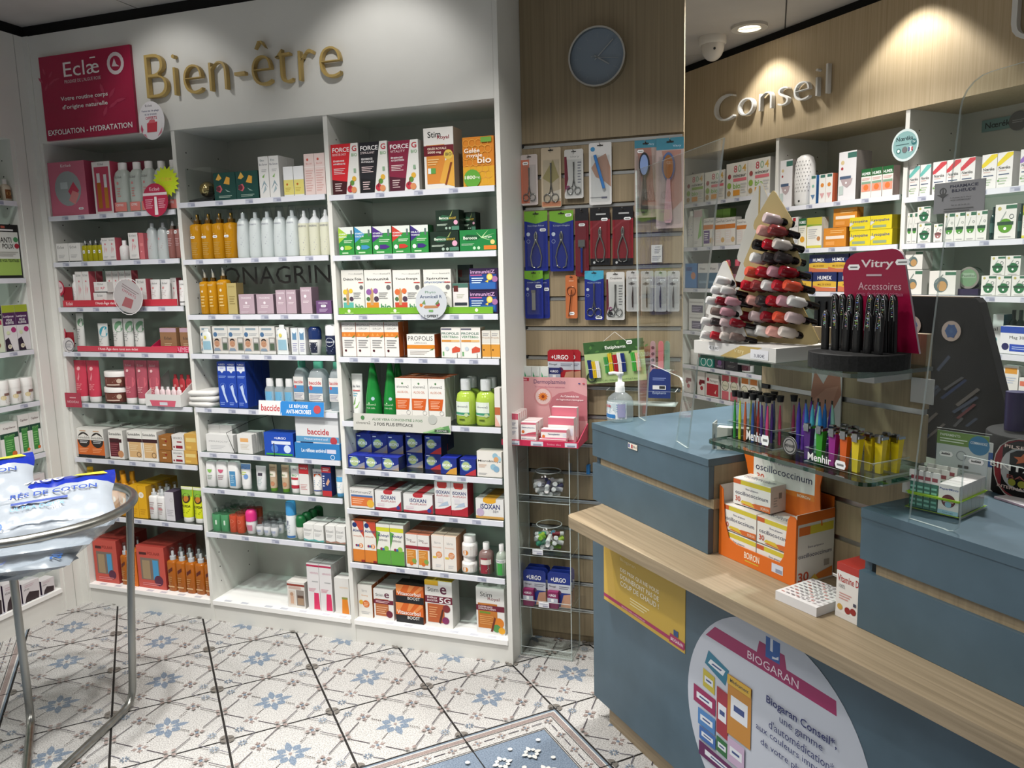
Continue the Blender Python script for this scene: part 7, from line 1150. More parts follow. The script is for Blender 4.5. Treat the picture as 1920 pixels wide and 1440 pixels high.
# ------------------------------------------------------------------ acrylic tower, rose display, bowls
sx0, sx1, sy0, sy1 = 2.045, 2.245, .085, .215
root = empty('acrylic_stand', (sx0, sy0, 0)); tag(root, 'tall clear acrylic display tower with four shelves', 'stand')
SW, SD = sx1-sx0, sy1-sy0
for i, z in enumerate((.012, .2, .405, .612)):
    mb = MB(); mb.box(.003, SW-.003, 0, SD, z-.003, z, 'acrylic', None, 'acryl_edge'); mb.obj('shelf', root)
    mb = MB(); mb.box(0, SW, -.003, 0, z-.003, z+.026, 'acrylic', 'acryl_edge'); mb.box(0, SW, -.0035, -.003, z-.003, z-.001, 'acryl_edge'); mb.box(0, SW, -.0035, -.003, z+.0245, z+.0262, 'acryl_edge'); mb.obj('lip', root)
for x in (0, SW-.003):
    mb = MB(); mb.box(x, x+.003, 0, SD, 0, .826, 'acrylic', 'acryl_edge'); mb.box(x, x+.003, -.0012, 0, 0, .826, 'acryl_edge'); mb.box(x, x+.003, SD-.002, SD, 0, .826, 'acryl_edge'); mb.obj('side_panel', root)
mb = MB(); mb.box(0, SW, 0, SD, .8265, .829, 'acrylic'); mb.obj('top_panel', root)
CNM = {'d4d2d0': 'white', 'cfcdd4': 'greyish white', '3a3a6a': 'navy and white', 'c8c6ce': 'lilac white', '7ab02a': 'lime green', 'd8d6d4': 'plain white', '7a1c2c': 'dark red', '5a9ab4': 'light blue', '3f9a7a': 'sea green', '9ab83a': 'yellow green'}
def bowl(x, y, z, r, label, kinds, n, tilt=0):
    mb = MB(); pr = [(z+.001, .001, .001)]
    for i in range(9):
        t = -PI/2+PI*.72*(i+1)/9; pr.append((z+r+r*math.sin(t), r*math.cos(t), r*math.cos(t)))
    mb.loft(pr, 'bowlclear', x, y, 24, caps=False); mb.tube([(x+pr[-1][1]*math.cos(2*PI*i/24), y+pr[-1][1]*math.sin(2*PI*i/24), pr[-1][0]) for i in range(24)], .0016, 'acryl_edge', 6, True)
    ob = mb.obj('glass_bowl'); tag(ob, label[0], 'bowl')
    rnd = random.Random(5); k = 0; lay = 0
    for lay in range(3):
        rr = r*(.36, .56, .6)[lay]; m = (6, 10, 9)[lay]; zz = z+r*(.26, .58, .92)[lay]
        for i in range(m):
            if k >= n: break
            a = 2*PI*i/m+lay*.4+rnd.uniform(-.12, .12); c = kinds[k % len(kinds)]
            px, py = x+rr*math.cos(a), y+rr*math.sin(a)
            st = MB(); L_ = .022; st.loft([(-L_, .0078, .0078), (L_*.35, .0082, .0082)], c, seg=12); st.loft([(L_*.35, .0086, .0086), (L_*.95, .0086, .0086), (L_, .007, .007)], 'dcdad8' if k % 3 else c, seg=12)
            o = st.obj('lip_balm', None, (px, py, zz)); o.rotation_euler = (rnd.uniform(1.1, 1.9), rnd.uniform(-.5, .5), a+PI/2+rnd.uniform(-.5, .5))
            tag(o, CNM.get(c, 'pale')+' '+label[1], 'lip balm', CNM.get(c, 'pale')+' '+label[2]); k += 1
bowl(2.145, .152, .612, .062, ('clear round bowl of white sticks on the upper tier', 'lip stick jumbled in the upper clear bowl', 'sticks in the upper bowl'), ['d4d2d0', 'cfcdd4', '3a3a6a', 'c8c6ce'], 24)
bowl(2.145, .152, .405, .062, ('clear round bowl of coloured sticks on the middle tier', 'lip stick jumbled in the middle bowl', 'sticks in the middle bowl'), ['7ab02a', 'd8d6d4', '7a1c2c', '5a9ab4', 'd8d6d4', '3f9a7a', '9ab83a'], 24)
for i in range(2):
    for j in range(3):
        urgo_pack(2.052+.096*i, .2008, .088, .135, .112+.03*j-.004, ('1c2f7c', '5a3a5a', '7a2050'), 'blue plaster pack on the lower tier, '+('left' if i == 0 else 'right')+' column, '+('front', 'second back', 'third back')[j])
for i, z in enumerate((.21, .415)):
    strip('price_ticket', 'W', 2.12-.02*i, 2.16-.02*i, z-.005, z+.014, .078, [('L', .1, .55, .9, .85, 1, '99a'), ('R', .4, .1, .9, .45, '99a')], 'd4d4d8', ['small price ticket on the lowest loaded tier lip', 'small price ticket on the bowl tier lip'][i])
mb = MB(); mb.box(0, .002, 0, .09, 0, .12, 'd0ccc6'); mb.box(-.0003, 0, .02, .07, .03, .09, '5a7a4a'); tag(mb.obj('leaflet', None, (2.0415, .11, .625)), 'leaflet standing inside the tower beside the upper bowl', 'leaflet')
# rose display
tz = .8295
root = empty('counter_display', (2.0, .05, tz)); tag(root, 'rose cardboard display with backboard and red tray', 'display')
mb = MB(); mb.box(0, .287, 0, .155, 0, .003, 'c0304c'); mb.obj('tray_floor', root)
mb = MB(); mb.box(0, .287, -.003, 0, 0, .021, 'b8284a'); paint(mb, [('R', .08, .1, .24, .85, 'c8ccd4'), ('R', .39, .1, .55, .85, 'c8ccd4'), ('R', .83, .1, .98, .85, 'c8ccd4'), ('R', .11, .15, .22, .45, '8a90a0'), ('R', .42, .15, .53, .45, '8a90a0'), ('R', .86, .15, .96, .45, '8a90a0'), ('T', 'Soins des', .6, .3, .18, .35, 'e0a0b0')], flat(0, 0, .287, .021, -.003), 13); mb.obj('front_lip', root)
mb = MB(); mb.add([(.284, 0, .003), (.284, .155, .003), (.284, .155, .06), (.284, 0, .021), (.287, 0, .003), (.287, .155, .003), (.287, .155, .06), (.287, 0, .021)], [(0, 3, 2, 1), (4, 5, 6, 7), (0, 1, 5, 4), (1, 2, 6, 5), (2, 3, 7, 6), (3, 0, 4, 7)], 'b8405c'); mb.obj('side_wall', root)
mb = MB(); bw = .272; mb.prism([(0, 0), (bw, 0), (bw, .222), (bw-.008, .23), (.008, .23), (0, .222)], .15, .153, 'cf9a9c')
paint(mb, [('P', [(.45, .62), (.6, .74), (.8, .78), (1, .7), (1, .3), (.5, .3)], 'b87078'), ('R', 0, .93, .18, .98, 'b02c44'), ('T', 'NOUVEAU', .02, .94, .13, .03, 'ecd0d4', 1), ('T', 'Dermoplasmine', .25, .87, .45, .09, '5a4468'), ('T', 'la crème des fleurs apaisantes', .27, .82, .42, .035, 'b86a80'), ('C', .38, .68, .13, 'c8888a'), ('C', .38, .68, .11, 'd8bcb8')]+[leaf(.38, .68, q*PI/6, .012, .075, .013, 'd0742a') for q in range(12)]+[('C', .38, .68, .022, '8a3a1c'), ('T', 'Au Calendula bio', .63, .68, .26, .035, 'f0e0e0', 1), ('T', "de l'agriculture biologique", .57, .62, .38, .035, 'f0e0e0', 1), ('R', .88, .9, .91, .915, '2a3a7a'), ('R', .94, .9, .97, .915, 'b03040')], flat(0, 0, bw, .23, .15), bw/.23); mb.obj('backboard', root, (.013, 0, 0))
def dermo(k, nm, desc, ops, side='dccfcc'): B(k, 'ointment_box', 'box', desc, 'e2dedb', ops, side, 'e0d8d6')
dermo('der1', '', 'tall white and rose ointment box', [('R', 0, .8, 1, 1, 'c85a6e'), ('T', 'Dermoplasmine', .05, .5, .85, .055, '2a3a6a', 1), ('L', .1, .6, .8, .72, 2, '99a'), ('C', .3, .1, .2, 'cf6a2a'), ('P', [(.2, 0), (1, 0), (1, .12), (.6, .1)], 'c8404e'), ('L', .2, .3, .8, .44, 3, 'aab')])
dermo('der2', '', 'small square white and rose ointment box', [('R', 0, .82, 1, 1, 'c86a7a'), ('T', 'Dermoplasmine', .06, .5, .86, .12, '2a3a6a', 1), ('C', .14, .22, .1, 'cf6a2a'), ('P', [(.2, 0), (1, .02), (1, .25), (.5, .14)], 'b84a5a')])
dermo('der3', '', 'long white and rose ointment carton', [('R', 0, .72, 1, 1, 'c86a7a'), ('R', 0, 0, 1, .14, 'c8708a'), ('T', 'Dermoplasmine', .28, .38, .45, .22, '2a3a6a', 1), ('C', .1, .25, .06, 'cf6a2a'), ('R', .86, .3, .96, .6, 'd4d8e0')])
row('W', 'der1', 2.014, 2.064, .054, tz+.0032, .112, rows=5, dep=.019)
row('W', 'der2', 2.072, 2.13, .056, tz+.0032, .036, dep=.03, ex='at the bottom')
row('W', 'der2', 2.072, 2.13, .056, tz+.04, .044, rows=3, dep=.03, ex='on top')
row('W', 'der3', 2.138, 2.238, .06, tz+.0032, .021, dep=.03, ex='lowest step')
row('W', 'der3', 2.144, 2.24, .068, tz+.025, .034, dep=.034, ex='second step')
row('W', 'der3', 2.16, 2.258, .105, tz+.0032, .092, dep=.034, ex='third step')
row('W', 'der3', 2.164, 2.26, .142, tz+.0032, .124, dep=.028, ex='highest step')
mb = MB(); mb.box(0, .012, 0, .02, 0, .035, '2a78b8'); tag(mb.obj('price_clip', None, (2.275, .219, .69)), 'small bright blue clip on the slat wall by counter', 'clip')

# ------------------------------------------------------------------ ceiling fixtures
root = empty('downlight', (2.80, 1.215, 2.502)); tag(root, 'round recessed downlight in the ceiling, lit', 'light')
def ring_z(mb, r0, r1, z0, z1, mat, n=32):
    v = []
    for r, z in ((r0, z1), (r0, z0), (r1, z0), (r1, z1)): v += [(r*math.cos(2*PI*i/n), r*math.sin(2*PI*i/n), z) for i in range(n)]
    mb.add(v, [(k*n+i, k*n+(i+1) % n, ((k+1) % 4)*n+(i+1) % n, ((k+1) % 4)*n+i) for k in range(4) for i in range(n)], mat)
mb = MB(); ring_z(mb, .05, .078, -.012, 0, 'c8c4bc'); mb.obj('trim_ring', root)
mb = MB(); n = 24; mb.slab([(.05*math.cos(2*PI*i/n), .05*math.sin(2*PI*i/n)) for i in range(n)], -.006, -.004, 'fff4e0|e'); mb.obj('lamp', root)
mb = MB(); mb.box(-.05, .05, -.003, .003, -.012, -.006, 'aaa49a'); mb.obj('crossbar', root)
root = empty('dome_camera', (2.635, 1.32, 2.502)); tag(root, 'white dome security camera under the ceiling', 'camera')
mb = MB(); mb.loft([(-.035, .056, .056), (-.03, .062, .062), (0, .062, .062)], 'd4d0ca', seg=24); mb.obj('mount', root)
mb = MB(); mb.ball((0, 0, -.04), .053, 'ccc8c2|s', 22, 14, 1, 1, 1.25); mb.obj('dome', root)
mb = MB(); mb.ball((.012, -.048, -.062), .006, '222', 8, 6); mb.obj('lens', root)
for (x, y) in ((.45, -1.15), (1.15, -1.0), (1.8, -.9), (2.35, -.6), (2.85, .4), (3.45, -.25), (.72, -.42), (1.62, -.45), (3.31, .706)):  # trim rings for the unseen downlights, the added ones included
    mb = MB(); ring_z(mb, .055, .075, -.01, 0, 'c8c4bc'); mb.obj('downlight_ring', ceiling, (x, y, 2.502))

# ------------------------------------------------------------------ steel basket of cotton
bc = (.744, -.85); RZ = .755; RR = .311
root = empty('basket_stand', (bc[0], bc[1], 0)); tag(root, 'round brushed steel stand holding a clear plastic bowl', 'stand')
mb = MB(); mb.tube([(RR*math.cos(2*PI*i/48), RR*math.sin(2*PI*i/48), RZ) for i in range(48)], .0135, 'steel', 14, True); mb.obj('rim', root)
def bend(pts, r=.05, n=6):
    out = [Vector(pts[0])]
    for i in range(1, len(pts)-1):
        a, b, c = Vector(pts[i-1]), Vector(pts[i]), Vector(pts[i+1]); u = (a-b).normalized(); v = (c-b).normalized(); p0, p1 = b+u*r, b+v*r
        for k in range(n+1):
            t = k/n; out.append((1-t)**2*p0+2*t*(1-t)*b+t*t*p1)
    out.append(Vector(pts[-1])); return out
Ra = (0.865, -0.626); Lb = (0.619, -0.81)
def loc2(p, z): return (p[0]-bc[0], p[1]-bc[1], z)
ap = (.975, -1.13)
mb = MB(); mb.tube(bend([((Ra[0]-bc[0])*RR/math.hypot(Ra[0]-bc[0], Ra[1]-bc[1]), (Ra[1]-bc[1])*RR/math.hypot(Ra[0]-bc[0], Ra[1]-bc[1]), .75), loc2(Ra, .013), loc2(ap, .013)], .06), .0125, 'steel', 12); mb.obj('leg', root)
mb = MB(); mb.tube(bend([loc2(Lb, .60), loc2(Lb, .013), loc2(ap, .013)], .06), .0125, 'steel', 12); mb.obj('leg', root)
mb = MB(); mb.tube(bend([(-.26, -.12, .742), (-.26, -.12, .013), loc2(ap, .013)], .06), .0125, 'steel', 12); mb.obj('leg', root)
mb = MB(); pr = []
for i in range(12):
    t = i/11; r = .04+.262*math.sin(t*PI/2)**.8; pr.append((RZ-.005-.2*(1-t)**1.5*1.0, r, r))
mb.loft(pr, 'bowlskin', 0, 0, 36, caps=False); mb.tube([(.305*math.cos(2*PI*i/40), .305*math.sin(2*PI*i/40), RZ-.002) for i in range(40)], .004, 'acryl_edge', 6, True); mb.obj('bowl', root)
def cotton_bag(loc, rz, tilt, label, w1=.3, h1=.23, th=.06, name='cotton_bag', roll=0):
    # soft pillow pack: white body, blue printed band at the top end
    mb = MB(); nx, ny = 22, 18; V_ = []; F_ = []; rnd = random.Random(int(loc[0]*1000))
    for s in (1, -1):
        for j in range(ny+1):
            for i in range(nx+1):
                a, b = i/nx, j/ny; e = (max(0, 1-abs(2*a-1)**5)*max(0, 1-abs(2*b-1)**5))**.5
                wr = .0035*math.sin(a*31+b*17+s)+.003*math.sin(a*13-b*29)
                if b > .82: e *= max(.12, 1-(b-.82)*5.2)
                V_.append(((a-.5)*w1*(1+.03*math.sin(b*9)), (b-.5)*h1, s*(th/2*e+wr*e)))
    n = (nx+1)*(ny+1)
    for k in range(2):
        for j in range(ny):
            for i in range(nx):
                q = k*n+j*(nx+1)+i; f = (q, q+1, q+nx+2, q+nx+1); F_.append((f if k == 0 else f[::-1], j/ny))
    mb.add(V_, [f for f, b in F_ if b < .72], 'bag_print', True); mb.add(V_, [f for f, b in F_ if b >= .72], '16298a|s', True)
    def fn(a, b, k):
        e = (max(0, 1-abs(2*a-1)**5)*max(0, 1-abs(2*b-1)**5))**.5
        if b > .82: e *= max(.12, 1-(b-.82)*5.2)
        return ((a-.5)*w1, (b-.5)*h1, th/2*e+.0075+.0003*k)
    paint(mb, [('T', '+URGO', .22, .79, .4, .13, 'e8ecf4', 1), ('P', [(.68, .84), (.72, .93), (.92, .93), (.96, .84)], 'b8b83a'), ('T', 'CARRÉS DE COTON', .04, .56, .84, .09, '23408c', 1), ('R', .24, .44, .66, .48, '3a4a8a'), ('T', 'ULTRA DOUX', .24, .34, .4, .06, '6a9ac8'), ('T', '200', .04, .08, .16, .1, '2f5a9a', 1), ('L', .24, .1, .7, .16, 1, '8aa8c8')], fn, w1/h1)
    o = mb.obj(name, None, loc); o.rotation_euler = (tilt, roll, rz); tag(o, label, 'bag'); return o
milky('bag_print', '959ca4', .92, .25)
yaw = math.radians(42)
cotton_bag((.815, -.815, .768), yaw, .45, 'cotton pad bag with blue band lying on top, right', .36, .27, .06, roll=-.05)
cotton_bag((.585, -.895, .82), yaw+.12, .48, 'cotton pad bag with blue band at picture left edge', .36, .27, .06, roll=-.1)
for i, (dx, dy, dz, rz) in enumerate(((-.02, .0, .69, .72), (.03, -.02, .648, 2.2), (0, 0, .606, 1.2))):
    cotton_bag((bc[0]+dx, bc[1]+dy, dz-.012), rz, 0, 'cotton pad bag inside the bowl, '+['uppermost', 'middle', 'lowest'][i], (.42, .34, .22)[i], (.38, .3, .2)[i], .04)
mb = MB(); pts = []
for i in range(28):
    r = .065 if i % 2 else .046; pts.append((r*math.cos(PI*i/14), r*math.sin(PI*i/14)))
mb.prism(pts, 0, .0012, '9ab83a|m'); o = mb.obj('price_star', None, (bc[0]-.18, bc[1]-.27, .69), math.radians(18)); tag(o, 'green starburst price card on the steel basket rim', 'sign')

# ------------------------------------------------------------------ counter
zt, zl = .985, .74
def cobj(mb, name, parent=None): return mb.obj(name, parent)
CA = FR['C'][2]
root = empty('sales_counter', at('C', 0, 0), CA); tag(root, 'blue-grey shop counter front with wooden toe kick', 'counter')
mb = MB(); mb.box(0, 2.3, 0, .02, .08, zl-.034, 'blue_lam'); mb.obj('front_panel', root)
mb = MB(); mb.box(.045, 2.3, .03, .05, 0, .08, 'wood_u'); mb.obj('toe_kick', root)
mb = MB(); mb.box(0, 2.3, .05, .66, .08, .12, 'wood_u'); mb.obj('floor_board', root)
mb = MB(); mb.box(0.0, .018, .0205, .62, .08, zl-.034, 'blue_lam'); mb.obj('end_panel', root)
# wooden ledge with a rounded end
pts = []
o0 = (.088, -.15); 
for i in range(7):
    t = PI+PI/2*i/6; pts.append((o0[0]+.018+.03*math.cos(t)+.012, o0[1]+.03+.03*math.sin(t)))
pts += [(2.3, -.075), (2.3, .165), (.545, .165), (.545, .02), (.045, .02), (.055, -.0)]
mb = MB(); mb.slab(pts, zl-.033, zl, 'wood_u'); tag(mb.obj('counter_ledge', None, at('C', 0, 0), CA), 'oak ledge running along the front of the counter', 'shelf')
def block(u0, u1, d1, label, right_wood):
    r = empty('counter_block', at('C', u0, 0, 0), CA); tag(r, label, 'counter'); W = u1-u0
    mb = MB(); mb.box(0, W, .002, .018, zl+.0008, .858, 'blue_lam'); mb.obj('lower_front', r)
    mb = MB(); mb.box(0, W, .002, .018, .882, zt-.019, 'blue_lam'); mb.obj('upper_front', r)
    mb = MB(); mb.box(.03, W+.008, .012, .03, .858, .882, 'wood_v'); mb.obj('wood_strip', r)
    mb = MB(); mb.box(0, .016, .018, d1, zl+.0008, zt-.019, 'blue_lam'); mb.obj('side_panel', r); mb = MB(); mb.box(W-.016, W, .019, d1, zl+.0008, zt-.019, 'wood_v'); mb.obj('side_panel', r)
    mb = MB(); mb.box(0, W, 0, d1, zt-.0185, zt, 'blue_lam'); mb.obj('worktop', r)
    return r
block(0, .545, .66, 'blue counter block at left carrying the hand gel', True)
block(.993, 2.3, .66, 'blue counter block at right carrying the mints display', True)
# slat panel between the blocks
SP = .165
r = empty('slat_panel', at('C', 0, 0, 0), CA); tag(r, 'oak slat panel standing between the two counter blocks', 'panel')
zz = [zl+.001, .835, .925, 1.045, 1.155, 1.318]
for i in range(5):
    mb = MB(); mb.box(.547, .992, SP, SP+.018, zz[i]+.006, zz[i+1]-.006, 'wood_v'); mb.obj('plank', r)
    if i: mb = MB(); mb.box(.549, .99, SP+.004, SP+.016, zz[i]-.006, zz[i]+.006, 'rail_al'); mb.box(.547, .57, SP-.001, SP+.01, zz[i]-.005, zz[i]+.005, '151515'); mb.obj('rail', r)
mb = MB(); mb.box(.5455, .5468, SP, SP+.02, zl+.25, 1.318, '1c1a18'); mb.obj('edge_trim', r)
# posters on the counter front
def poster(name, u0, u1, z0, z1, ops, base, label, d=-.0012):
    mb = MB(); mb.box(0, u1-u0, 0, .001, 0, z1-z0, base); paint(mb, ops, flat(0, 0, u1-u0, z1-z0), (u1-u0)/(z1-z0)); o = mb.obj(name, None, at('C', u0, d, z0), CA); tag(o, label, 'poster'); return o
poster('poster', .066, .463, .437, .62, [('P', [(.02, 1), (.1, 1), (.17, .1), (.13, 0), (0, 0), (0, 1)], 'caa648'), ('R', 0, .06, 1, .12, 'a02858'), ('T', 'DES PRIX QUI NE VOUS', .23, .66, .48, .075, 'ece6d0', 1), ('T', 'DONNERONT PAS DE', .23, .55, .48, .08, 'ece6d0', 1), ('T', 'COUP DE CHAUD !', .23, .43, .48, .085, 'ece6d0', 1), ('T', 'Biogaran', .23, .84, .2, .07, 'd8c894'), ('L', .36, .2, .6, .34, 3, 'dcd0a0'), ('P', [(.83, .04), (.99, .04), (1, .16), (.84, .18)], 'a02858'), ('T', 'BIOGARAN', .85, .08, .13, .05, 'ecd8e0', 1), ('R', .88, .18, .93, .27, '2a4a7c'), ('T', "DEMANDEZ CONSEIL À VOTRE PHARMACIEN", .25, .075, .3, .03, 'e8c8d4')], 'c2a03e', 'yellow discount poster stuck on the blue counter front')
bu, bz, br = .767, .354, .29
n = 64; mb = MB(); mb.prism([(br*math.cos(2*PI*i/n), br*math.sin(2*PI*i/n)) for i in range(n)], 0, .001, 'b9bdc6')
ops = [('P', [(.177, .862), (.118, .8), (.827, .8), (.822, .857), (.587, .862), (.575, .915), (.44, .915), (.428, .862)], '96285a'), ('P', [(.476, .865), (.476, .952), (.551, .952), (.551, .865)], '22579c'), ('P', [(.5, .9), (.5, .952), (.514, .952), (.514, .9)], 'd0d4dc'), ('P', [(.512, .872), (.545, .88), (.545, .895), (.53, .884), (.512, .882)], 'd0d4dc'), ('T', 'BIOGARAN', .377, .813, .272, .034, 'e4d0da')]
for c, pts in (('2f7088', [(.139, .737), (.27, .704), (.249, .625), (.116, .668)]), ('b8a83a', [(.106, .64), (.183, .63), (.183, .547), (.106, .556)]), ('8c2450', [(.044, .537), (.19, .53), (.19, .449), (.044, .456)]), ('96303a', [(.199, .602), (.271, .596), (.271, .382), (.199, .388)]), ('b87f34', [(.268, .692), (.408, .692), (.408, .421), (.268, .421)]), ('4a7ab0', [(.078, .44), (.192, .44), (.192, .362), (.078, .362)]), ('3a62a0', [(.089, .358), (.197, .358), (.197, .296), (.089, .296)]), ('2f6438', [(.204, .376), (.275, .37), (.275, .299), (.204, .304)]), ('b8a0b8', [(.275, .41), (.377, .41), (.377, .3), (.275, .3)]), ('5c2050', [(.09, .288), (.384, .28), (.384, .22), (.09, .22)])):
    cx = sum(q[0] for q in pts)/4; cy = sum(q[1] for q in pts)/4
    ops.append(('P', pts, c))
    ops.append(('P', [(cx+(x-cx)*.72, cy+(y-cy)*.36) for x, y in pts], 'd4d6da')); ops.append(('P', [(cx+(x-cx)*.45, cy+(y-cy)*.1) for x, y in pts], '3a4a7a'))
ops += [('P', [(.268, .692), (.408, .692), (.408, .65), (.268, .65)], 'c8a03a'), ('T', 'Médicament', .285, .664, .11, .016, '3a3a3a', 1), ('T', 'Biogaran Conseil*,', .494, .672, .345, .044, '25285c', 1), ('T', 'une gamme', .566, .627, .211, .03, '25285c'), ('T', "d'automédication*", .511, .582, .32, .036, '25285c'), ('T', 'aux couleurs imparables', .442, .533, .43, .036, '25285c'), ('T', 'de votre pharmacien', .47, .48, .36, .036, '25285c')]
paint(mb, ops, flat(-br, -br, 2*br, 2*br, 0), 1)
tag(mb.obj('round_poster', None, at('C', bu, -.0012, bz), CA), 'large round grey and purple poster on counter front', 'poster')
strip('flag_sticker', 'C', 0.198, 0.243, .945, .961, -.0005, [('R', .04, .15, .18, .85, '2a3a7c'), ('R', .2, .15, .34, .85, 'd8d4d0'), ('R', .36, .15, .5, .85, 'a82c34'), ('T', 'FR 4', .56, .3, .38, .4, '555')], 'd8cfc0', 'tiny sticker on the counter edge', 'sticker', th=.0008)

# ------------------------------------------------------------------ on the left block
SHP['pumpb'] = ([(0, .95, .95), (.04, 1, 1), (.55, 1, 1), (.7, .9, .9), (.8, .6, .6), (.86, .36, .36)], [('collar', [(.86, .38, .38), (1, .36, .36)])], 2)
V('gelpump', 'hand_gel_bottle', 'bottle', 'clear round hand gel bottle with white pump', 'pumpb', ['gelpumpc', 'dcdedd'], [('R', .0, .1, 1, .6, 'd4d8da'), ('T', 'baccide', .05, .44, .4, .1, 'b8383c', 1), ('R', .0, .13, .62, .24, '2f72ac'), ('L', .1, .28, .55, .4, 3, '8a9ab0'), ('R', .7, .16, .95, .55, '9a98b8'), ('L', .66, .3, .95, .56, 4, '7a9ac0')])
gb = put('gelpump', 'C', .03, .055, zt, .082, .105, .082, 'clear round hand gel bottle with white pump on counter', None, .35)
mb = MB(); mb.loft([(.105, .014, .014), (.12, .014, .014), (.122, .007, .007), (.14, .006, .006), (.142, .011, .011), (.15, .011, .011)], 'e2e2e0', 0, .041, 16); mb.tube([(0, .041, .147), (-.02, .035, .149), (-.034, .03, .146)], .0045, 'e2e2e0', 8); mb.obj('pump', gb)
def sheet(name, fr_o, ang, outline, label, th=.005, holes=None):
    mb = MB(); mb.prism(outline, 0, th, 'acrylic', 'acryl_edge'); o = mb.obj(name, None, fr_o, ang); tag(o, label, 'screen'); return o
oL = (2.535, -0.147, 0.0); aL = math.radians(-64.32)
def rc(cx, cz, r, a0, a1, n=5): return [(cx+r*math.cos(a0+(a1-a0)*i/n), cz+r*math.sin(a0+(a1-a0)*i/n)) for i in range(n+1)]
outl = [(-.016, zt+.001), (.055, zt+.001)]+rc(.115, 1.14, .03, PI, PI/2)+rc(.36, 1.135, .03, PI/2, 0)+[(.34, zt+.001), (.428, zt+.001), (.637, 1.735), (-.05, 1.752)]
sheet('acrylic_screen', (oL[0], oL[1], 0), aL, outl, 'clear acrylic screen with cut-out on the left counter block')
# acrylic name card box at the back of the left block
r = empty('card_holder', at('C', .475, .085, zt+.0006), math.radians(-8)); tag(r, 'grey card box with black row of circles on the counter', 'box')
mb = MB(); mb.box(0, .13, .004, .03, .0, .058, 'cfccc2', 'd8d5cc', '9a988f'); mb.obj('card_stack', r)
mb = MB(); mb.box(-.012, .13, 0, .003, 0, .068, 'acrylic', 'acryl_edge'); paint(mb, [('O', .2+.14*i, .12, .045, .02, '1c1c1c') for i in range(6)], flat(-.012, 0, .142, .068), 2.1); mb.box(-.012, -.009, .003, .05, 0, .068, '8f948f'); mb.obj('holder', r)

# ------------------------------------------------------------------ the flu remedy display on the ledge
zl2 = zl+.0006; u0, d0 = .553, .03; WB, DB = .243, .122
r = empty('counter_display', at('C', u0, d0, zl2), CA+.03); tag(r, 'orange cardboard display of flu remedy boxes on the ledge', 'display')
OR = 'd0661c'
mb = MB(); pts = [(0, 0), (WB, 0), (WB, .155), (WB-.006, .16), (WB-.018, .16), (WB-.024, .15)]+[(WB-.034, .06), (WB-.045, .042)]+[(.06, .042), (.035, .05), (.02, .09), (.012, .17), (.0, .178)]
mb.prism(pts, 0, .002, OR); paint(mb, [('T', 'BOIRON', .36, .1, .2, .09, 'e8dcc8', 1), ('R', .37, .06, .55, .075, 'c8b03a'), ('R', .72, .08, .86, .2, 'c8ccd8'), ('R', .77, .09, .85, .14, '8a90a4')], flat(0, 0, WB, .178), 1.36); mb.obj('front_wall', r)
mb = MB(); mb.box(WB-.002, WB, .002, DB, 0, .165, 'cfcbc4'); SO = [('R', 0, .86, 1, 1, OR), ('R', 0, 0, .03, 1, OR), ('R', .06, .7, .97, .82, 'c8b83a'), ('R', .06, .7, .35, .82, 'cf6a2c'), ('T', 'États grippaux', .3, .5, .42, .045, '4a4a6a'), ('T', 'oscillococcinum', .06, .38, .88, .06, '23264c'), ('T', '30', .06, .05, .28, .13, 'b8482c', 1), ('P', [(.3, .03), (.97, .03), (.97, .17), (.6, .12)], 'd0782c'), ('P', [(.3, .03), (.6, .03), (.5, .12)], 'd0b04a'), ('R', .74, .2, .88, .29, '9a948c')]
paint(mb, SO, lambda a, b, k: (WB+.00012*k, .002+a*(DB-.002), b*.165), (DB)/.165); mb.obj('side_wall', r)
mb = MB(); mb.box(0, .002, .002, DB, 0, .178, 'cfcbc4'); mb.obj('side_wall', r)
mb = MB(); mb.box(.002, WB-.002, DB-.002, DB, 0, .19, OR); mb.obj('back_wall', r)
mb = MB(); hp = [(.022, .13), (.245, .13), (.238, .175), (.236, .22), (.245, .262), (-.004, .262), (.01, .225), (.02, .18)]; mb.prism(hp, .078, .081, OR)
hx0, hx1, hz0, hz1 = .034, .222, .178, .256
paint(mb, [('R', 0, 0, 1, 1, 'd8d6d0'), ('P', [(0, 0), (1, 0), (1, .2), (.3, .1), (0, .14)], 'd0762c'), ('P', [(0, .02), (.6, .05), (.4, .16), (0, .14)], 'd0b43a'), ('T', 'États grippaux', .28, .82, .36, .09, '4a4a6a'), ('T', 'oscillococcinum', .04, .5, .92, .22, '23264c'), ('T', '30', .06, .2, .13, .2, 'b8482c', 1), ('T', 'BOIRON', .74, .03, .2, .08, 'e8dcc8', 1)], flat(hx0, hz0, hx1-hx0, hz1-hz0, .078), 2.4); mb.obj('header_card', r)
B('oscil', 'flu_remedy_box', 'box', 'white, yellow and orange flu remedy box', 'dcdad4', [('R', 0, .8, 1, .97, 'c8b83a'), ('R', 0, .8, .2, .97, 'c05a2c'), ('T', 'États grippaux', .34, .62, .34, .1, '4a4a6a'), ('T', 'oscillococcinum', .06, .4, .88, .15, '23264c'), ('T', '30', .06, .12, .14, .2, 'b8482c', 1), ('P', [(.2, .04), (1, 0), (1, .24), (.6, .2)], 'c8642c'), ('P', [(.2, .1), (.6, .04), (.5, .2), (.25, .2)], 'd0b43a'), ('T', 'BOIRON', .76, .06, .2, .1, 'e8dcc8')], 'd4c8c0', 'd0ccc4', [('R', .4, .5, .55, .72, '8a8680'), ('R', .75, .2, .84, .8, '555'), ('L', .15, .2, .35, .6, 4, 'a8a4a0')], [('T', 'oscillococcinum', .1, .3, .8, .3, '3a3a5a')])
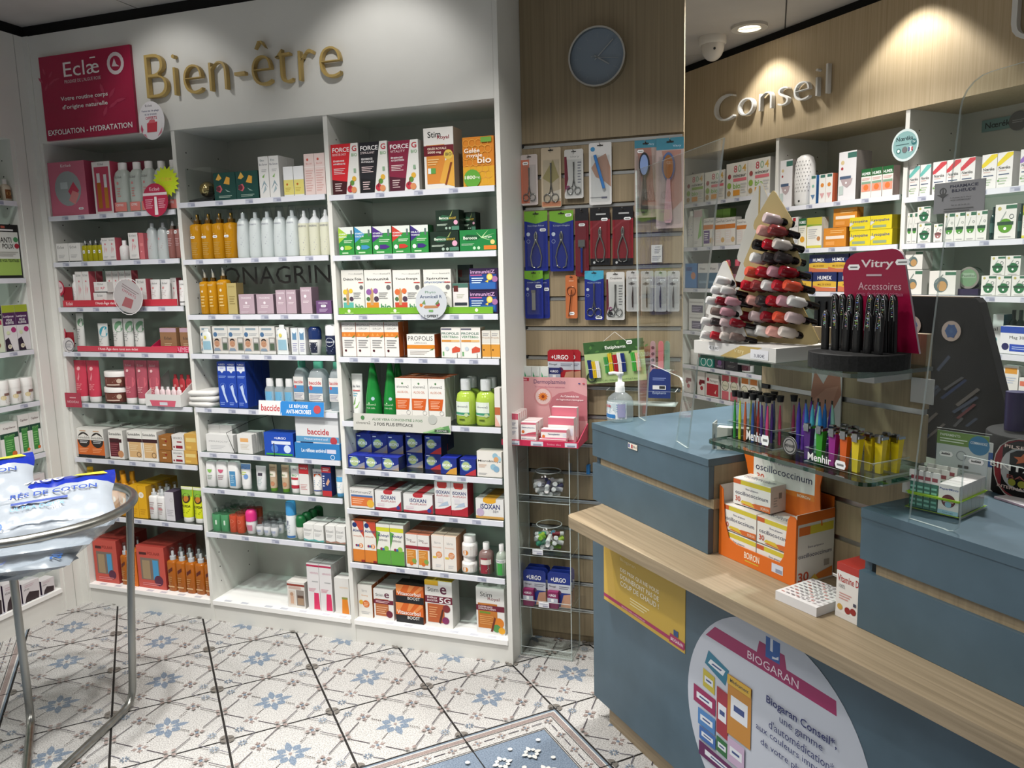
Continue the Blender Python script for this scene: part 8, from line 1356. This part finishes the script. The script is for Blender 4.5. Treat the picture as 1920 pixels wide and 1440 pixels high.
def oscb(x, y, z, lb, rot=0, w1=.114, h1=.064):
    o = put('oscil', 'C', 0, 0, 0, w1, h1, .07, lb, 'flu remedy boxes in the orange display'); p = r.matrix_basis @ Vector((x, y, z)); o.location = p; o.rotation_euler = (0, 0, CA+.03+rot)
for c, cx in enumerate((.0635, .1805)):
    for l in range(2): oscb(cx, .004, .002+l*.0675, 'white and orange flu remedy box, '+('left' if c == 0 else 'right')+' column, '+('bottom' if l == 0 else 'upper'))
oscb(.085, .022, .1372, 'white and orange flu remedy box lying on top of stack', .06)
# paper pad and vitamin box
mb = MB(); mb.box(0, .105, 0, .12, 0, .02, 'd2d2d4', 'dcdad8'); paint(mb, [('R', .06+.12*i, .08+.115*j, .14+.12*i, .115+.115*j, '8a8488' if (i+j) % 3 else 'b07a74') for i in range(8) for j in range(8) if .14+.12*i < 1], topflat(0, 0, .105, .12, .02), .87)
tag(mb.obj('paper_pad', None, at('C', .822, -.045, zl2), CA+.08), 'white pad printed with small logos on the ledge', 'pad')
B('vitd', 'vitamin_box', 'box', 'white vitamin box with red top on the ledge', 'd9d5d0', [('R', 0, .86, 1, 1, 'a8342c'), ('T', 'Vitamine D', .05, .66, .95, .13, 'a8403c', 1), ('T', '100%', .12, .55, .28, .07, '888'), ('L', .15, .34, .7, .48, 3, 'c08a84'), ('C', .2, .2, .12, 'c09a4a'), ('C', .55, .18, .13, '8a2a28'), ('C', .8, .2, .13, '8a2a28'), ('R', 0, 0, 1, .1, 'cfccc8'), ('R', .8, .3, .92, .36, '445')], 'c8c4be', 'a8342c')
put('vitd', 'C', .9635, .006, zl, .054, .115, .09, 'white vitamin box with red top on the ledge', None, 0)

# ------------------------------------------------------------------ glass shelves of the slat panel
def gshelf(z, u0, u1, d0, label, bz):
    r = empty('glass_shelf', at('C', 0, 0, 0), CA); tag(r, label, 'shelf')
    mb = MB(); o = rc(u0+.02, d0+.02, .02, PI, 1.5*PI)+rc(u1-.025, d0+.025, .025, 1.5*PI, 2*PI)+[(u1, SP-.002), (u0, SP-.002)]
    mb.slab(o, z-.008, z, 'glass', 'glass_edge'); mb.obj('glass_plate', r)
    for q in (.12, .86):
        mb = MB(); uu = u0+(u1-u0)*q; mb.box(uu-.02, uu+.02, d0+.1, SP-.001, z-.03, z-.0085, 'c4c2be'); mb.obj('bracket', r)
    return r
zg1, zg2 = 1.05, 1.25
gshelf(zg1, .59, 1.04, -.048, 'lower glass shelf holding tweezers and nail clippers', 0)
gshelf(zg2, .545, 1.01, -.045, 'upper glass shelf holding nail polish trees', 0)
strip('price_plate', 'C', 0.968, 1.017, 1.175, 1.225, .158, [], 'b9b8b6', 'blank white plate under the upper glass shelf', 'plate')
strip('price_plate', 'C', 0.96, 0.999, .985, 1.03, .158, [], 'b9b8b6', 'blank white plate under the lower glass shelf', 'plate')
strip('hand_poster', 'C', 0.711, 0.796, 1.03, 1.222, .16, [('P', [(0, .7), (.1, .95), (.4, .8), (.6, .95), (.95, .92), (1, .7), (.75, .5), (.4, .3), (.3, .45), (0, .5)], 'b07a64'), ('P', [(.1, .6), (.5, .75), (.9, .8), (.7, .55), (.4, .4)], 'c08c76'), ('T', 'Vitry', .1, .95, .3, .03, '666')], 'c6c4c2', 'small poster showing a hand, on the slat panel')
# paper trees with nail polish
def tree_outline(w1, h1, tiers, base=.0):
    R_s = []
    for t in range(tiers):
        f0 = t/tiers; f1 = (t+1)/tiers; wo = w1/2*(1-f0*.8); wi = w1/2*(1-f1*.8)*.82
        R_s += [(wo*.86, base+h1*(f0+.002)), (wo*.97, base+h1*(f0+.012)), (wo, base+h1*(f0+.035)), (wo*.95, base+h1*(f0+.065))]
        R_s += [(wi, base+h1*(f1-.002))] if t < tiers-1 else [(.006, h1*.985), (.0015, h1)]
    return R_s+[(-x, z) for x, z in R_s][::-1]
WH, GD = 'cbc9c4', 'b39a5e'
r = empty('paper_tree', at('C', .675, .04, zg2+.0005), CA); tag(r, 'tall white and gold card tree display for nail polish', 'display')
mb = MB(); mb.box(-.146, .12, -.075, .085, 0, .03, WH); paint(mb, [('P', [(.35, 0), (.55, 0), (.85, .95), (.6, .95)], GD), ('T', 'Vitry', .52, .3, .12, .4, 'd8cba0'), ('R', .2, .35, .34, .75, 'd8d8d8'), ('T', '€ 3,80', .21, .42, .12, .25, '444'), ('R', .72, .1, .92, .8, 'd8d8dc'), ('T', '3,80€', .76, .2, .12, .28, '556')], flat(-.146, 0, .266, .03, -.075), 8.8); mb.obj('base', r)
def tree_face(w1, h1, tiers, th, base, ops, yaw_, off):
    mb = MB(); o = tree_outline(w1, h1, tiers); mb.prism(o, 0, th, base, GD); paint(mb, ops, flat(-w1/2, 0, w1, h1), w1/h1); ob = mb.obj('card', r, off, yaw_); return ob
# rear white wing and the gold wing that carries the bottles
tree_face(.17, .365, 4, .003, WH, [('P', [(.22, .1), (.5, .36), (.56, .32), (.3, .06)], GD), ('P', [(.3, .38), (.52, .52), (.55, .48), (.36, .34)], GD), ('R', .485, .62, .505, .98, GD), ('O', .46, .6, .05, .015, GD), ('O', .54, .6, .05, .015, GD), ('P', [(.42, .44), (.58, .44), (.58, .55), (.5, .58), (.42, .55)], 'd4d2cc'), ('T', 'Vitry', .45, .51, .1, .025, '7a7468'), ('T', '3,80', .46, .465, .08, .02, '555')], -.42+.95, (-.083, .062, .0301))
gy = .30
gold = tree_face(.23, .335, 4, .003, 'b3a070', [('P', [(.3, .1), (.45, .3), (.5, .28), (.36, .06)], WH), ('P', [(.55, .5), (.62, .7), (.66, .66)], WH)], gy, (.018, .005, .0301))
r2 = empty('paper_tree', at('C', .615, -.02, zg2+.031), CA); tag(r2, 'small white card tree display in front of the tall one', 'display')
mb = MB(); mb.prism(tree_outline(.14, .185, 3), 0, .003, 'c9c7c2', GD); mb.obj('card', r2, None, .2)
def polish(parent_mat, x, z, c, capc, label, ln=.038, rr=.0118):
    # lies through a hole of the card: round bottle towards the viewer, cap behind
    b = MB(); b.loft([(0, rr*.8, rr*.8), (.003, rr, rr), (ln-.006, rr, rr), (ln-.001, rr*.6, rr*.6), (ln+.004, rr*.5, rr*.5)], c, seg=16)
    o = b.obj('nail_polish'); m = parent_mat @ Matrix.Translation((x, -ln*.95, z)) @ Matrix.Rotation(-.3, 4, 'X') @ Matrix.Rotation(-.62, 4, 'Z') @ Matrix.Rotation(-PI/2, 4, 'X'); o.matrix_world = m
    k = MB(); k.loft([(ln+.004, rr*.72, rr*.72), (ln+.03, rr*.66, rr*.66), (ln+.032, rr*.5, rr*.5)], capc, seg=12); k.obj('cap', o)
    tag(o, label, 'nail polish', 'nail polish bottles stuck through the card trees'); return o
CN = {'7a1420|g': 'dark red', 'a8202c|g': 'bright red', 'c8503a|g': 'coral', 'd09a90|g': 'peach', 'c0909a|g': 'dusty pink', 'c8b4b4|g': 'pale pink', '15100f|g': 'black', '3a3434|g': 'charcoal', 'd0cfcc|g': 'white', 'c4bcb4|g': 'pearl', '7a6a64|g': 'taupe', '8c3c3c|g': 'brick'}
C8 = list(CN)
rowsP = [(.90-.03, ['c8b4b4|g']), (.79, ['d09a90|g', '8c3c3c|g']), (.695, ['15100f|g', 'a8202c|g', 'c4bcb4|g']), (.605, ['d0cfcc|g', '3a3434|g', '3a3434|g']), (.51, ['c8503a|g', 'a8202c|g', 'c0909a|g', '7a1420|g']), (.415, ['a8202c|g', '8c3c3c|g', 'd0cfcc|g', 'a8202c|g', 'c8503a|g']), (.31, ['15100f|g', 'd09a90|g', '3a3434|g', 'a8202c|g', 'c0909a|g', 'd0cfcc|g']), (.2, ['7a1420|g', 'c8b4b4|g', '7a1420|g', 'c8503a|g', 'c8b4b4|g']), (.1, ['d0cfcc|g', 'd0cfcc|g', 'd09a90|g', 'c4bcb4|g'])]
bpy.context.view_layer.update()
WO = ['top', 'second', 'third', 'fourth', 'fifth', 'sixth', 'seventh', 'eighth', 'lowest']
for j, (f, cs) in enumerate(rowsP):
    wd = .23*(1-f)*.86+.012
    for i, c in enumerate(cs):
        x = (i-(len(cs)-1)/2)*min(.029, wd/max(len(cs), 1))
        polish(gold.matrix_world, x, .335*f*.95, c, '121010|g', f'{CN[c]} nail polish in {WO[j]} row of tall tree, number {NUM[i+1]} from left')
card2 = r2.children[0]
rows2 = [(.78, ['d0cfcc|g']), (.66, ['d0cfcc|g', 'd0cfcc|g']), (.53, ['d0cfcc|g', '7a1420|g', 'c0909a|g']), (.40, ['7a6a64|g', 'c0909a|g']), (.27, ['d0cfcc|g', '3a3434|g', 'c8b4b4|g', '7a1420|g']), (.10, ['d0cfcc|g', 'a8202c|g', 'c4bcb4|g', '7a6a64|g'])]
for j, (f, cs) in enumerate(rows2):
    for i, c in enumerate(cs):
        x = (i-(len(cs)-1)/2)*.027
        polish(card2.matrix_world, x, .185*f, c, '121010|g', f'{CN[c]} nail polish in {(WO[:5]+["lowest"])[j]} row of small tree, number {NUM[i+1]} from left', .03, .0095)
# accessories stand
r = empty('display_stand', at('C', .925, .055, zg2+.0005), CA); tag(r, 'black round stand with magenta card on the glass shelf', 'stand')
n = 36; mb = MB(); mb.slab([(.094*math.cos(2*PI*i/n), .094*math.sin(2*PI*i/n)) for i in range(n)], 0, .03, 'foam_black'); mb.obj('base', r)
mb = MB(); mb.prism([(-.075, .03), (.1, .03), (.06, .2)]+rc(.03, .2, .03, 0, PI/2)+rc(-.045, .185, .04, PI/2, PI)+[(-.08, .15)], .045, .05, '8a1238|s', 'b8a8b0')
paint(mb, [('T', 'Vitry', .22, .8, .42, .1, 'd8cfd0', 1), ('S', .04, .8, .17, .055), ('S', .66, .84, .18, .055), ('R', .3, .735, .5, .755, 'b8a0a8'), ('T', 'Accessoires', .2, .6, .55, .075, 'd0a8b4'), ('T', 'ornés de véritables cristaux', .18, .54, .6, .04, 'b06a84')], flat(-.08, .03, .18, .2, .045), .9); mb.obj('card', r)
rn = random.Random(3)
FC = ['d8d8d8', '7a9a3a', 'd0a0b0', '8ad0b0', 'c8a850', '5a7ad0', 'b0b0d0', '9ac8a0']
for i in range(14):
    back = i < 8
    u = (-.07+.0195*i) if back else (-.064+.0255*(i-8)); y = .014 if back else -.022; h = .112 if back else .08
    mb = MB(); mb.loft([(0, .009, .0045), (h-.014, .009, .0045), (h-.005, .0074, .004), (h, .003, .002)], '0d0d0f|s', seg=14, p=3)
    for q in range(9):
        mb.add([(-.004+.008*rn.random()+dx, -.0049, h*(.62+.33*q/9)+dz) for dx, dz in ((0, 0), (.0016, 0), (.0016, .0016), (0, .0016))], [(0, 1, 2, 3)], FC[(i+q*3) % 8])
    mb.tube([(.006*math.cos(t), -.005, h*.55+(h*.43 if math.sin(t) > 0 else .0)*abs(math.sin(t))) for t in [PI*k/8 for k in range(9)]], .0005, 'c8c8c8|x', 4)
    o = mb.obj('nail_file', None, at('C', .925+u, .055+y, zg2+.031), CA+.05*rn.uniform(-1, 1)); o.rotation_euler[1] = rn.uniform(-.05, .05)
    tag(o, ('black crystal nail file, back row, number ' if back else 'black crystal nail file, front row, number ')+['one', 'two', 'three', 'four', 'five', 'six', 'seven', 'eight', 'nine'][i if back else i-8]+' from left', 'nail file', 'black nail files on the round stand')
# tweezer tubes, slim pens and nail clippers on the lower shelf
def hold(u0, u1, d0, d1, z, h, label, txt=None):
    rr_ = empty('acrylic_holder', at('C', u0, d0, z+.0005), CA); tag(rr_, label, 'holder'); W = u1-u0; D = d1-d0
    mb = MB(); mb.box(0, W, 0, D, 0, .003, 'acrylic', None, 'acryl_edge'); mb.obj('base', rr_)
    mb = MB(); mb.box(0, W, 0, .003, .003, h, 'acrylic', 'acryl_edge')
    if txt: paint(mb, [('T', 'Menhir', txt, .25, .36, .5, 'e4e2e0', 1)], flat(0, 0, W, h), W/h); paint(mb, [('S', txt+.42 if txt < .4 else .78, .2, .16, .5)], flat(0, 0, W, h), W/h, k0=6)
    mb.obj('front_wall', rr_)
    for x in (0, W-.003): mb = MB(); mb.box(x, x+.003, .003, D, .003, h, 'acrylic', 'acryl_edge'); mb.obj('side_wall', rr_)
    mb = MB(); mb.box(.003, W-.003, .003, D, h*.9, h*.9+.002, 'acrylic', None, 'acryl_edge'); mb.obj('perforated_tier', rr_)
    return rr_
hold(.615, .76, -.005, .10, zg1, .045, 'clear acrylic holder of corked tweezer tubes', .45)
hold(.77, .86, .03, .12, zg1, .04, 'clear acrylic holder of slim blue and purple tweezers')
hold(.865, 1.03, -.02, .085, zg1, .032, 'clear acrylic holder of coloured nail clippers', .06)
TC = [('2f9a3a', 0, 0), ('c8d82a', 1, 0), ('d0622c', 2, 0), ('c83a2c', 2.6, 1), ('23509c', 3.4, 0), ('23509c', 4, 1), ('4a1f7c', 5, 0), ('d83a78', 6, 0), ('c02a58', 6.4, 1), ('a82a58', 7, 2), ('c8d82a', 1.2, 1), ('d0622c', 2, 1), ('4a1f7c', 5, 1), ('23509c', 3.6, 2)]
NM = {'2f9a3a': 'green', 'c8d82a': 'lime', 'd0622c': 'orange', 'c83a2c': 'red', '23509c': 'blue', '4a1f7c': 'purple', 'd83a78': 'pink', 'c02a58': 'crimson', 'a82a58': 'magenta'}
for i, (c, q, b) in enumerate(TC):
    rr_ = empty('tweezer_tube', at('C', .622+q*.0175, .012+b*.03, zg1+.0038), CA); tag(rr_, f'{NM[c]} tweezers in corked tube, {["front", "middle", "back"][b]} rank', 'tweezers', 'corked tweezer tubes')
    mb = MB(); mb.loft([(0, .0065, .0065), (.1, .0065, .0065)], 'capclear', seg=12); mb.obj('tube', rr_)
    mb = MB(); mb.loft([(.098, .007, .007), (.112, .0085, .0085)], '161616', seg=12); mb.obj('cork', rr_)
    mb = MB(); mb.loft([(0, .0045, .002), (.05, .0048, .0024), (.09, .0018, .0012)], c, seg=8); mb.obj('tweezers', rr_)
PC = ['3a2c8c', '5a2c8c', '2a6ab0', '3f9ab0', '8ab8a8', '2a7ac0', '6a2c8c', '7a3a9c', '3f9ab0', '2a6ab0', '5a2c8c', '8ab8a8']
PN = {'3a2c8c': 'indigo', '5a2c8c': 'purple', '2a6ab0': 'blue', '3f9ab0': 'teal', '8ab8a8': 'mint', '2a7ac0': 'azure', '6a2c8c': 'plum', '7a3a9c': 'violet'}
for i, c in enumerate(PC):
    mb = MB(); mb.loft([(0, .005, .003), (.06, .006, .004), (.085, .0045, .003), (.105, .001, .001)], c+'|g', seg=10); mb.loft([(.103, .0016, .0012), (.112, .0022, .001)], '1a1a1a', seg=6)
    o = mb.obj('tweezers', None, at('C', .781+.0125*(i % 6)+.004*(i//6), .05+.032*(i//6), zg1+.0038), CA); o.rotation_euler[1] = .06*math.sin(i*2.1)
    tag(o, f'slim {PN[c]} tweezers with dark tip, {"front" if i < 6 else "back"} rank, number {NUM[i % 6+1]}', 'tweezers', 'slim tweezers in holder')
KC = [('2f8a1f', .02, 0), ('2f8a1f', .026, 1), ('8c1f7c', .052, 0), ('5a1f5c', .054, 1), ('cf5a1c', .08, 0), ('cf5a1c', .084, 1), ('d0b81e', .108, 0), ('d0b81e', .112, 1), ('d0b81e', .128, 2), ('8c1f7c', .056, 2), ('2f8a1f', .03, 2), ('d0b81e', .136, 1), ('d0b81e', .148, 2), ('4a1f6c', -.012, 0)]
KN = {'2f8a1f': 'green', '8c1f7c': 'magenta', '5a1f5c': 'dark plum', 'cf5a1c': 'orange', 'd0b81e': 'yellow', '4a1f6c': 'purple'}
for i, (c, q, b) in enumerate(KC):
    rr_ = empty('nail_clipper', at('C', .872+q, -.008+b*.03, zg1+.0038), CA); tag(rr_, f'{KN[c]} nail clipper, {["front", "middle", "back"][b]} rank, {NUM[1+sum(1 for a in KC[:i] if a[0] == c and a[2] == b)]} of its colour', 'nail clipper', 'coloured nail clippers')
    mb = MB(); mb.add([(-.006, 0, 0), (.006, 0, 0), (.006, .008, 0), (-.006, .008, 0), (-.009, 0, .066), (.009, 0, .066), (.009, .014, .066), (-.009, .014, .066)], [(3, 2, 1, 0), (4, 5, 6, 7), (0, 1, 5, 4), (1, 2, 6, 5), (2, 3, 7, 6), (3, 0, 4, 7)], c+'|s'); mb.obj('body', rr_)
    mb = MB(); mb.box(-.0095, .0095, -.002, .016, .066, .071, 'b8b8b8|c'); mb.box(-.006, .006, -.004, .004, .06, .076, '9a9a9a|c'); mb.obj('jaw', rr_)
disc_sign('round_tag', 'C', 0.825, 1.077, .02, -.02, [('O', .5, .5, .5, .06, '2a2a2a'), ('O', .5, .5, .36, .05, '2a2a2a'), ('T', 'MENHIR', .15, .42, .7, .16, '333', 1)], '8a8884', 'small round grey tag lying on the lower glass shelf')

# ------------------------------------------------------------------ on the right block
sheet('acrylic_screen', at('C', 0, .018, 0), CA, [(1.082, zt+.001), (1.15, zt+.001)]+rc(1.158, zt+.02, .02, -PI/2, 0, 3)+[(1.178, 1.125), (1.9, 1.12), (1.9, 1.78)]+rc(1.185, 1.70, .05, PI/2, PI), 'tall clear acrylic screen on the right counter block')
strip('notice', 'C', 1.099, 1.188, 1.534, 1.585, .0165, [('T', 'PHARMACIE', .32, .8, .55, .1, '3a3c50', 1), ('T', 'BILHEUDE', .36, .66, .46, .1, '3a3c50', 1), ('O', .18, .72, .07, .02, '5a5a5a'), ('R', .17, .4, .19, .8, '5a5a5a'), ('P', [(.06, .62), (.3, .62), (.18, .5)], '5a5a5a'), ('T', '1, Avenue de la Gare', .34, .46, .4, .045, '555'), ('T', '78520 HARDRICOURT', .34, .38, .4, .045, '555'), ('T', 'Tél. 01 34 74 02 13', .36, .22, .36, .045, '555'), ('L', .22, .02, .8, .17, 2, '666')], '9a9a9c', 'grey pharmacy notice fixed to the clear screen', 'notice', th=.0012)
# tall dark board
r = empty('dark_board', at('C', .806, .46, zt+.0006), CA); tag(r, 'tall black board with streaked print and two round stickers', 'board')
mb = MB(); mb.prism([(-.135, 0), (.205, 0), (.178, .12), (.095, .375), (.085, .385), (-.105, .385)], 0, .025, 'black_board', '17161a'); mb.box(-.1, .08, .001, .024, .385, .387, '7a6c5c'); rn = random.Random(11)
ops = []
for i in range(40):
    x = .1+.75*rn.random(); y = .05+.6*rn.random(); l = .08+.22*rn.random(); a = .5+.2*rn.random(); t = .004+.008*rn.random(); x2, y2 = x+l*math.cos(a)*.8, y+l*math.sin(a)*.8
    if x2 < .9-.35*y2: ops.append(('P', [(x, y), (x+.02, y-t), (x2, y2), (x2-.02, y2+t)], ['3a4254', '4a4a4e', '2a3040', '5a5654', '243050', '5a3034'][rn.randrange(6)]+'|m'))
for (cx, cy) in ((.2, .82), (.5, .8)):
    ops += [('C', cx, cy, .07, 'a89a94'), ('C', cx, cy, .042, '44608c')]+[leaf(cx, cy, q*PI/3, .01, .046, .016, '3a5584') for q in range(6)]
paint(mb, ops, flat(-.135, 0, .34, .385, 0), .88); mb.obj('panel', r)
# black round bucket with beer badge
bu, bd = 1.09, .40; br = .1
r = empty('black_bucket', at('C', bu, bd, zt+.0006), math.radians(-20)); tag(r, 'black round bucket with red beer badge on the counter', 'bucket')
mb = MB(); mb.loft([(0, br*.97, br*.97), (.004, br, br), (.118, br, br), (.12, br*.98, br*.98)], '0c0c0e|m', seg=36)
def cyl(a, b, k): th = (a-.5)*1.75-.22; return ((br+.0006+.0003*k)*math.sin(th), -(br+.0006+.0003*k)*math.cos(th), .003+b*.113)
paint(mb, [('C', .5, .5, .36, 'b8b4b0'), ('C', .5, .5, .345, '7c1c2a'), ('C', .5, .5, .25, 'a8a8aa'), ('P', [(.06, .42), (.94, .42), (.94, .6), (.06, .6)], 'c8c4c0'), ('P', [(.075, .435), (.925, .435), (.925, .585), (.075, .585)], '141416'), ('T', 'BINTANG', .1, .455, .8, .11, 'dcdad6', 1), ('T', 'BALI', .34, .32, .3, .07, '8a4a44'), ('P', [(.5, .8), (.53, .73), (.6, .72), (.55, .67), (.57, .6), (.5, .64), (.43, .6), (.45, .67), (.4, .72), (.47, .73)], 'b05a34'), ('C', .4, .26, .04, '8a8a2a'), ('C', .5, .25, .04, '8a8a2a'), ('C', .6, .26, .04, '8a8a2a'), ('T', 'PILSENER', .3, .86, .4, .06, 'd8c0b8', 1), ('T', 'INTERNATIONAL', .24, .13, .52, .055, 'd8c0b8', 1)], cyl, 1.55, True); mb.obj('body', r)
mb = MB(); mb.loft([(.06, .018, .018), (.2, .02, .02)], '2a2050|s', -.05, 0, 12); mb.loft([(.06, .016, .016), (.215, .014, .014)], '1c3c24|s', .02, .01, 12); mb.obj('contents', r)
# mint display with neon tray
r = empty('mint_display', at('C', 1.036, .066, zt+.0006), CA+.2); tag(r, 'clear neon-edged display of toothpicks and mints', 'display')
MW, MD = .1, .116
mb = MB(); mb.box(0, MW, 0, MD, 0, .004, 'acrylic', None, 'acryl_edge'); mb.obj('base', r)
for nm, b in (('front_wall', (0, MW, 0, .003, .004, .034)), ('side_wall', (0, .003, .003, MD, .004, .034)), ('side_wall', (MW-.003, MW, .003, MD, .004, .034))):
    mb = MB(); mb.box(*b, 'acrylic', 'neon_edge'); mb.obj(nm, r)
mb = MB(); mb.box(.003, MW-.003, .003, MD, .03, .034, 'neon_edge'); mb.obj('neon_tier', r)
mb = MB(); mb.box(0, MW, MD, MD+.003, .004, .142, 'acrylic', 'acryl_edge'); mb.obj('back_wall', r)
mb = MB(); mb.box(.003, MW-.003, MD-.002, MD-.0005, .036, .138, 'b8c0c0'); paint(mb, [('R', 0, .74, 1, 1, '6a8a44'), ('C', .82, .8, .2, '3a78a0'), ('T', 'PAPERMINTS:', .06, .9, .4, .05, 'd8e0d0', 1), ('L', .06, .78, .6, .88, 2, 'd0dcc8'), ('T', 'COMMANDEZ', .66, .82, .32, .05, 'dde8f0', 1), ('S', .06, .5, .28, .1), ('O', .5, .56, .1, .015, '8a9094'), ('S', .64, .44, .3, .1), ('T', '2,00', .1, .53, .18, .05, '555'), ('T', '1,00', .7, .47, .18, .05, '555'), ('L', .5, .1, .9, .3, 4, '99a09a'), ('R', .45, .33, .65, .38, '555')], flat(.003, .036, MW-.006, .102, MD-.002), .92); mb.obj('leaflet', r)
B('pmint', 'mint_box', 'box', 'small white mint packet with dark red mouth', 'd8d6d4', [('T', 'PaperMints', .04, .8, .92, .09, '2a4a8a', 1), ('C', .5, .46, .34, '5a1c28'), ('R', .25, .4, .75, .5, 'c8a0a4'), ('C', .5, .34, .16, '8ab0c4'), ('R', 0, 0, 1, .14, '9ac0d4'), ('T', 'Cool caps', .25, .03, .5, .07, '3a6a9a')], 'cfcdca')
def inr(x, y, z, key, w1, h1, d1, lb):
    o = put(key, 'C', 0, 0, 0, w1, h1, d1, lb, 'mint packets in the neon tray'); o.location = r.matrix_basis @ Vector((x, y, z)); o.rotation_euler = (0, 0, CA+.2)
for i in range(6): inr(.077, .0045+i*.0185, .0045, 'pmint', .036, .056, .017, 'small white mint packet, '+['frontmost', 'second back', 'third back', 'fourth back', 'fifth back', 'hindmost'][i])
for i in range(4):
    for j in range(3):
        mb = MB(); mb.box(-.006, .006, 0, .006, 0, .05, '2f6a5a'); paint(mb, [('R', .1, .1+.17*q, .9, .18+.17*q, '7ab8a8') for q in range(5)], flat(-.006, 0, .012, .05), .24); mb.box(-.009, .009, .001, .004, .05, .072, 'd4d2d0'); mb.box(-.005, .005, .0006, .001, .055, .062, '8a3a44')
        o = mb.obj('toothpick_pack', None, r.matrix_basis @ Vector((.011+.0128*i, .008+.03*j, .0045)), CA+.2); o.rotation_euler[0] = -.08*j; tag(o, f'green striped toothpick pack in neon tray, {["front", "middle", "back"][j]} rank, number {NUM[i+1]} from left', 'packet', 'toothpick packs in the neon tray')
# papers and a steel cup behind the display
mb = MB(); mb.box(0, .16, 0, .1, 0, .004, 'c4a8b8', 'd8d4d8'); tag(mb.obj('paper_sheaf', None, at('C', 1.08, .27, zt+.0006), CA-.2), 'pink-edged sheaf of papers on the counter by bucket', 'paper')
mb = MB(); mb.box(0, .003, 0, .12, 0, .1, 'd4d4d4'); mb.box(.003, .0034, 0, .12, .05, .08, '2f5aa0'); tag(mb.obj('leaflet', None, at('C', 1.0, .30, zt+.0006), CA-1.3), 'white and blue leaflet standing beside the bucket', 'leaflet')

# ------------------------------------------------------------------ counsel wall extras
disc_sign('round_sign', 'K', 1.278, 1.894, 0.06, -.02, [('C', .5, .5, .45, '7fa4a4'), ('T', 'Nœréka', .17, .64, .62, .13, '1c2c34', 1), ('L', .15, .5, .65, .56, 1, '3a5458'), ('C', .83, .56, .1, '2f6468'), ('T', 'TV', .77, .53, .12, .07, 'c8d8d8', 1), ('C', .27, .34, .09, '3f7470'), ('C', .27, .34, .05, 'd8e0e0'), ('C', .5, .36, .1, '6a6a6c'), ('C', .72, .36, .09, 'd8d8d8'), ('R', .64, .3, .69, .42, '23386c'), ('R', .75, .3, .8, .42, '9c2430')], 'c4d0d0', 'round teal sign hanging from the wood header', .95)
strip('brand_plate', 'K', 1.363, 1.498, 1.944, 1.988, .306, [('T', 'Nœréka', .1, .25, .8, .5, '16242c', 1)], '7a9a98', 'teal name plate on the back of the right bay', th=.002)
disc_sign('round_badge', 'K', 1.504, 1.964, .035, .3, [('L', .2, .4, .8, .6, 2, 'a8a8a8')], '6c6a6c', 'grey round badge beside the teal name plate')
# white perforated diffuser
r = empty('aroma_diffuser', at('K', 0.73, .05, 1.7155), FR['K'][2]); tag(r, 'white egg-shaped diffuser with perforated front', 'diffuser')
mb = MB(); mb.loft([(0, .04, .03), (.01, .046, .034), (.12, .05, .036), (.18, .046, .034), (.21, .036, .028), (.222, .018, .014)], 'dcdad8', seg=24, p=2.4)
for i in range(7):
    for j in range(9):
        a = -.9+.3*i+(.15 if j % 2 else 0); z = .06+.016*j
        mb.add([(.0505*math.sin(a)+dx, -.0365*math.cos(a)-.001, z+dz) for dx, dz in ((0, 0), (.004, .001), (.005, .006), (.001, .005))], [(0, 1, 2, 3)], '6a6a6a')
mb.obj('shell', r); mb = MB(); mb.ball((0, -.034, .02), .005, '222', 8, 6); mb.obj('button', r)
# round tin on a dark stand
r = empty('round_tin', at('K', 1.52, .03, 1.3285), FR['K'][2]); tag(r, 'round silver tin standing on a dark base', 'tin')
mb = MB(); mb.box(-.045, .045, 0, .05, 0, .022, '2a2440'); mb.obj('base', r)
mb = MB(); n = 28; mb.prism([(.04*math.cos(2*PI*i/n), .062+.04*math.sin(2*PI*i/n)) for i in range(n)], .01, .04, 'b0b0ae|c'); paint(mb, [('C', .5, .5, .4, '6a8a6a'), ('P', [(.15, .5), (.85, .5), (.75, .72), (.25, .72)], '8aa08a'), ('T', 'Pastilles', .2, .55, .6, .1, '2a3a2a')], flat(-.04, .022, .08, .08, .01), 1); mb.obj('tin', r)
# black ribbed till printer behind the slat panel
u0, z1 = 0.47, 1.367; u1 = 0.708
r = empty('till_printer', at('C', u0, .42, 0), CA); tag(r, 'black ribbed device behind the slat panel', 'device')
mb = MB(); mb.box(0, u1-u0, 0, .1, zt+.0006, z1, '16171a'); mb.obj('body', r)
for i in range(9):
    mb = MB(); mb.box(.012+i*(u1-u0)/9.5, .018+i*(u1-u0)/9.5, -.006, -.0002, z1-.09, z1-.012, '0c0c0e'); mb.obj('rib', r)
